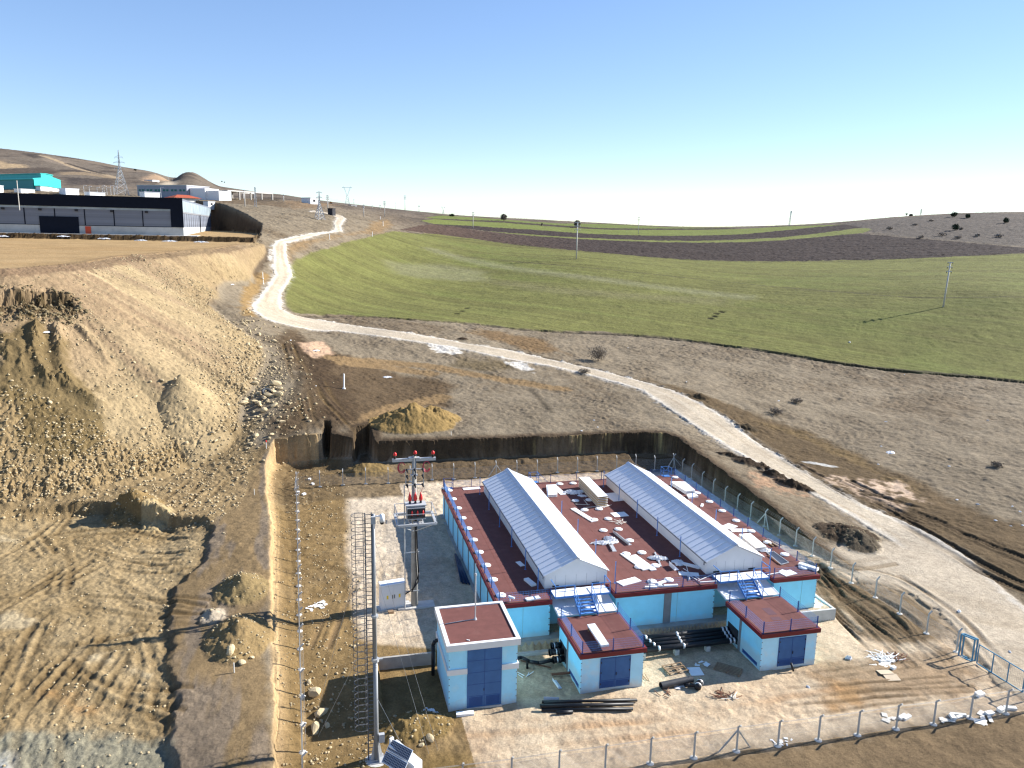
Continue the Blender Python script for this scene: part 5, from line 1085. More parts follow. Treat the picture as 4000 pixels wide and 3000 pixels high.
p, q = on_z(*c4(318,1080), .1), on_z(*c4(438,1075), .1); pipe_thing('black_pipe', 'short black pipe offcut lying in front of the loose pipe stack', (p[0],p[1],.16), (q[0],q[1],.16), .14)
p, q = on_z(*c4(1070,898), .1), on_z(*c4(1295,850), .1)
o = tag(MB().tube((p[0],p[1],.30), (q[0],q[1],.30), .29, 20, cap=False).tube((p[0],p[1],.30), (q[0],q[1],.30), .25, 20, cap=False).build('wide_pipe', mat('scuffed_black_pipe', (.05,.05,.052), .4, var=.3, scale=2), None, True), 'wide black pipe lying loose in the yard between the annexes', 'pipe')
p = on_z(*c4(1335,905), 0)
F_ = thing('pipe_fitting', 'black pipe elbow with silver bands beside the wide loose pipe', 'pipe fitting', tuple(p))
MB().path([(p[0]-.15,p[1]-.3,.3), (p[0]+.1,p[1]+.1,.32), (p[0]+.5,p[1]+.45,.34)], .27, 14).path([(p[0]+.0,p[1]+.0,.3), (p[0]-.55,p[1]+.25,.28), (p[0]-.9,p[1]+.5,.12)], .15, 10).build('elbow', M_['blackp'], F_, True)
MB().tube((p[0]-.02,p[1]-.1,.32), (p[0]+.03,p[1]-.02,.325), .29, 14).build('band', M_['silver'], F_, True); MB().tube((p[0]+.34,p[1]+.31,.33), (p[0]+.40,p[1]+.37,.335), .29, 14).build('band', M_['silver'], F_, True)
# pipe run and collars between kiosk and first annex
VA = thing('valve_assembly', 'group of black flanged pipe collars at the side wall of the left annex', 'pipe fitting', (4.4, -2.7, 0))
for i, (y, z, L_) in enumerate(((-2.1, 1.35, .9), (-2.75, 1.15, 1.25), (-3.1, .62, 1.0))):
    c = MB().tube((5.3,y,z), (5.3-L_,y,z), .26, 14).tube((5.3-.35,y,z), (5.3-.48,y,z), .33, 14).tube((5.3-L_+.12,y,z), (5.3-L_,y,z), .33, 14).build('collar', M_['blackp'], VA, True)
    MB().tube((5.3-.60,y,z), (5.3-.70,y,z), .275, 14).build('band', M_['silver'], c, True)
tag(MB().path([(.0,-3.2,1.05), (.9,-3.0,1.1), (1.6,-2.9,1.05), (2.2,-3.1,.75), (3.0,-3.2,.55), (4.3,-3.1,.6)], .15, 12).tube((2.0,-3.05,.95), (2.05,-3.05,.0), .10, 8).build('bent_pipe', M_['blackp'], None, True), 'bent black pipe running from the kiosk to the left annex', 'pipe')
p, q = on_z(*c4(285,803), .12), on_z(*c4(428,795), .2); tag(MB().beam((p[0],p[1],.15), (q[0],q[1],.30), .22, .12).build('rusty_plank', M_['rust']), 'rust brown plank leaning against the left annex', 'plank')
p, q = on_z(*c4(62,700), .1), on_z(*c4(282,752), .1); tag(MB().beam((p[0],p[1],.09), (q[0],q[1],.09), .08, .08).build('steel_bar', M_['rust']), 'thin rusty bar on the ground below the bent pipe', 'bar')
for i in range(6):
    a, b = on_z(*c1(880+i*6,852+i*9), 1.2), on_z(*c1(925+i*12,1060+i*2), 1.2)
    pipe_thing('blue_pipe', 'dark blue plastic pipe lying in a bundle along the shaded side of the long building', (a[0],a[1],1.15+.1*(i % 2)), (b[0],b[1],1.15+.12*((i+1) % 2)), .08, 'bluep', 'blue pipe bundle beside the long building')
p = on_z(*c5(350,905), .7); q = on_z(*c5(368,962), .05); pipe_thing('leaning_pipe', 'short black pipe leaning against the door of the right annex', tuple(on_z(*c5(350,903), .75)), tuple(q), .09)
# ------------------------------------------------------------------ yard clutter
def pallet(px, lab, rz, L=1.7, Wd=1.1, broken=False):
    p = on_z(*px, 0); t = thing('pallet', lab, 'pallet', (p[0],p[1],ground_z(p[0],p[1])+.02), rz, local=True); g = MB(); n = 6
    for k in range(n):
        if broken and k in (1, 4): continue
        g.box(-L/2, L/2*(.7 if broken and k == 2 else 1), -Wd/2+k*Wd/(n-.6), -Wd/2+k*Wd/(n-.6)+.12, .12, .145)
    g.build('deck_board', M_['wood'], t); g = MB()
    for x in (-L/2, -.06, L/2-.12): g.box(x, x+.12, -Wd/2, Wd/2, 0, .12)
    g.build('bearer', M_['wood'], t); return t
pallet(c4(1175,770), 'broken wooden pallet with missing boards by the black pipes', .1, 1.9, 1.3, True)
pallet(c4(1555,770), 'dark wooden pallet lying between the wide pipe and the right annex', -.75, 2.2, 1.2)
p = on_z(*c4(1320,785), 0); tag(MB().obox((p[0],p[1],.05), 1.15, 1.15, .05, -.1, .05).build('board_sheet', M_['foam']), 'square pale sheet lying beside the wide loose pipe', 'sheet')
def scraps(name, lab, cat, c, R_, n, m, seed, L=(.3,.9), z0=None, flat=False):
    rnd = random.Random(seed); g = MB(); gzz = ground_z(c[0], c[1]) if z0 is None else z0
    for i in range(n):
        a = rnd.uniform(0, 6.3); r = R_*math.sqrt(rnd.random()); x, y = c[0]+math.cos(a)*r, c[1]+math.sin(a)*r*.8; t = rnd.uniform(0, 3.2); l = rnd.uniform(*L)
        if flat: g.obox((x,y,gzz+.01+.03*i/max(n,1)), l, l*rnd.uniform(.3,.8), .03, t, rnd.uniform(-.1,.1))
        else: g.beam((x,y,gzz+.04+rnd.random()*.12), (x+math.cos(t)*l, y+math.sin(t)*l, gzz+.04+rnd.random()*.14), .05, .035)
    return tag(g.build(name, m), lab, cat)
def crumple(name, lab, c, rx, ry, h, m, seed, rz=0.0, cat='plastic film'):
    n = 16; rng = np.random.default_rng(seed); V = []; F = []
    for j in range(n):
        for i in range(n):
            u = i/(n-1)*2-1; v = j/(n-1)*2-1; r = math.hypot(u, v); e = max(0, 1-r**2); jx, jy = rng.uniform(-.07,.07,2)
            x, y = (u+jx)*rx*(1-.15*rng.random()), (v+jy)*ry*(1-.15*rng.random()); z = h*(e**.6)*rng.uniform(.25,1)+.01
            V.append((c[0]+x*math.cos(rz)-y*math.sin(rz), c[1]+x*math.sin(rz)+y*math.cos(rz), c[2]+z))
    keep = lambda i, j: math.hypot((i+.5)/(n-1)*2-1, (j+.5)/(n-1)*2-1) < .95
    for j in range(n-1):
        for i in range(n-1):
            if keep(i, j): a = j*n+i; F.append((a, a+1, a+n+1, a+n))
    return tag(MB().add(V, F).build(name, m), lab, cat)
p = on_z(*c4(1535,955), 0); scraps('scrap_heap', 'tangle of black cable and scrap wood on the open yard', 'debris', p, .9, 26, M_['rust'], 3)
p = on_z(*c4(1590,985), 0); scraps('timber_offcuts', 'few pale timber offcuts next to the tangle of scrap', 'debris', p, .5, 6, M_['cream'], 4)
p = on_z(*c4(1205,885), 0); scraps('sheet_scraps', 'white sheet scraps behind the wide loose pipe', 'debris', p, .45, 6, M_['foam'], 5, (.25,.5), flat=True)
p = on_z(*c4(970,838), 0); scraps('planks', 'two wooden planks at the corner of the left annex', 'plank', p, .4, 3, M_['wood'], 6, (.9,1.3))
p = on_z(*c4(1370,735), 0); scraps('wrapping_scraps', 'white wrapping scraps behind the square sheet', 'debris', p, .6, 7, M_['foam'], 8, (.2,.6), flat=True)
p = on_z(*c4(1125,955), 0); scraps('twigs', 'thin dark sticks on the yard in front of the wide pipe', 'debris', p, .7, 6, M_['rust'], 9, (.3,.9))
def angle_profile(p, q, lab, w=.28, h=.22, name='angle_profile', z=None, m='white', cat='profile'):
    p = Vector(p); q = Vector(q); d = (q-p).normalized(); s = Vector((-d.y, d.x, 0))
    g = MB(); up = Vector((0,0,1))
    g.add([p, q, q+s*w, p+s*w, p+up*.015, q+up*.015, q+s*w+up*.015, p+s*w+up*.015], [(0,3,2,1),(4,5,6,7),(0,1,5,4),(1,2,6,5),(2,3,7,6),(3,0,4,7)])
    g.add([p, q, q-s*.015, p-s*.015, p+up*h, q+up*h, q+up*h-s*.015, p+up*h-s*.015], [(0,1,2,3),(4,7,6,5),(0,4,5,1),(1,5,6,2),(2,6,7,3),(3,7,4,0)])
    return tag(g.build(name, M_[m]), lab, cat)
angle_profile(on_z(*c4(228,985), .03), on_z(*c4(338,990), .03), 'white folded sheet profile behind the loose pipe stack', .3, .3)
angle_profile(on_z(*c4(292,845), .03), on_z(*c4(335,905), .03), 'white folded sheet profile beside the left annex wall', .3, .25)
p = on_z(*c3(1505,1095), 0); tag(MB().obox((p[0],p[1],.02), 1.35, .42, .22, -.08).build('foam_block', M_['foam']), 'white foam block lying below the kiosk doors', 'foam block')
p = on_z(*c4(95,830), 0); scraps('white_trim', 'crossed white trim pieces between kiosk and left annex', 'debris', p, .25, 4, M_['foam'], 12, (.5,.9))
for (u, v), rz, sz, lab in [((1150,1300),.35,(1.1,.38,.28),'white foam block inside the front fence, left of a pair'), ((1182,1302),.35,(1.1,.38,.28),'white foam block inside the front fence, right of a pair'), ((1510,1305),1.2,(.75,.45,.25),'upright white foam block near the right end of the front fence'),
      ((1552,1285),-.35,(1.5,.25,.25),'long white foam bar near the right end of the front fence'), ((1778,1272),.1,(.9,.5,.22),'white foam slab beside a fence post foot'), ((1858,1252),.3,(.8,.5,.35),'white foam block heap behind the last fence post'), ((1925,1240),-.35,(1.2,.4,.28),'white foam block right of the last fence post'),
      ((1705,1140),.2,(.9,.6,.4),'white foam block on the apron in front of the gate'), ((1085,948),.3,(.5,.4,.3),'small white foam cube next to the cardboard sheet'), ((1560,1300),.2,(.7,.3,.2),'short white foam bar under the long foam bar')]:
    p = on_z(*c5(u, v), 0); tag(MB().obox((p[0],p[1],ground_z(p[0],p[1])+.02), *[k*.78 for k in sz], rz, .12).build('foam_block', M_['foam']), lab, 'foam block', 'white foam blocks scattered near the gate')
p = on_z(*c5(1030,870), 0); scraps('waste_heap', 'heap of white plastic strips and wire on the muddy yard', 'debris', p, 1.2, 60, M_['foam'], 15, (.3,1.0)); scraps('wire_tangle', 'dark wire tangle at the right of the white waste heap', 'debris', (p[0]+1.2,p[1]-.1), .9, 30, M_['rust'], 16, (.3,.8))
p = on_z(*c5(990,905), 0); scraps('cardboard_scraps', 'cream board scraps in front of the white waste heap', 'debris', p, .9, 8, M_['cream'], 17, (.5,1.1), flat=True)
p = on_z(*c5(1055,995), 0); g = MB(); zz = ground_z(p[0],p[1])+.06; g.obox((p[0],p[1]-.35,zz), 1.2, .8, .02, -.15, .16).obox((p[0]-.05,p[1]+.42,zz+.05), 1.2, .8, .02, -.15, -.12); tag(g.build('cardboard_sheet', M_['card']), 'folded cardboard sheet lying on the muddy yard', 'cardboard')
p = on_z(*c5(765,870), 0); crumple('plastic_ball', 'crumpled white plastic bag right of the right annex', (p[0],p[1],ground_z(p[0],p[1])), .35, .3, .35, M_['plast'], 21)
p = on_z(*c5(1050,1305), 0); scraps('board_scraps', 'few cream board scraps left of the foam block pair', 'debris', p, .5, 6, M_['cream'], 22, (.2,.6), flat=True)
p = on_z(*c5(1460,1322), 0); scraps('board_scraps', 'cream board scraps at the fence near the upright foam block', 'debris', p, .6, 6, M_['cream'], 23, (.3,.7), flat=True)
p = on_z(*c5(1700,1295), 0); scraps('board_scraps', 'flat cream board scraps between two fence posts by the gate', 'debris', p, .9, 7, M_['cream'], 24, (.4,.9), flat=True)
p = on_z(*c5(290,1480), 0); scraps('litter', 'white litter at the foot of the front fence', 'debris', p, .9, 9, M_['plast'], 25, (.15,.45), flat=True)
for i, ((u, v), R_) in enumerate([((430,330), .9), ((470,300), .7)]):
    p = on_z(*c3(u, v), .9); scraps('litter', ('pale broken lumps on the strip beside the left fence', 'white broken lumps above the pale lumps by the left fence')[i], 'debris', p, R_, 14, M_['foam'], 30+i, (.15,.4), flat=True)
for i, (u, v) in enumerate([(300,1340), (345,1355), (385,1245), (408,1275)]):
    p = on_z(*d6(u, v), 1); tag(MB().obox((p[0],p[1],ground_z(p[0],p[1])), .5, .35, .2, i*.7).build('foam_lump', M_['foam']), 'small white foam lump in the back left corner of the yard', 'foam block', 'foam lumps in the back left corner')
p = on_z(*c3(1260,1085), 0); scraps('broken_glass_foil', 'bluish film scraps in the shadow of the kiosk', 'debris', p, .7, 16, M_['plast'], 33, (.15,.4), flat=True)
# ------------------------------------------------------------------ things on the flat roofs
def rz_(px, z=ZR): q = on_z(*px, z); return (q[0], q[1], z)
def slab(corners, z0, th, name, lab, cat, m='cream', tiers=1, gap=.0, mcore=None):
    P = [on_z(*c, z0+th)[:2] for c in corners]; c0 = np.mean(P, 0); t = thing(name, lab, cat, (c0[0], c0[1], z0)); e = th/tiers
    for k in range(tiers):
        MB().prism([(p[0]+random.uniform(-.02,.02)*(tiers > 1), p[1]) for p in P], z0+k*e+e*.84, z0+k*e+e-.004 if k < tiers-1 else z0+th).build('panel', M_[m], t); Q = [tuple(c0+(np.array(p)-c0)*.985) for p in P]; MB().prism(Q, z0+k*e+e*.16*(k > 0), z0+k*e+e*.84).build('panel_core', M_[mcore or m], t)
        if k == 0 and tiers > 1: MB().prism(P, z0+.0, z0+e*.16).build('panel', M_[m], t)
    return t
def rect_slab(px, L, Wd, th, rz, name, lab, cat, m='foam', z0=ZR, tilt=0.0):
    p = on_z(*px, z0); return tag(MB().obox((p[0],p[1],z0+.005+abs(math.sin(tilt))*Wd/2), L, Wd, th, rz, tilt).build(name, M_[m]), lab, cat)
slab([c7(535,45), c7(665,42), c7(912,290), c7(785,303)], ZR+.08, 1.25, 'panel_stack', 'tall stack of white sandwich panels with yellow foam edges on the red roof', 'panel stack', 'white', 6, 0, 'yfoam')
slab([c7(112,145), c7(242,140), c7(255,268), c7(130,275)], ZR+.02, .32, 'panel_stack', 'low stack of cream boards next to the left roof house', 'panel stack', 'foam', 3)
rect_slab(c7(275,222), .75, 3.3, .08, .06, 'board', 'narrow white board beside the low board stack', 'board')
rect_slab(c7(1005,305), 1.9, 2.9, .06, .10, 'board', 'large grey white board lying in the shade of the right roof house', 'board')
rect_slab(c7(1062,533), 1.75, 1.35, .05, .05, 'board', 'white board half in the shadow line of the right roof house', 'board')
rect_slab(c7(592,540), .62, 4.6, .10, .23, 'board', 'long white plank shaped panel running from one vent cap to another', 'board', 'foam')
rect_slab(c7(1250,1145), .62, 4.2, .10, .18, 'board', 'long white panel across a vent cap, left of two parallel ones', 'board', 'foam')
rect_slab(c7(1372,1160), .62, 3.8, .10, .16, 'board', 'long white panel, right of two parallel ones', 'board', 'foam')
rect_slab(c7(1185,1402), 2.2, 1.0, .06, .30, 'board', 'white board near the front roof edge behind the railing', 'board', 'foam')
angle_profile(rz_(c7(975,765)), rz_(c7(1180,930)), 'grey blue folded metal gutter length in the middle of the roof', .38, .28, 'gutter_length', m='galv', cat='gutter')
angle_profile(rz_(c7(870,830)), rz_(c7(970,1010)), 'grey metal gutter length crossed by white plastic film', .45, .2, 'gutter_length', m='galv', cat='gutter')
q = rz_(c7(850,905)); crumple('plastic_wrap', 'crumpled white film spread beside the crossed gutter length', q, 1.5, .55, .35, M_['plast'], 41, -.1)
q = rz_(c7(950,865)); crumple('plastic_wrap', 'bunched white film lying over the crossed gutter length', q, .7, 1.0, .45, M_['plast'], 42, .4)
q = rz_(c7(1560,1105)); crumple('plastic_wrap', 'white film on a metal bar near the second roof house', q, 1.1, .6, .4, M_['plast'], 43, -.3); q1, q2 = rz_(c7(1520,1020), ZR+.1), rz_(c7(1600,1205), ZR+.05); tag(MB().beam(q1, q2, .16, .08).build('metal_bar', M_['galv']), 'grey metal bar under the white film near the second roof house', 'bar')
q = rz_(c7(450,255)); crumple('plastic_wrap', 'rolled white film left of the tall panel stack', q, 1.3, .6, .5, M_['plast'], 44, -.35)
q = rz_(c7(580,290)); crumple('plastic_wrap', 'flat film in the shadow of the tall panel stack', q, .7, .5, .12, M_['plast'], 45, -.5)
q = rz_(c8(605,1430)); crumple('plastic_wrap', 'grey film in the shade at the front corner of the second roof house', q, .7, .5, .2, M_['plast'], 46, 0); q = rz_(c8(640,1470)); crumple('plastic_wrap', 'second piece of film in the shade by the second roof house', q, .6, .45, .22, M_['plast'], 47, .5)
rect_slab(c8(820,1500), .45, 1.9, .15, .75, 'board', 'white foam length at the foot of the second roof house', 'board', 'foam'); angle_profile(rz_(c8(470,1490)), rz_(c8(560,1570)), 'short white channel casting a dark shadow near the vent caps', .5, .45, 'channel')
rect_slab(c8(790,1630), 1.9, .8, .04, -.35, 'board', 'pale board at the roof edge left of the second walkway', 'board', 'foam')
q = rz_(c7(780,430)); scraps('timber_scraps', 'pale timber strips in front of the tall panel stack', 'debris', q, 1.3, 9, M_['cream'], 51, (.8,2.0), ZR); rect_slab(c7(845,420), 1.2, .8, .12, .3, 'board', 'small white board on the timber strips', 'board')
q = rz_(c7(1060,640)); scraps('dry_stalks', 'wisps of pale straw on the red roof at the shadow edge', 'debris', q, .8, 14, M_['cream'], 52, (.3,.9), ZR)
q1, q2 = rz_(c2(405,1095), ZR+.08), rz_(c2(490,1092), ZR+.08); tag(MB().beam(q1, q2, .22, .16).build('foam_bar', M_['foam']), 'white foam bar at the front roof edge, left one', 'foam bar')
q1, q2 = rz_(c2(432,1078), ZR+.08), rz_(c2(540,1085), ZR+.08); tag(MB().beam(q1, q2, .25, .16).build('foam_bar', M_['foam']), 'white foam bar behind the front roof railing, rear one', 'foam bar')
q1, q2 = rz_(c2(530,1085), ZR+.08), rz_(c2(640,1080), ZR+.08); tag(MB().beam(q1, q2, .25, .16).build('foam_bar', M_['foam']), 'white foam bar at the front roof edge, right one', 'foam bar')
q1, q2 = rz_(c2(495,1070), ZR+.22), rz_(c2(550,1050), ZR+.2); tag(MB().beam(q1, q2, .3, .14).build('foam_bar', M_['foam']), 'slanted white foam bar resting on the two front vent caps', 'foam bar')
q = rz_(c2(660,1072)); scraps('trim_lengths', 'long white trim strips along the front roof edge', 'trim', (q[0]+1.6,q[1]+.3), .6, 5, M_['foam'], 54, (1.5,3.2), ZR); q1, q2 = rz_(c2(800,1058), ZR+.05), rz_(c2(925,1050), ZR+.05); tag(MB().beam(q1, q2, .1, .06).build('white_tube', M_['foam']), 'thin white tube on the front roof edge near the second walkway', 'tube')
slab([c8(490,128), c8(730,128), c8(895,265), c8(745,285)], ZR+.02, .42, 'panel_stack', 'uneven stack of white panels right of the second roof house', 'panel stack', 'foam', 3)
slab([c8(755,330), c8(885,315), c8(945,360), c8(790,385)], ZR+.02, .2, 'panel_stack', 'short white panels in front of the uneven stack', 'panel stack', 'foam', 2)
slab([c8(1600,978), c8(1790,965), c8(2050,1180), c8(1880,1205)], ZR+.05, .38, 'panel_stack', 'thick white panel pack at the front of the right roof strip', 'panel stack', 'foam', 2, 0, 'cream')
rect_slab(c8(1450,860), 1.5, 1.2, .06, .5, 'board', 'white board offcut against the right roof house, rear one', 'board'); rect_slab(c8(1610,925), 1.9, .9, .06, -.2, 'board', 'white board offcut beside a vent cap, front one', 'board'); rect_slab(c8(1005,520), .3, 1.0, .1, -.6, 'board', 'small white offcut between two vent caps', 'board')
for i, (a, b) in enumerate([(c2(1255,755), c2(1330,800)), (c2(1275,750), c2(1360,798)), (c2(1290,745), c2(1385,795))]): tag(MB().beam(rz_(a, ZR+.08), rz_(b, ZR+.08), .14, .1).build('wood_beam', M_['wood']), ('wooden beam on the right roof strip, left of three', 'wooden beam on the right roof strip, middle of three', 'wooden beam on the right roof strip, right of three')[i], 'beam', 'wooden beams on the right roof strip')
q = rz_(c2(1355,875)); fr = thing('window_frame', 'dark framed panel lying flat on the right roof strip', 'panel', q, .0); P = [rz_(c, ZR+.1)[:2] for c in (c2(1285,845), c2(1330,835), c2(1440,915), c2(1385,930))]
MB().prism(P, ZR+.02, ZR+.08).build('glazing', mat('dark_panel', (.05,.055,.07), .3), fr); g = MB()
for i in range(4): g.beam((*P[i], ZR+.08), (*P[(i+1) % 4], ZR+.08), .07, .07)
g.build('frame', M_['galv'], fr); q1, q2 = rz_(c2(1290,865), ZR+.06), rz_(c2(1375,930), ZR+.06); tag(MB().beam(q1, q2, .12, .1).build('wood_beam', M_['rust']), 'brown beam along the left of the dark framed panel', 'beam')
q = rz_(c2(1265,830)); crumple('plastic_wrap', 'white film in front of the thick panel pack', q, .8, .6, .3, M_['plast'], 48)
rect_slab(c2(1435,995), 1.5, .9, .05, .25, 'board', 'white board beside the front right railing', 'board'); rect_slab(c2(1395,982), .7, .45, .06, .5, 'board', 'small white board by the front right railing', 'board'); q1, q2 = rz_(c2(1285,1005), ZR+.06), rz_(c2(1400,985), ZR+.06); tag(MB().beam(q1, q2, .1, .06).build('white_tube', M_['foam']), 'thin white tube by the front right railing', 'tube')
rect_slab(c2(1580,955), .5, 1.9, .25, .55, 'foam_block', 'white foam block lying over the front right vent cap', 'foam block')
rect_slab(c1(1000,385), 2.2, .8, .05, .05, 'board', 'white board at the back left roof edge', 'board'); rect_slab(c1(1350,928), .5, 1.1, .05, .2, 'board', 'white sheet in the shadow beside the left roof house', 'board'); rect_slab(c1(1420,1065), .5, 1.5, .2, .25, 'board', 'white channel in the shadow at the front of the left roof house', 'board'); rect_slab(c1(1440,1180), 1.3, .5, .12, .15, 'board', 'white boards at the front roof edge near the first walkway', 'board')
crumple('plastic_wrap', 'white film over a vent cap in the back left roof corner', rz_(c1(815,385)), .6, .5, .3, M_['plast'], 49)
ZC = 3.53
t = thing('channel_bundle', 'bundle of long white channels lying on the left annex roof', 'profile bundle', tuple(on_z(*c4(620,510), ZC)))
for k in range(4):
    a, b = on_z(*c4(548+k*14,440-k*2), ZC+.45), on_z(*c4(650+k*14,592-k*2), ZC+.45); MB().beam((a[0],a[1],ZC+.38), (b[0],b[1],ZC+.38), .17, .16).build('channel', M_['white'], t)
for f in (.12, .85):
    a, b = on_z(*c4(548,440), ZC+.4), on_z(*c4(650,592), ZC+.4); c = Vector(a).lerp(Vector(b), f); MB().obox((c.x+.3,c.y,ZC), .9, .12, .30).build('timber_bearer', M_['wood'], t)
p = on_z(*c1(975,1478), 5.5); tag(MB().obox((p[0],p[1],5.51), .25, .06, .05, -.6).build('offcut', M_['foam']), 'tiny white offcut on the kiosk roof', 'offcut')
p = on_z(*c1(1275,1195), ZR); FL = thing('security_camera', 'white security camera on the front left roof corner', 'camera', tuple(p)); MB().tube((p[0],p[1],ZR), (p[0],p[1],ZR+.4), .04, 6).build('stand', M_['white'], FL); MB().beam((p[0]-.1,p[1]+.1,ZR+.42), (p[0]+.35,p[1]-.25,ZR+.36), .16, .16).build('housing', M_['white'], FL)
# ------------------------------------------------------------------ boulders and rubble
def rock_mesh(seed, m):
    import bmesh
    bm = bmesh.new(); bmesh.ops.create_icosphere(bm, subdivisions=2, radius=1.0); rnd = random.Random(seed)
    ax = [Vector((rnd.gauss(0,1), rnd.gauss(0,1), rnd.gauss(0,1))).normalized() for _ in range(9)]; cut = [rnd.uniform(.55,.9) for _ in ax]
    for v in bm.verts:
        for a, c in zip(ax, cut):
            d = v.co.dot(a)
            if d > c: v.co -= a*(d-c)
        v.co *= 1+rnd.uniform(-.04,.04)
    s = (rnd.uniform(.8,1.2), rnd.uniform(.6,.9), rnd.uniform(.5,.75))
    for v in bm.verts: v.co = Vector((v.co.x*s[0], v.co.y*s[1], v.co.z*s[2]))
    me = bpy.data.meshes.new('boulder'); bm.to_mesh(me); bm.free(); me.materials.append(m); return me
ROCKS = [rock_mesh(i, M_['rock']) for i in range(7)]
rnd = random.Random(11)
def boulder(x, y, r, label, group=None):
    r *= .55
    o = bpy.data.objects.new('boulder', rnd.choice(ROCKS)); COL.objects.link(o); o.location = (x, y, ground_z(x, y)+r*.25); o.scale = (r*rnd.uniform(.8,1.25), r*rnd.uniform(.8,1.2), r*rnd.uniform(.75,1.1)); o.rotation_euler = (rnd.uniform(-.4,.4), rnd.uniform(-.4,.4), rnd.uniform(0,6.3)); return tag(o, label, 'boulder', group)
for (u, v), r, lab in [((425,975),1.0,'large pale boulder in the yard beside the caged ladder, rearmost'), ((470,1085),.95,'orange stained boulder at the edge of the kiosk shadow'), ((428,1185),.95,'large pale boulder nearest the camera beside the left fence'), ((512,1160),.55,'small grey boulder in the kiosk shadow'), ((383,910),.42,'small boulder behind the large pale boulders by the left fence'), ((1255,1265),.6,'boulder in the clod heap behind the solar unit'), ((1190,1298),.45,'pale stone in front of the clod heap')]:
    q = on_z(*c3(u, v), .2); boulder(q[0], q[1], r, lab)
for (u, v), r, lab in [((1150,1080),.75,'boulder at the near end of the large rubble heap, left one'), ((1205,1110),.6,'boulder at the near end of the large rubble heap, middle one'), ((1255,1085),.55,'boulder at the near end of the large rubble heap, right one'), ((1117,495),.4,'single round stone on the grass of the berm')]:
    q = on_z(*c6(u, v), 2.6); boulder(q[0], q[1], r, lab)
toe_ = ats([d5(1560,600), d5(1640,660), d5(1700,740), d5(1720,820), d5(1760,900), d5(1790,980), d5(1810,1060), d5(1800,1140), d5(1760,1200), d5(1690,1180), d5(1620,1130), d5(1660,1040), d5(1640,950), d5(1600,860)])
for i in range(64):
    k = rnd.randrange(len(toe_)); q = toe_[k]; boulder(q[0]+rnd.gauss(0,2.6), q[1]+rnd.gauss(0,5.0), abs(rnd.gauss(.55,.28))+.22, 'tan boulder in the belt of fallen rock at the right foot of the spoil slope', 'boulders at the right foot of the spoil slope')
lo_ = ats([d5(1050,900), d5(1100,1000), d5(1060,1100), d5(1180,1370), d5(1250,1420), d5(1000,1330), d5(850,1250), d5(700,1320), d5(620,800), d5(520,700), d5(700,640), d5(950,1480), d5(500,1350), d5(400,1230), d5(120,1040), d5(330,540), d5(650,860), d5(760,920)])
for i in range(60):
    q = lo_[i % len(lo_)]; boulder(q[0]+rnd.gauss(0,2.6), q[1]+rnd.gauss(0,2.6), abs(rnd.gauss(.32,.15))+.14, 'tan boulder lying scattered on the face of the spoil slope', 'boulders on the face of the spoil slope')
def rubble(name, n, sampler, rmin, rmax, seed, m_='rubble'):
    rg = np.random.default_rng(seed); base = []
    for k in range(6):
        me = ROCKS[k]; co = np.array([v.co for v in me.vertices]); base.append(co)
    import bmesh
    lowv = []
    for k in range(6):
        bm = bmesh.new(); bmesh.ops.create_icosphere(bm, subdivisions=1, radius=1.0); r2 = random.Random(k)
        co = np.array([v.co[:] for v in bm.verts])*np.array([[r2.uniform(.7,1.2) for _ in range(3)] for _ in bm.verts])*np.array([1,.85,.65]); fc = np.array([[v.index for v in f.verts] for f in bm.faces]); bm.free(); lowv.append((co, fc))
    V = []; F = []; o = 0; x, y = sampler(n, rg)
    for i in range(len(x)):
        co, fc = lowv[i % 6]; r = rmin+(rmax-rmin)*rg.random()**3.2; a = rg.random()*6.28; c, s = math.cos(a), math.sin(a)
        z = ground_z(x[i], y[i]); P = co*r; V.append(np.stack([P[:,0]*c-P[:,1]*s+x[i], P[:,0]*s+P[:,1]*c+y[i], P[:,2]+z+r*.15], 1)); F.append(fc+o); o += len(co)
    V = np.concatenate(V); F = np.concatenate(F); me = bpy.data.meshes.new(name); me.vertices.add(len(V)); me.loops.add(F.size); me.polygons.add(len(F))
    me.vertices.foreach_set('co', V.astype(np.float32).ravel()); me.loops.foreach_set('vertex_index', F.astype(np.int32).ravel()); me.polygons.foreach_set('loop_start', (np.arange(len(F))*3).astype(np.int32)); me.update(calc_edges=True)
    me.materials.append(M_[m_]); ob = bpy.data.objects.new(name, me); COL.objects.link(ob); ob['kind'] = 'stuff'; return ob
_hd = GZ-HN
def slope_sampler(n, rg):
    w = (ZONE == 5)*(DIST < 190)*(1-.6*_mc)*(.08+sstep(9, 1, _hd)*1.0+.5*sstep(.05, .5, N2))*DIST**2*.00003; w = w/w.sum(); i = rg.choice(len(GX), n, p=w); return GX[i]+rg.normal(0,.1,n), GY[i]+rg.normal(0,.1,n)
rubble('rubble', 12000, slope_sampler, .04, .24, 5)
def toe_sampler(n, rg):
    k = rg.integers(0, len(toe_), n); T = np.array([t[:2] for t in toe_])[k]; return T[:,0]+rg.normal(0,3.0,n), T[:,1]+rg.normal(0,5.5,n)
rubble('rubble', 1500, toe_sampler, .08, .36, 6)
_up = np.array([p[:2] for p in UPB]); _upm = poly_sd(GX, GY, UPB) > 0
def up_sampler(n, rg):
    w = (_upm & (DIST < 140)).astype(float)*(.3+sstep(0,.6,N1)); w /= w.sum(); i = rg.choice(len(GX), n, p=w); return GX[i], GY[i]
rubble('stones', 2600, up_sampler, .05, .28, 7)
def yard_sampler(n, rg):
    w = ((ZONE == 1)*(GX < -11)+(ZONE >= 20)*(DIST < 110)*1.3+(ZONE == 7)*.25)*(DIST < 140)*(.2+sstep(0,.7,N1)); w = w/w.sum(); i = rg.choice(len(GX), n, p=w); return GX[i], GY[i]
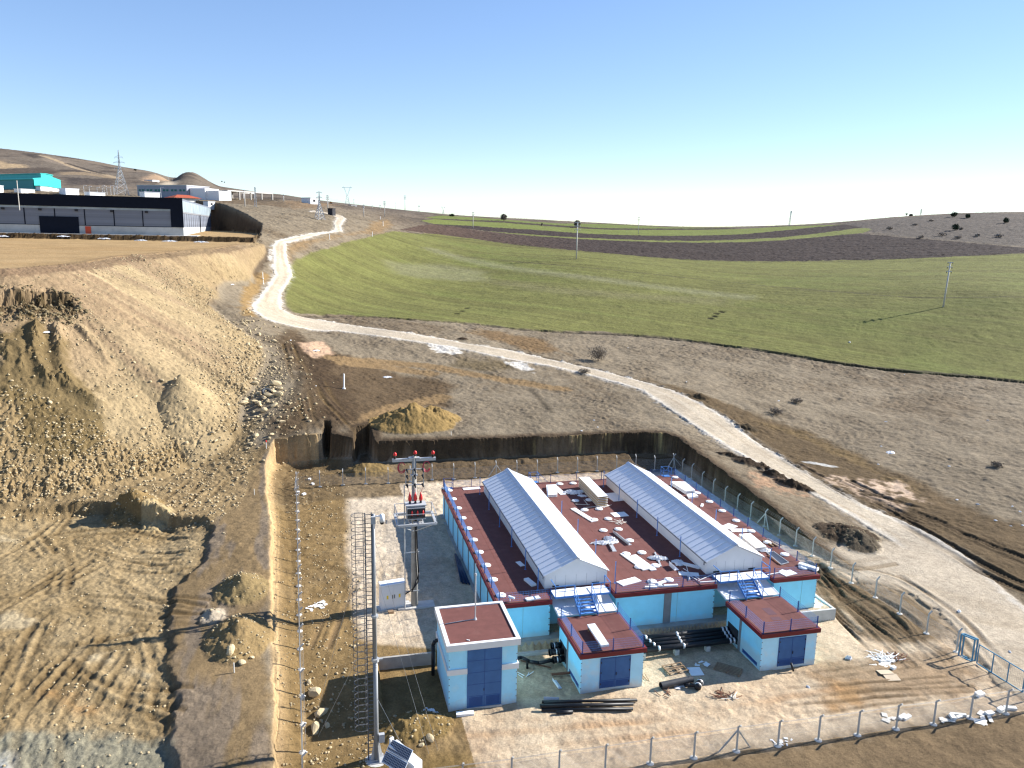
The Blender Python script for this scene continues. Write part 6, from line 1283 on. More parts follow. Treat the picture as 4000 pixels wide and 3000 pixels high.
rubble('stones', 4200, yard_sampler, .03, .17, 8)
def bench_sampler(n, rg):
    w = ((_sb > -1.5) & (_sb < 900)).astype(float)*(.2+sstep(-.2,.5,N1)); w /= w.sum(); i = rg.choice(len(GX), n, p=w); return GX[i], GY[i]
rubble('clods', 700, bench_sampler, .10, .42, 12, 'clod')
# tyre on the rubble
q = at(*d6(76,625)); T_ = thing('tyre', 'old black tyre lying in the boulders at the foot of the spoil slope', 'tyre', tuple(q)); nrm = Vector((.25,-.55,.8)).normalized(); a_ = nrm.orthogonal().normalized(); b_ = nrm.cross(a_); V = []; F = []; n1, n2 = 28, 10; ro, ri = .62, .24
for i in range(n1):
    t = 2*math.pi*i/n1; e = a_*math.cos(t)+b_*math.sin(t)
    for j in range(n2): s_ = 2*math.pi*j/n2; V.append(Vector(q)+Vector((0,0,.35))+e*(ro+ri*math.cos(s_))+nrm*(ri*.85*math.sin(s_)))
for i in range(n1):
    for j in range(n2): F.append((i*n2+j, ((i+1) % n1)*n2+j, ((i+1) % n1)*n2+(j+1) % n2, i*n2+(j+1) % n2))
MB().add(V, F).build('casing', mat('tyre_rubber', (.045,.05,.055), .6), T_, True)
# ------------------------------------------------------------------ stakes, marker posts, litter on the slope
def stand(px, base_py, top_py, D=None):
    b = at(px, base_py) if D is None else on_d(px, base_py, D)
    return b[0], b[1], ground_z(b[0], b[1]) if D is None else b[2], rise(b[0], b[1], top_py)
def marker(c, top, lab, tilt=0.0, r=None, m='foam'):
    x, y, z, h = stand(c[0], c[1], top); r = r or max(.10, (h-z)*.05); t = tag(MB().tube((x,y,z-.2), (x+tilt*(h-z),y,h), r, 8).tube((x,y,z-.1), (x,y,z+.12), r*2.2, 10).build('marker_post', M_[m]), lab, 'post', 'short white marker posts')
marker(d2(980,592), d2(0,548)[1], 'short white post beside the white road, left of the field corner'); marker(d2(1316,570), d2(0,532)[1], 'short white post at the top corner of the wheat field')
marker(d2(1400,488), d2(0,450)[1], 'short white post on the bare earth patch, nearer one'); marker(d2(1379,433), d2(0,412)[1], 'short white post above the bare earth patch'); marker(d6(633,585), d6(0,480)[1], 'white post on the brown slope between road and excavation', .02)
marker(d2(456,905), d2(0,850)[1], 'thin pale stake at the foot of the far spoil slope', 0, .10); marker(d2(460,940), d2(0,910)[1], 'thin pale stake below the other on the ochre ground', 0, .10)
for i, (c, top, lab) in enumerate([(d6(1405,920), d6(0,895)[1], 'thin survey stake at the edge of the excavation'), (d6(75,1020), d6(0,960)[1], 'red topped survey stake at the back left corner of the excavation'), (c6(1268,298), c6(0,268)[1], 'thin stake on the berm, farther one'), (c6(1168,1180), c6(0,1135)[1], 'white stake on the berm near the rubble heap')]):
    x, y, z, h = stand(c[0], c[1], top); t = thing('survey_stake', lab, 'stake', (x,y,z)); MB().tube((x,y,z-.2), (x,y,h), .05, 5).build('stick', M_['cream'] if i != 1 else M_['white'], t)
    if i == 1: MB().tube((x,y,h-.25), (x,y,h+.02), .09, 6).build('tip', M_['red'], t)
for i, (c, L, lab) in enumerate([(d6(945,507), 2.0, 'white sheet lying on the brown slope'), (d6(432,318), 1.6, 'two white boards on the pink gravel patch'), (d8(960,775), 2.2, 'white film strip on the dry grass right of the road'), (d5(300,665), 1.5, 'pale flat stone on the shaded spoil face'), (d8(695,62), 1.2, 'tiny white scrap in the wheat field'), (d5(1505,355), 1.8, 'white scrap on the brown spoil slope')]):
    q = at(*c); crumple('film', lab, (q[0],q[1],ground_z(q[0],q[1])), L/2, L/3.2, .25, M_['plast'], 60+i, .3*i, 'litter')
for i, c in enumerate([d8(1390,1085), d8(1525,1118), d8(1750,1125), d8(1800,1160), d8(1640,1218), d8(1815,1250), d8(1740,1252), d8(930,575), d8(1590,568), d8(880,853), d8(235,442), d8(1050,272), d7(835,290), d7(1255,540), d7(1920,675), d7(500,897), d7(617,865), d7(590,818), d8(1340,865), d8(900,735), d6(432,567), d6(250,237), c5(1925,830), c5(1560,540), c5(475,1075)]):
    q = at(*c); crumple('litter', 'small white scrap of litter on the bare ground', (q[0],q[1],ground_z(q[0],q[1])), rnd.uniform(.18,.4), rnd.uniform(.12,.25), .12, M_['plast'], 90+i, rnd.uniform(0,3), 'litter')['group'] = 'white litter scraps'
# ------------------------------------------------------------------ shrubs and trees
def shrub(name, lab, q, r, h, n, m, seed, cat='bush', trunk=True, lobes=None, leaf=.10, dens=1.0):
    rg = np.random.default_rng(seed); t = thing(name, lab, cat, tuple(q)); V = []; F = []; g = MB()
    x, y, z = q
    if trunk: g.tube((x,y,z-.2), (x,y,z+h*.45), r*.07, 6, r*.035)
    L = lobes or [(0,0,.55,1.0)]
    tips = []
    for k in range(16):
        lx_, ly_, lz, lr = L[k % len(L)]; a = rg.random()*6.28; e = rg.uniform(.3,1)
        tip = (x+lx_*r+math.cos(a)*r*lr*.75*e, y+ly_*r+math.sin(a)*r*lr*.75*e, z+h*min(lz+rg.uniform(-.2,.35), 1.0)); g.tube((x,y,z+h*.15), tip, r*.022, 4, r*.006); tips.append(tip)
    g.build('branches', M_['bark'], t)
    for i in range(n):
        lx_, ly_, lz, lr = L[rg.integers(len(L))]; d = rg.normal(size=3); d /= np.linalg.norm(d); u = rg.random()**.5*(1+.18*math.sin(5*math.atan2(d[1], d[0])+seed))
        c = np.array([x+lx_*r+d[0]*u*r*lr, y+ly_*r+d[1]*u*r*lr, z+h*(lz+d[2]*u*lr*.48)])
        if c[2] < z+.02: continue
        a = rg.normal(size=3); a /= np.linalg.norm(a); b = np.cross(a, rg.normal(size=3)); b /= np.linalg.norm(b); s = leaf*(.6+.8*rg.random()); o = len(V)
        V += [c+a*s*1.4, c+b*s*.6, c-a*s*1.4, c-b*s*.6]; F.append((o, o+1, o+2, o+3))
    MB().add(V, F).build('foliage', m, t); return t
M_['twig'] = mat('dry_twigs', (.20,.165,.125), .9, var=.3, scale=3); M_['scrub'] = mat('brown_scrub', (.30,.25,.20), .95, var=.3, scale=1); M_['juniper'] = mat('dark_juniper', (.035,.05,.028), .9, var=.35, scale=1.5); M_['grass'] = mat('dry_tufts', (.40,.34,.25), .95, var=.3, scale=.5)
q = at(*d7(620,388)); shrub('dry_bush', 'large leafless bush beside the white road below the field', q, 2.1, 3.4, 1500, M_['twig'], 1, leaf=.10)
q = at(*d7(1900,770)); shrub('dry_bush', 'low dry bush on the grass slope, left of another', q, 1.3, 1.1, 500, M_['twig'], 2, trunk=False); q = at(*d7(2050,690)); shrub('dry_bush', 'low dry bush on the grass slope near the field edge', q, 1.2, 1.0, 500, M_['twig'], 3, trunk=False)
q = at(*d7(520,478)); shrub('dry_bush', 'dry bush on the lower side of the white road', q, 1.3, 1.0, 500, M_['twig'], 4, trunk=False); q = at(*d8(1650,870)); shrub('dry_bush', 'small dry bush far right on the grass slope', q, 1.0, .8, 350, M_['twig'], 5, trunk=False)
for i, (c, wd, ht, lab, lob) in enumerate([(d4(1365,118), 20, 26, 'dark juniper on the crest of the right hill, leftmost', None), (d4(1398,118), 24, 12, 'low juniper on the crest between two taller ones', None), (d4(1468,110), 24, 40, 'tall narrow juniper standing on the crest of the right hill', [(0,0,.3,.9),(0,0,.6,.9),(0,0,.85,.6)]),
        (d4(1708,125), 44, 38, 'large dark juniper with a long shadow on the right hill', [(0,0,.5,1),(.4,0,.6,.6),(-.5,0,.35,.6)]), (d4(1806,132), 30, 26, 'juniper right of the large one on the hill', None), (d4(2080,168), 34, 32, 'juniper far right on the hill near the frame edge', None), (d4(1718,220), 48, 40, 'rounded juniper below the large one on the hillside', None)]):
    b = at(*c); D_ = math.hypot(b[0]-CAM[0], b[1]-CAM[1]); s = .5425*D_/3060; shrub('juniper', lab, b, wd*s*.42, ht*s*.9, 420, M_['juniper'], 20+i, 'tree', True, lob, leaf=.40)
for i, (c, wd, ht, lab) in enumerate([(d4(1245,215), 44, 24, 'low brown bush on the hillside above the ploughed land'), (d4(1465,280), 54, 26, 'brown bush at the edge of the ploughed land'), (d4(1620,260), 60, 26, 'faint brown bush in the middle of the hillside'), (d4(1735,280), 46, 22, 'brown bush low on the hillside, left of a smaller one'), (d4(1875,265), 34, 20, 'small brown bush right of the low ones'), (d4(2030,270), 56, 24, 'brown bush near the right frame edge of the hillside'), (d4(1425,185), 36, 14, 'flat brown bush below the crest'), (d4(1545,155), 36, 12, 'flat brown bush near the large juniper'), (d4(1760,215), 24, 14, 'small bush beside the rounded juniper')]):
    b = at(*c); D_ = math.hypot(b[0]-CAM[0], b[1]-CAM[1]); s = .5425*D_/3060; shrub('bush', lab, b, wd*s*.42, ht*s*.75, 130, M_['scrub'], 40+i, 'bush', False, None, leaf=.35)
b = at(*d3(493,154)); s = .5425*math.hypot(b[0]-CAM[0], b[1]-CAM[1])/3060; shrub('bare_tree', 'round bare tree standing alone on the field skyline', b, 22*s, 44*s, 900, M_['twig'], 60, 'tree', True, [(0,0,.62,1)], leaf=.35)
b = at(*d3(1020,200)); s = .5425*math.hypot(b[0]-CAM[0], b[1]-CAM[1])/3060; shrub('bare_tree', 'round bare tree behind the tall pole in the field', b, 21*s, 46*s, 900, M_['twig'], 61, 'tree', True, [(0,0,.62,1)], leaf=.35)
b = at(*d3(120,120)); s = .5425*math.hypot(b[0]-CAM[0], b[1]-CAM[1])/3060; shrub('bush', 'dark bush on the skyline left of the bare tree', b, 18*s, 15*s, 500, M_['juniper'], 62, 'bush', False, leaf=.35)
b = at(*d3(768,186)); s = .5425*math.hypot(b[0]-CAM[0], b[1]-CAM[1])/3060; shrub('bush', 'small bush on the field boundary between tree and pole', b, 5*s, 16*s, 150, M_['twig'], 63, 'bush', False, leaf=.3)
for i, (c, s_) in enumerate([(d1(1300,360), 8), (d1(2130,470), 7), (d2(155,148), 5)]): b = at(*c); s = .45*math.hypot(b[0]-CAM[0], b[1]-CAM[1])/3060; shrub('bush', ('tiny bush on the left hill skyline near the pylon', 'tiny bush on the slope of the far knoll', 'tiny bush on the skyline behind the concrete frame')[i], b, s_*s, s_*1.4*s, 150, M_['juniper'], 70+i, 'bush', False, leaf=.5)
# ------------------------------------------------------------------ power line poles and pylons
def pole(c, top, lab, arms=3, tilt=0.0, D=None, lattice=False, ang=.6, aw=1.0):
    x, y, z, h = stand(c[0], c[1], top, D); H = h-z; r = max(.20, H*.017); t = thing('power_pole', lab, 'utility pole', (x,y,z)); tx = tilt*H
    if lattice:
        g = MB(); w0, w1 = H*.05, H*.02
        for sx in (-1, 1):
            for sy in (-1, 1): g.beam((x+sx*w0,y+sy*w0,z-.3), (x+sx*w1+tx,y+sy*w1,h), .14, .14)
        n = 9
        for k in range(n):
            a, b = k/n, (k+1)/n; wa, wb = w0+(w1-w0)*a, w0+(w1-w0)*b
            for sx in (-1, 1): g.beam((x+sx*wa+tx*a,y-wa,z+H*a), (x-sx*wb+tx*b,y-wb,z+H*b), .09, .09)
            g.beam((x-wa+tx*a,y-wa,z+H*a), (x-wb+tx*b,y+wb,z+H*b), .09, .09)
        g.build('lattice_shaft', M_['galv'], t)
    else: MB().tube((x,y,z-.4), (x+tx,y,h), r*1.15, 8, r*.8).build('shaft', M_['concl'], t, True)
    cx_, sx_ = math.cos(ang), -math.sin(ang)
    for k in range(arms):
        zz = h-H*(.01+.10*k); w = H*.075*aw; xx = x+tx*(zz-z)/H; a = MB().beam((xx-cx_*w,y-sx_*w,zz), (xx+cx_*w,y+sx_*w,zz), max(.24, H*.018), max(.22, H*.016)).build('crossarm', M_['galv'], t)
        for e in (-.9, .9): MB().tube((xx+cx_*w*e,y+sx_*w*e,zz-.1), (xx+cx_*w*e,y+sx_*w*e,zz-.55), .09, 5).build('insulator', M_['porc'], a)
    return (x+tx, y, h)
pA = pole(d3(1016,428), d3(0,160)[1], 'tall concrete pole with three crossarms in the middle of the wheat field', aw=1.1)
pB = pole(d4(1630,772), d4(0,448)[1], 'leaning concrete pole on the right of the wheat field casting a long shadow', tilt=.045, ang=1.45, aw=.9)
pC = pole(d3(272,208), d3(0,90)[1], 'concrete pole on the ploughed strip left of the bare tree'); pD = pole(d3(1462,247), d3(0,127)[1], 'concrete pole on the green strip right of the middle of the skyline')
pole(d4(520,188), d4(0,80)[1], 'leaning lattice mast on the far green strip near the right hill', 2, .08, None, True)
pole(d2(1413,418), d2(0,295)[1], 'pole with three crossarms on the dry slope above the road'); pole(d2(1573,370), d2(0,250)[1], 'tallest pole on the skyline right of the white road'); pole(d2(1249,420), d2(0,322)[1], 'pole next to the upper bend of the white road'); pole(d2(967,376), d2(0,248)[1], 'pole beside the steel pylon at the top of the road')
pole(d2(1498,356), d2(0,305)[1], 'small pole on the skyline left of the tallest one', 2); pole(d2(1683,383), d2(0,328)[1], 'small pole on the skyline above the field corner', 2); pole(d2(1315,347), d2(0,328)[1], 'tiny pole on the skyline', 1); pole(d2(1377,358), d2(0,322)[1], 'small pole on the skyline behind the three armed pole', 2); pole(d2(1172,325), d2(0,280)[1], 'mast beside the dark cabin on the skyline', 1)
pole(d2(316,335), d2(0,205)[1], 'slim grey pole in front of the concrete frame', 1); pole(d2(620,296), d2(0,242)[1], 'slim pole right of the concrete frame', 1); pole(d2(400,338), d2(0,183)[1], 'lattice mast in front of the concrete frame', 2, 0, None, True, aw=.5)
def pylon(c, top, lab, D=None, wb=.16, arms=(.70,.80,.92), aw=(.20,.24,.16), bulk=1.0):
    x, y, z, h = stand(c[0], c[1], top, D); H = h-z; t = thing('pylon', lab, 'pylon', (x,y,z)); th = max(.16, H*.0065)*bulk; g = MB(); waist = .62
    W_ = lambda f: H*(wb*(1-f/waist)+.035*(f/waist))*.5 if f < waist else H*.0175*(1-(f-waist)/(1-waist)*.85)
    rot = .5; c_, s_ = math.cos(rot), math.sin(rot)
    P = lambda f, i, j: (x+(i*c_-j*s_)*W_(f), y+(i*s_+j*c_)*W_(f), z+H*f)
    L = [0,.14,.27,.38,.48,.56,.62,.70,.78,.86,.93,1.0]
    for a, b in zip(L[:-1], L[1:]):
        for i, j in ((-1,-1),(1,-1),(1,1),(-1,1)): g.beam(P(a,i,j), P(b,i,j), th, th)
        for (i, j), (k, l) in (((-1,-1),(1,-1)),((1,-1),(1,1)),((1,1),(-1,1)),((-1,1),(-1,-1))):
            g.beam(P(a,i,j), P(b,k,l), th*.6, th*.6); g.beam(P(a,k,l), P(b,i,j), th*.6, th*.6)
    g.build('lattice_body', M_['galv'], t)
    for f, w in zip(arms, aw):
        g = MB(); e = H*w*.5
        for s in (-1, 1):
            tip = (x+s*e*.9, y-s*e*.45, z+H*f); g.beam((x,y-.3,z+H*f), tip, th*.8, th*.8); g.beam((x,y,z+H*(f+.045)), tip, th*.6, th*.6); g.beam(tip, (tip[0],tip[1],tip[2]-H*.03), th*.6, th*.6)
        g.build('crossarm', M_['galv'], t)
pylon(d1(1165,592), d1(0,162)[1], 'large lattice pylon behind the dark roofed warehouse', 470, .27, (.60,.72,.84), (.26,.30,.22))
pylon(d2(903,440), d2(0,220)[1], 'lattice pylon on the dry slope left of the winding road', None, .30, (.80,.97), (.22,.22), 1.2)
def vtower(c, top, lab, D):
    x, y, z, h = stand(c[0], c[1], top, D); z = float(h_nat(np.array([x]), np.array([y]))[0]); H = h-z; t = thing('pylon', lab, 'pylon', (x,y,z)); th = max(.15, H*.006); g = MB(); m = M_['pale_steel']
    wst = z+H*.55; bw = H*.12
    for s in (-1, 1):
        for q in (-1, 1): g.beam((x+s*bw,y+q*bw,z), (x+s*H*.025,y+q*H*.02,wst), th, th)
    for k in range(5):
        f, e = k/5, (k+1)/5; wa, wb = bw+(H*.025-bw)*f, bw+(H*.025-bw)*e
        for s in (-1, 1): g.beam((x-s*wa,y-wa,z+(wst-z)*f), (x+s*wb,y-wb,z+(wst-z)*e), th*.6, th*.6)
    g.build('lattice_body', m, t); g = MB()
    for s in (-1, 1):
        g.beam((x+s*H*.02,y,wst), (x+s*H*.19,y,h-H*.07), th, th); g.beam((x+s*H*.05,y,wst+.1), (x+s*H*.13,y,h-H*.07), th*.7, th*.7); g.beam((x+s*H*.16,y,h-H*.07), (x+s*H*.19,y,h), th, th); g.beam((x+s*H*.25,y,h-H*.10), (x+s*H*.25,y,h-H*.05), th, th)
        for k in range(4): a = k/4; g.beam((x+s*H*(.02+.17*a),y,wst+(h-H*.07-wst)*a), (x+s*H*(.05+.08*(a+.25)),y,wst+(h-H*.07-wst)*(a+.25)), th*.5, th*.5)
    g.beam((x-H*.27,y,h-H*.07), (x+H*.27,y,h-H*.07), th, th*1.6); g.build('forked_head', m, t)
M_['pale_steel'] = mat('pale_steel', (.50,.52,.54), .6, .2)
vtower(d2(1120,325), d2(0,176)[1], 'forked transmission tower on the skyline left of the centre, nearest of its kind', 640); vtower(d2(1873,404), d2(0,335)[1], 'smaller forked transmission tower just left of the green field skyline', 900); vtower(d3(570,158), d3(0,136)[1], 'tiny forked transmission tower behind the field skyline', 1100)
def wires(a, b, lab, sag=2.0):
    t = thing('power_line', lab, 'power line', ((a[0]+b[0])/2, (a[1]+b[1])/2, (a[2]+b[2])/2-sag))
    for k in (-1, 0, 1):
        P = [(a[0]+(b[0]-a[0])*f+k*.9, a[1]+(b[1]-a[1])*f, a[2]-.4+(b[2]-a[2])*f-sag*4*f*(1-f)-abs(k)*.8) for f in np.linspace(0,1,13)]; MB().path(P, .025, 3).build('cable', M_['wire'], t)
wires(pC, pD, 'overhead cables between the two poles on the field skyline'); wires(pC, (pC[0]-90, pC[1]+40, pC[2]+8), 'overhead cables running left from the pole on the ploughed strip')
# ------------------------------------------------------------------ warehouse
M_['whnavy'] = mat('dark_navy_cladding', (.006,.009,.018), .7, var=.15, scale=.6, spec=.1); M_['whpanel'] = mat('grey_ribbed_cladding', (.155,.17,.205), .55, var=.22, scale=.3, streak=(.02,.02,4)); M_['whglass'] = mat('translucent_band', (.27,.32,.35), .4, var=.35, scale=.25)
M_['wconc'] = mat('precast_concrete_wall', (.40,.40,.385), .9, var=.22, scale=.3, seams=(8.0, 2.8, .10, .04, ('XY','Z'))); M_['redd'] = mat('orange_red_door', (.48,.06,.025), .5, var=.05)
wz = float(np.median([ground_z(*(WC[:2]+WU*t-WV*1.5)) for t in (5, 20, 40, 60)]))
WH = thing('warehouse', 'long grey warehouse with black roof band, concrete base and orange red doors', 'building', (WC[0], WC[1], wz))
Hh = rise(WC[0], WC[1], 774)-wz; U3 = Vector((WU[0], WU[1], 0)); V3 = Vector((WV[0], WV[1], 0)); O3 = Vector((WC[0], WC[1], 0))
def wbox(u0, u1, v0, v1, z0, z1, g=None):
    g = g or MB(); P = [O3+U3*u+V3*v for u, v in ((u0,v0),(u1,v0),(u1,v1),(u0,v1))]
    g.add([(p.x,p.y,z) for z in (z0, z1) for p in P], [(0,1,2,3),(7,6,5,4),(0,4,5,1),(1,5,6,2),(2,6,7,3),(3,7,4,0)]); return g
LF, LS = 120, 122; zb = wz+Hh*.22; zt = wz+Hh*.70
wbox(.15, LF, .15, LS, wz-2, zb).build('concrete_base', M_['wconc'], WH); wbox(.2, LF-.1, .22, LS-.1, zb, wz+Hh*.985).build('clad_wall', M_['whpanel'], WH)
wbox(-.02, LF, -.10, .22, zt, wz+Hh, wbox(-.02, 3.6, -.10, .22, zb, zt)).build('roof_band', M_['whnavy'], WH)
wbox(3.6, LF, .08, .22, wz+Hh*.645, zt).build('translucent_strip', M_['whglass'], WH)
g = MB()
for k in range(1, 14): u = 3.6+8.05*k; wbox(u-.14, u+.14, .12, .22, zb, wz+Hh*.645, g)
wbox(3.6, LF, .12, .22, zb-.05, zb+.12, g); wbox(-.1, .22, -.12, .3, wz, zb, g) if 0 else None
g.build('cladding_post', M_['whnavy'], WH)
d = wbox(29.5, 40.0, -.02, .15, wz+.05, wz+Hh*.44).build('roller_door', M_['whnavy'], WH)
for u in (26.3, 68.5): wbox(u, u+1.55, .0, .15, wz+.05, wz+2.3).build('door', M_['redd'], WH)
for k in range(7): u = 10.5+9.7*k; wbox(u-.4, u+.4, -.25, .0, wz+Hh*.595, wz+Hh*.635).build('wall_lamp', M_['dark'], WH) if 0 else wbox(u-.42, u+.42, -.2, .2, wz+Hh*.585, wz+Hh*.635).build('wall_lamp', M_['dark'], WH)
g = MB()
for k in range(16): v = 5+7.5*k; wbox(.08, .2, v-.08, v+.08, zb, wz+Hh*.93, g)
wbox(.06, .2, 0, LS-.1, wz+Hh*.60, wz+Hh*.64, g); g.build('cladding_joint', M_['strip'], WH); wbox(.05, .15, 117, 118.6, wz, wz+2.4).build('door', M_['redd'], WH)
wbox(.02, .2, .3, LS-.1, wz+Hh*.64, wz+Hh*.93).build('translucent_band', M_['whglass'], WH)
g = MB()
for v in (62, 63): wbox(-.1, .2, v, v+.15, wz, wz+Hh*.62, g)
g.build('downpipe', M_['whnavy'], WH)
ap = wbox(-4.2, 130, -4.4, .15, wz-.35, wz+.06, wbox(-4.2, .15, .15, 125, wz-.35, wz+.06)).build('pavement', M_['concl']); ap['kind'] = 'structure'
for i, (c, lab) in enumerate([(d1(610,1010), 'white scrap pile on the pad below the warehouse door'), (d1(1000,1022), 'flat white scrap on the pad right of the warehouse door'), (d1(30,995), 'white scrap at the far left of the pad'), (d1(1355,1035), 'small white scrap on the pad'), (d1(1630,1042), 'white strip on the pad near the warehouse corner'), (d1(1930,1050), 'white scrap at the right end of the pad')]):
    q = at(*c); crumple('film', lab, (q[0],q[1],ground_z(q[0],q[1])), rnd.uniform(1.2,2.6), .7, .5, M_['plast'], 130+i, 0, 'litter')
# ------------------------------------------------------------------ far buildings
def far_box(c0, c1_, D, top, depth, name, lab, m, skew=.15, roof=None, base_drop=4.0, cat='building', eave=.0):
    """front wall between two photo columns at a distance; returns a local frame"""
    a = on_d(c0[0], c0[1], D); b = on_d(c1_[0], c1_[1], D*(1+skew*.05)); z = min(a[2], b[2]); h = rise(a[0], a[1], top)-z
    u = Vector((b[0]-a[0], b[1]-a[1], 0)); L = u.length; u.normalize(); v = Vector((-u.y, u.x, 0)); t = thing(name, lab, cat, (a[0], a[1], z)); O = Vector((a[0], a[1], 0))
    def bx(u0, u1, v0, v1, z0, z1, g=None):
        g = g or MB(); P = [O+u*p+v*q for p, q in ((u0,v0),(u1,v0),(u1,v1),(u0,v1))]
        return g.add([(p.x,p.y,zz) for zz in (z0, z1) for p in P], [(3,2,1,0),(4,5,6,7),(0,1,5,4),(1,2,6,5),(2,3,7,6),(3,0,4,7)])
    return t, bx, L, z, h, O, u, v
M_['teal'] = mat('turquoise_cladding', (.03,.36,.34), .5, var=.06, scale=.2, streak=(4,4,.1)); M_['teald'] = mat('dark_turquoise_cladding', (.015,.20,.21), .5, var=.08, scale=.2)
# turquoise factory hall: long side to the left, stepped gable to the right
a = on_d(*d1(335,560), 430); b = on_d(*d1(590,560), 445); gz_ = a[2]; u = Vector((b[0]-a[0], b[1]-a[1], 0)); L = u.length; u.normalize(); w = Vector((-u.x*.80-u.y*-.0, -u.y, 0)); w = (Vector((-_r[0], -_r[1], 0))*.88+Vector((_f[0], _f[1], 0))*.47).normalized()
TH = thing('factory_hall', 'turquoise factory hall with stepped roof behind the warehouse', 'building', tuple(a)); h1 = rise(a[0], a[1], d1(0,432)[1])-gz_; h2 = rise((a[0]+b[0])/2, (a[1]+b[1])/2, d1(0,393)[1])-gz_; h3 = rise(b[0], b[1], d1(0,450)[1])-gz_
prof = [(0,-3),(L,-3),(L,h3),(L*.70,h3*1.16),(L*.70,h3*1.28),(L*.45,h2),(L*.27,h2*.99),(L*.27,h1*1.05),(0,h1)]
MB().extr(prof, (a[0],a[1],gz_), u, (0,0,1), w, 75).build('wall', M_['teal'], TH)
O = Vector((a[0],a[1],gz_)); g = MB(); q0 = O+u*(-.3)
g.extr([(-.35,-3),(-.02,-3),(-.02,h1*.86),(-.35,h1*.86)], O+w*.4, u, (0,0,1), w, 74).build('side_wall', M_['teald'], TH)
MB().extr([(-.8,h1*.9),(L*.27,h1*1.07),(L*.27,h1*1.10),(-.8,h1*.98)], O-w*.3, u, (0,0,1), w, 75.6).build('lower_roof', M_['teal'], TH); MB().extr([(L*.24,h2*.98),(L*.46,h2*1.0),(L*.72,h3*1.27),(L*.72,h3*1.32),(L*.46,h2*1.03),(L*.24,h2*1.01)], O-w*.3, u, (0,0,1), w, 75.6).build('upper_roof', M_['teal'], TH)
MB().extr([(.5,-1),(L-1,-1),(L-1,h1*.30),(L*.3,h1*.42),(.5,h1*.40)], O-w*4, u, (0,0,1), w, 3.9).build('annex', M_['whitew'], TH); MB().extr([(0,h1*.40),(L*.3,h1*.42),(L,h1*.27),(L,h1*.30),(L*.3,h1*.47),(0,h1*.45)], O-w*4.4, u, (0,0,1), w, 4.5).build('canopy', M_['teal'], TH)
# white cabins
for (p, q, top, lab) in [(d1(632,576), d1(760,576), d1(0,528)[1], 'white cabin right of the turquoise hall'), (d1(862,583), d1(1010,584), d1(0,562)[1], 'low white cabin behind the warehouse roof'), (d1(1390,605), d1(1535,606), d1(0,562)[1], 'white cabin in front of the grey office block'), (d1(0,548), d1(34,548), d1(0,502)[1], 'white cabin at the left frame edge above the warehouse roof'), (d1(200,552), d1(335,552), d1(0,532)[1], 'low white roofed shed left of the turquoise hall')]:
    t, bx, L, z, h, O, u, v = far_box(p, q, 400, top, 3, 'site_cabin', lab, None); bx(0, L, 0, 5, z-3, z+h*.92).build('wall', M_['whitew'], t); bx(-.2, L+.2, -.2, 5.2, z+h*.92, z+h).build('roof', M_['white'], t)
# grey office block with paired windows
t, bx, L, z, h, O, u, v = far_box(d1(1322,600), d1(1795,600), 470, d1(0,505)[1], 14, 'office_block', 'grey two storey block with paired windows beyond the warehouse', None, -1.0)
bx(0, L, 0, 16, z-3, z+h).build('wall', mat('grey_render', (.30,.30,.34), .8, var=.05), t); bx(-.2, L+.2, -.2, 16.2, z+h, z+h+.4).build('roof', M_['grey'], t)
for k in range(6):
    for e in (0, .072): uu = L*(.03+.165*k+e*.95); f = bx(uu, uu+L*.048, -.12, 0, z+h*.44, z+h*.66).build('window', M_['strip'], t); bx(uu+.12, uu+L*.048-.12, -.15, -.11, z+h*.46, z+h*.64).build('pane', M_['glass'], f)
bx(L+.2, L+10, 2, 12, z-3, z+h*.78).build('side_wing', M_['whitew'], t); bx(L+10, L+18, 3, 12, z-3, z+h*.55).build('rear_wing', M_['whitew'], t)
# red roofed house
t, bx, L, z, h, O, u, v = far_box(d1(1690,672), d1(1830,676), 420, d1(0,618)[1], 8, 'red_roofed_house', 'cream house with red hipped roof behind the warehouse corner', None)
bx(0, L*1.6, 0, 9, z-3, z+h).build('wall', M_['cream'], t); P = [O+u*p+v*q for p, q in ((-1.2,-1),(L*1.6+1.2,-1),(L*1.6+1.2,10),(-1.2,10))]; r0, r1 = O+u*(L*.4)+v*4.5, O+u*(L*1.2)+v*4.5; zt_ = z+h; ht_ = rise(r0.x, r0.y, d1(0,590)[1])
MB().add([(p.x,p.y,zt_) for p in P]+[(r0.x,r0.y,ht_),(r1.x,r1.y,ht_)], [(0,1,5,4),(1,2,5),(2,3,4,5),(3,0,4),(3,2,1,0)]).build('roof', mat('terracotta_tiles', (.34,.075,.035), .85, var=.15, scale=.8), t); bx(L*.3, L*.5, -.05, 0, z+h*.3, z+h*.75).build('window', M_['glass'], t)
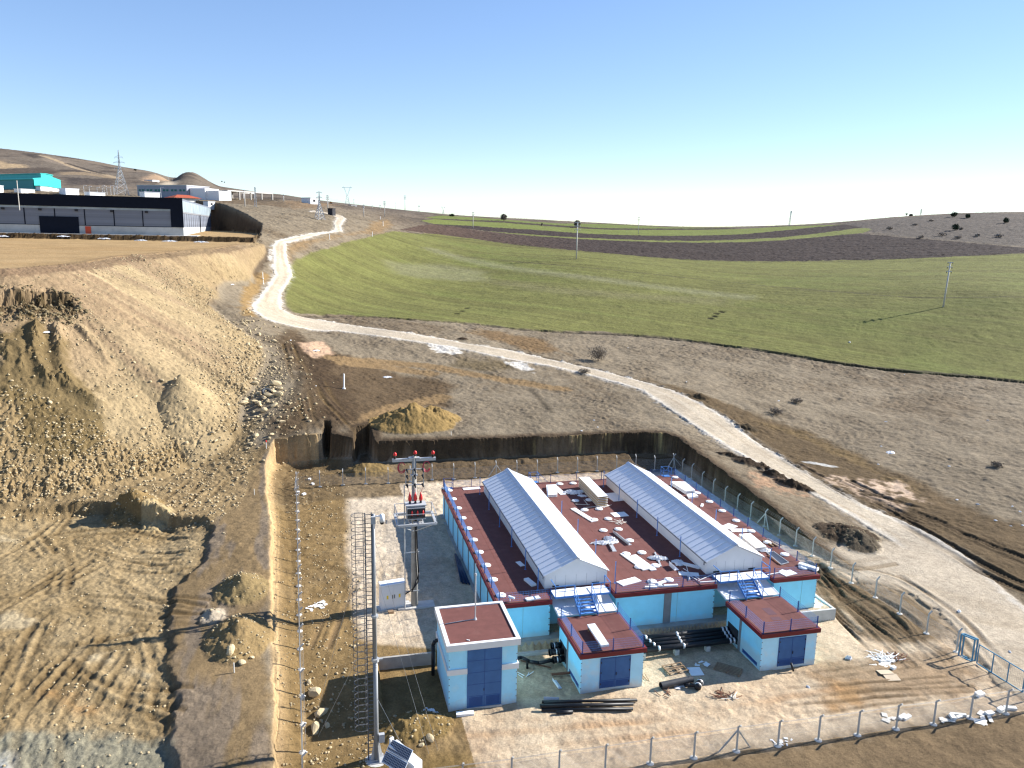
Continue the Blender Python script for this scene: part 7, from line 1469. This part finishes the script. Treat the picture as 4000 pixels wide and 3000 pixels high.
# white buildings further up and small structures
for p, q, top, D, lab, nm, m, dp in [(d1(1466,480), d1(1530,480), d1(0,447)[1], 700, 'small white house on the hill track', 'hill_house', 'whitew', 8), (d1(1905,628), d1(1990,632), d1(0,580)[1], 460, 'small white shed with a dark opening right of the office block', 'shed', 'cream', 5), (d1(1998,690), d1(2065,690), d1(0,652)[1], 400, 'white kiosk beside the warehouse rear corner', 'hut', 'whitew', 3), (d2(1003,376), d2(1027,376), d2(0,348)[1], 405, 'small dark hut at the upper end of the white road', 'hut', 'dark', 2.5), (d2(1148,336), d2(1195,336), d2(0,322)[1], 585, 'low dark cabin on the skyline under the forked tower', 'cabin', 'strip', 3), (d2(830,294), d2(890,300), d2(0,264)[1], 480, 'low building with dark roof behind the steel pylon', 'shed', 'whitew', 8)]:
    t, bx, L, z, h, O, u, v = far_box(p, q, D, top, dp, nm, lab, None); bx(0, L, 0, dp, z-2, z+h*.85).build('wall', M_[m], t); bx(-.15, L+.15, -.15, dp+.15, z+h*.85, z+h).build('roof', M_['grey'] if m != 'dark' else M_['dark'], t); bx(L*.35, L*.65, -.05, 0, z, z+h*.55).build('door', M_['dark'], t)
# concrete portal frame under construction
t, bx, L, z, h, O, u, v = far_box(d2(185,278), d2(535,290), 455, d2(0,205)[1], 20, 'concrete_frame', 'unfinished concrete frame hall with bare columns and flat roof beams', None, 1.0)
for k in range(5):
    for r_ in range(2): bx(L*(k/4)-.35 if k else 0, L*(k/4)+.35, r_*14, r_*14+.7, z-3, z+h*.88).build('column', M_['conc'], t)
bx(-.3, L+.3, -.1, .8, z+h*.88, z+h).build('beam', M_['concl'], t); bx(-.3, L+.3, 14, 14.9, z+h*.90, z+h*1.02).build('beam', M_['concl'], t); bx(0, L*.55, .8, 14, z+h*.90, z+h*.98).build('roof_slab', M_['conc'], t); bx(-.3, .5, .8, 14, z+h*.2, z+h*.9).build('end_wall', M_['strip'], t)
# digger on the skyline mound
q = at(*d2(985,312)); s = .4973*math.hypot(q[0]-CAM[0], q[1]-CAM[1])/3060; t = thing('excavator', 'orange excavator working on the far mound', 'excavator', tuple(q)); zq = q[2]
MB().box(q[0]-6*s, q[0]+14*s, q[1]-1.2, q[1]+1.2, zq-.1, zq+4*s).build('tracks', M_['dark'], t); MB().box(q[0]-2*s, q[0]+14*s, q[1]-1.1, q[1]+1.1, zq+4*s, zq+10*s).build('body', mat('digger_orange', (.55,.20,.03), .5), t); MB().box(q[0]-2*s, q[0]+5*s, q[1]-1, q[1]+.2, zq+10*s, zq+15*s).build('cab', M_['glass'], t); MB().path([(q[0]-2*s,q[1],zq+8*s), (q[0]-12*s,q[1],zq+15*s), (q[0]-20*s,q[1],zq+5*s)], 1.2*s, 6).build('boom', M_['strip'], t)
# slim lamp posts behind the warehouse and on the hill track
def lamp(px, base, top, D, lab):
    x, y, z, h = stand(px, base, top, D); t = thing('street_lamp', lab, 'street lamp', (x,y,z), 0, 'slim lamp posts around the factory site'); MB().tube((x,y,z-3), (x,y,h), .13, 6, .09).build('lamp_post', M_['galv'], t); MB().beam((x,y,h), (x+1.3,y-.4,h+.1), .22, .12).build('lamp_head', M_['white'], t)
for k, u_ in enumerate((808, 860, 935, 985, 1002, 1028, 1066, 1096, 1545)): p_ = d1(u_, 590); lamp(p_[0], p_[1], d1(0, 505+8*(k % 3))[1], 430, 'slim lamp post behind the warehouse roof')
for k, u_ in enumerate((1888, 1918, 1945, 1975, 1998)): p_ = d1(u_, 625); lamp(p_[0], p_[1], d1(0, 515+5*(k % 2))[1], 480, 'slim lamp post right of the grey office block')
for k, u_ in enumerate((1620, 1655, 1690, 1720, 1750)): p_ = d1(u_, 462); lamp(p_[0], p_[1], d1(0, 385+6*(k % 2))[1], 960, 'faint lamp post on the hill track saddle')
p_ = d1(175, 600); x, y, z, h = stand(p_[0], p_[1], d1(0,455)[1], 265); t = thing('flag_pole', 'thin pale pole rising in front of the turquoise hall', 'pole', (x,y,z)); MB().tube((x,y,z-4), (x,y,h), .12, 6).build('shaft', M_['concl'], t)
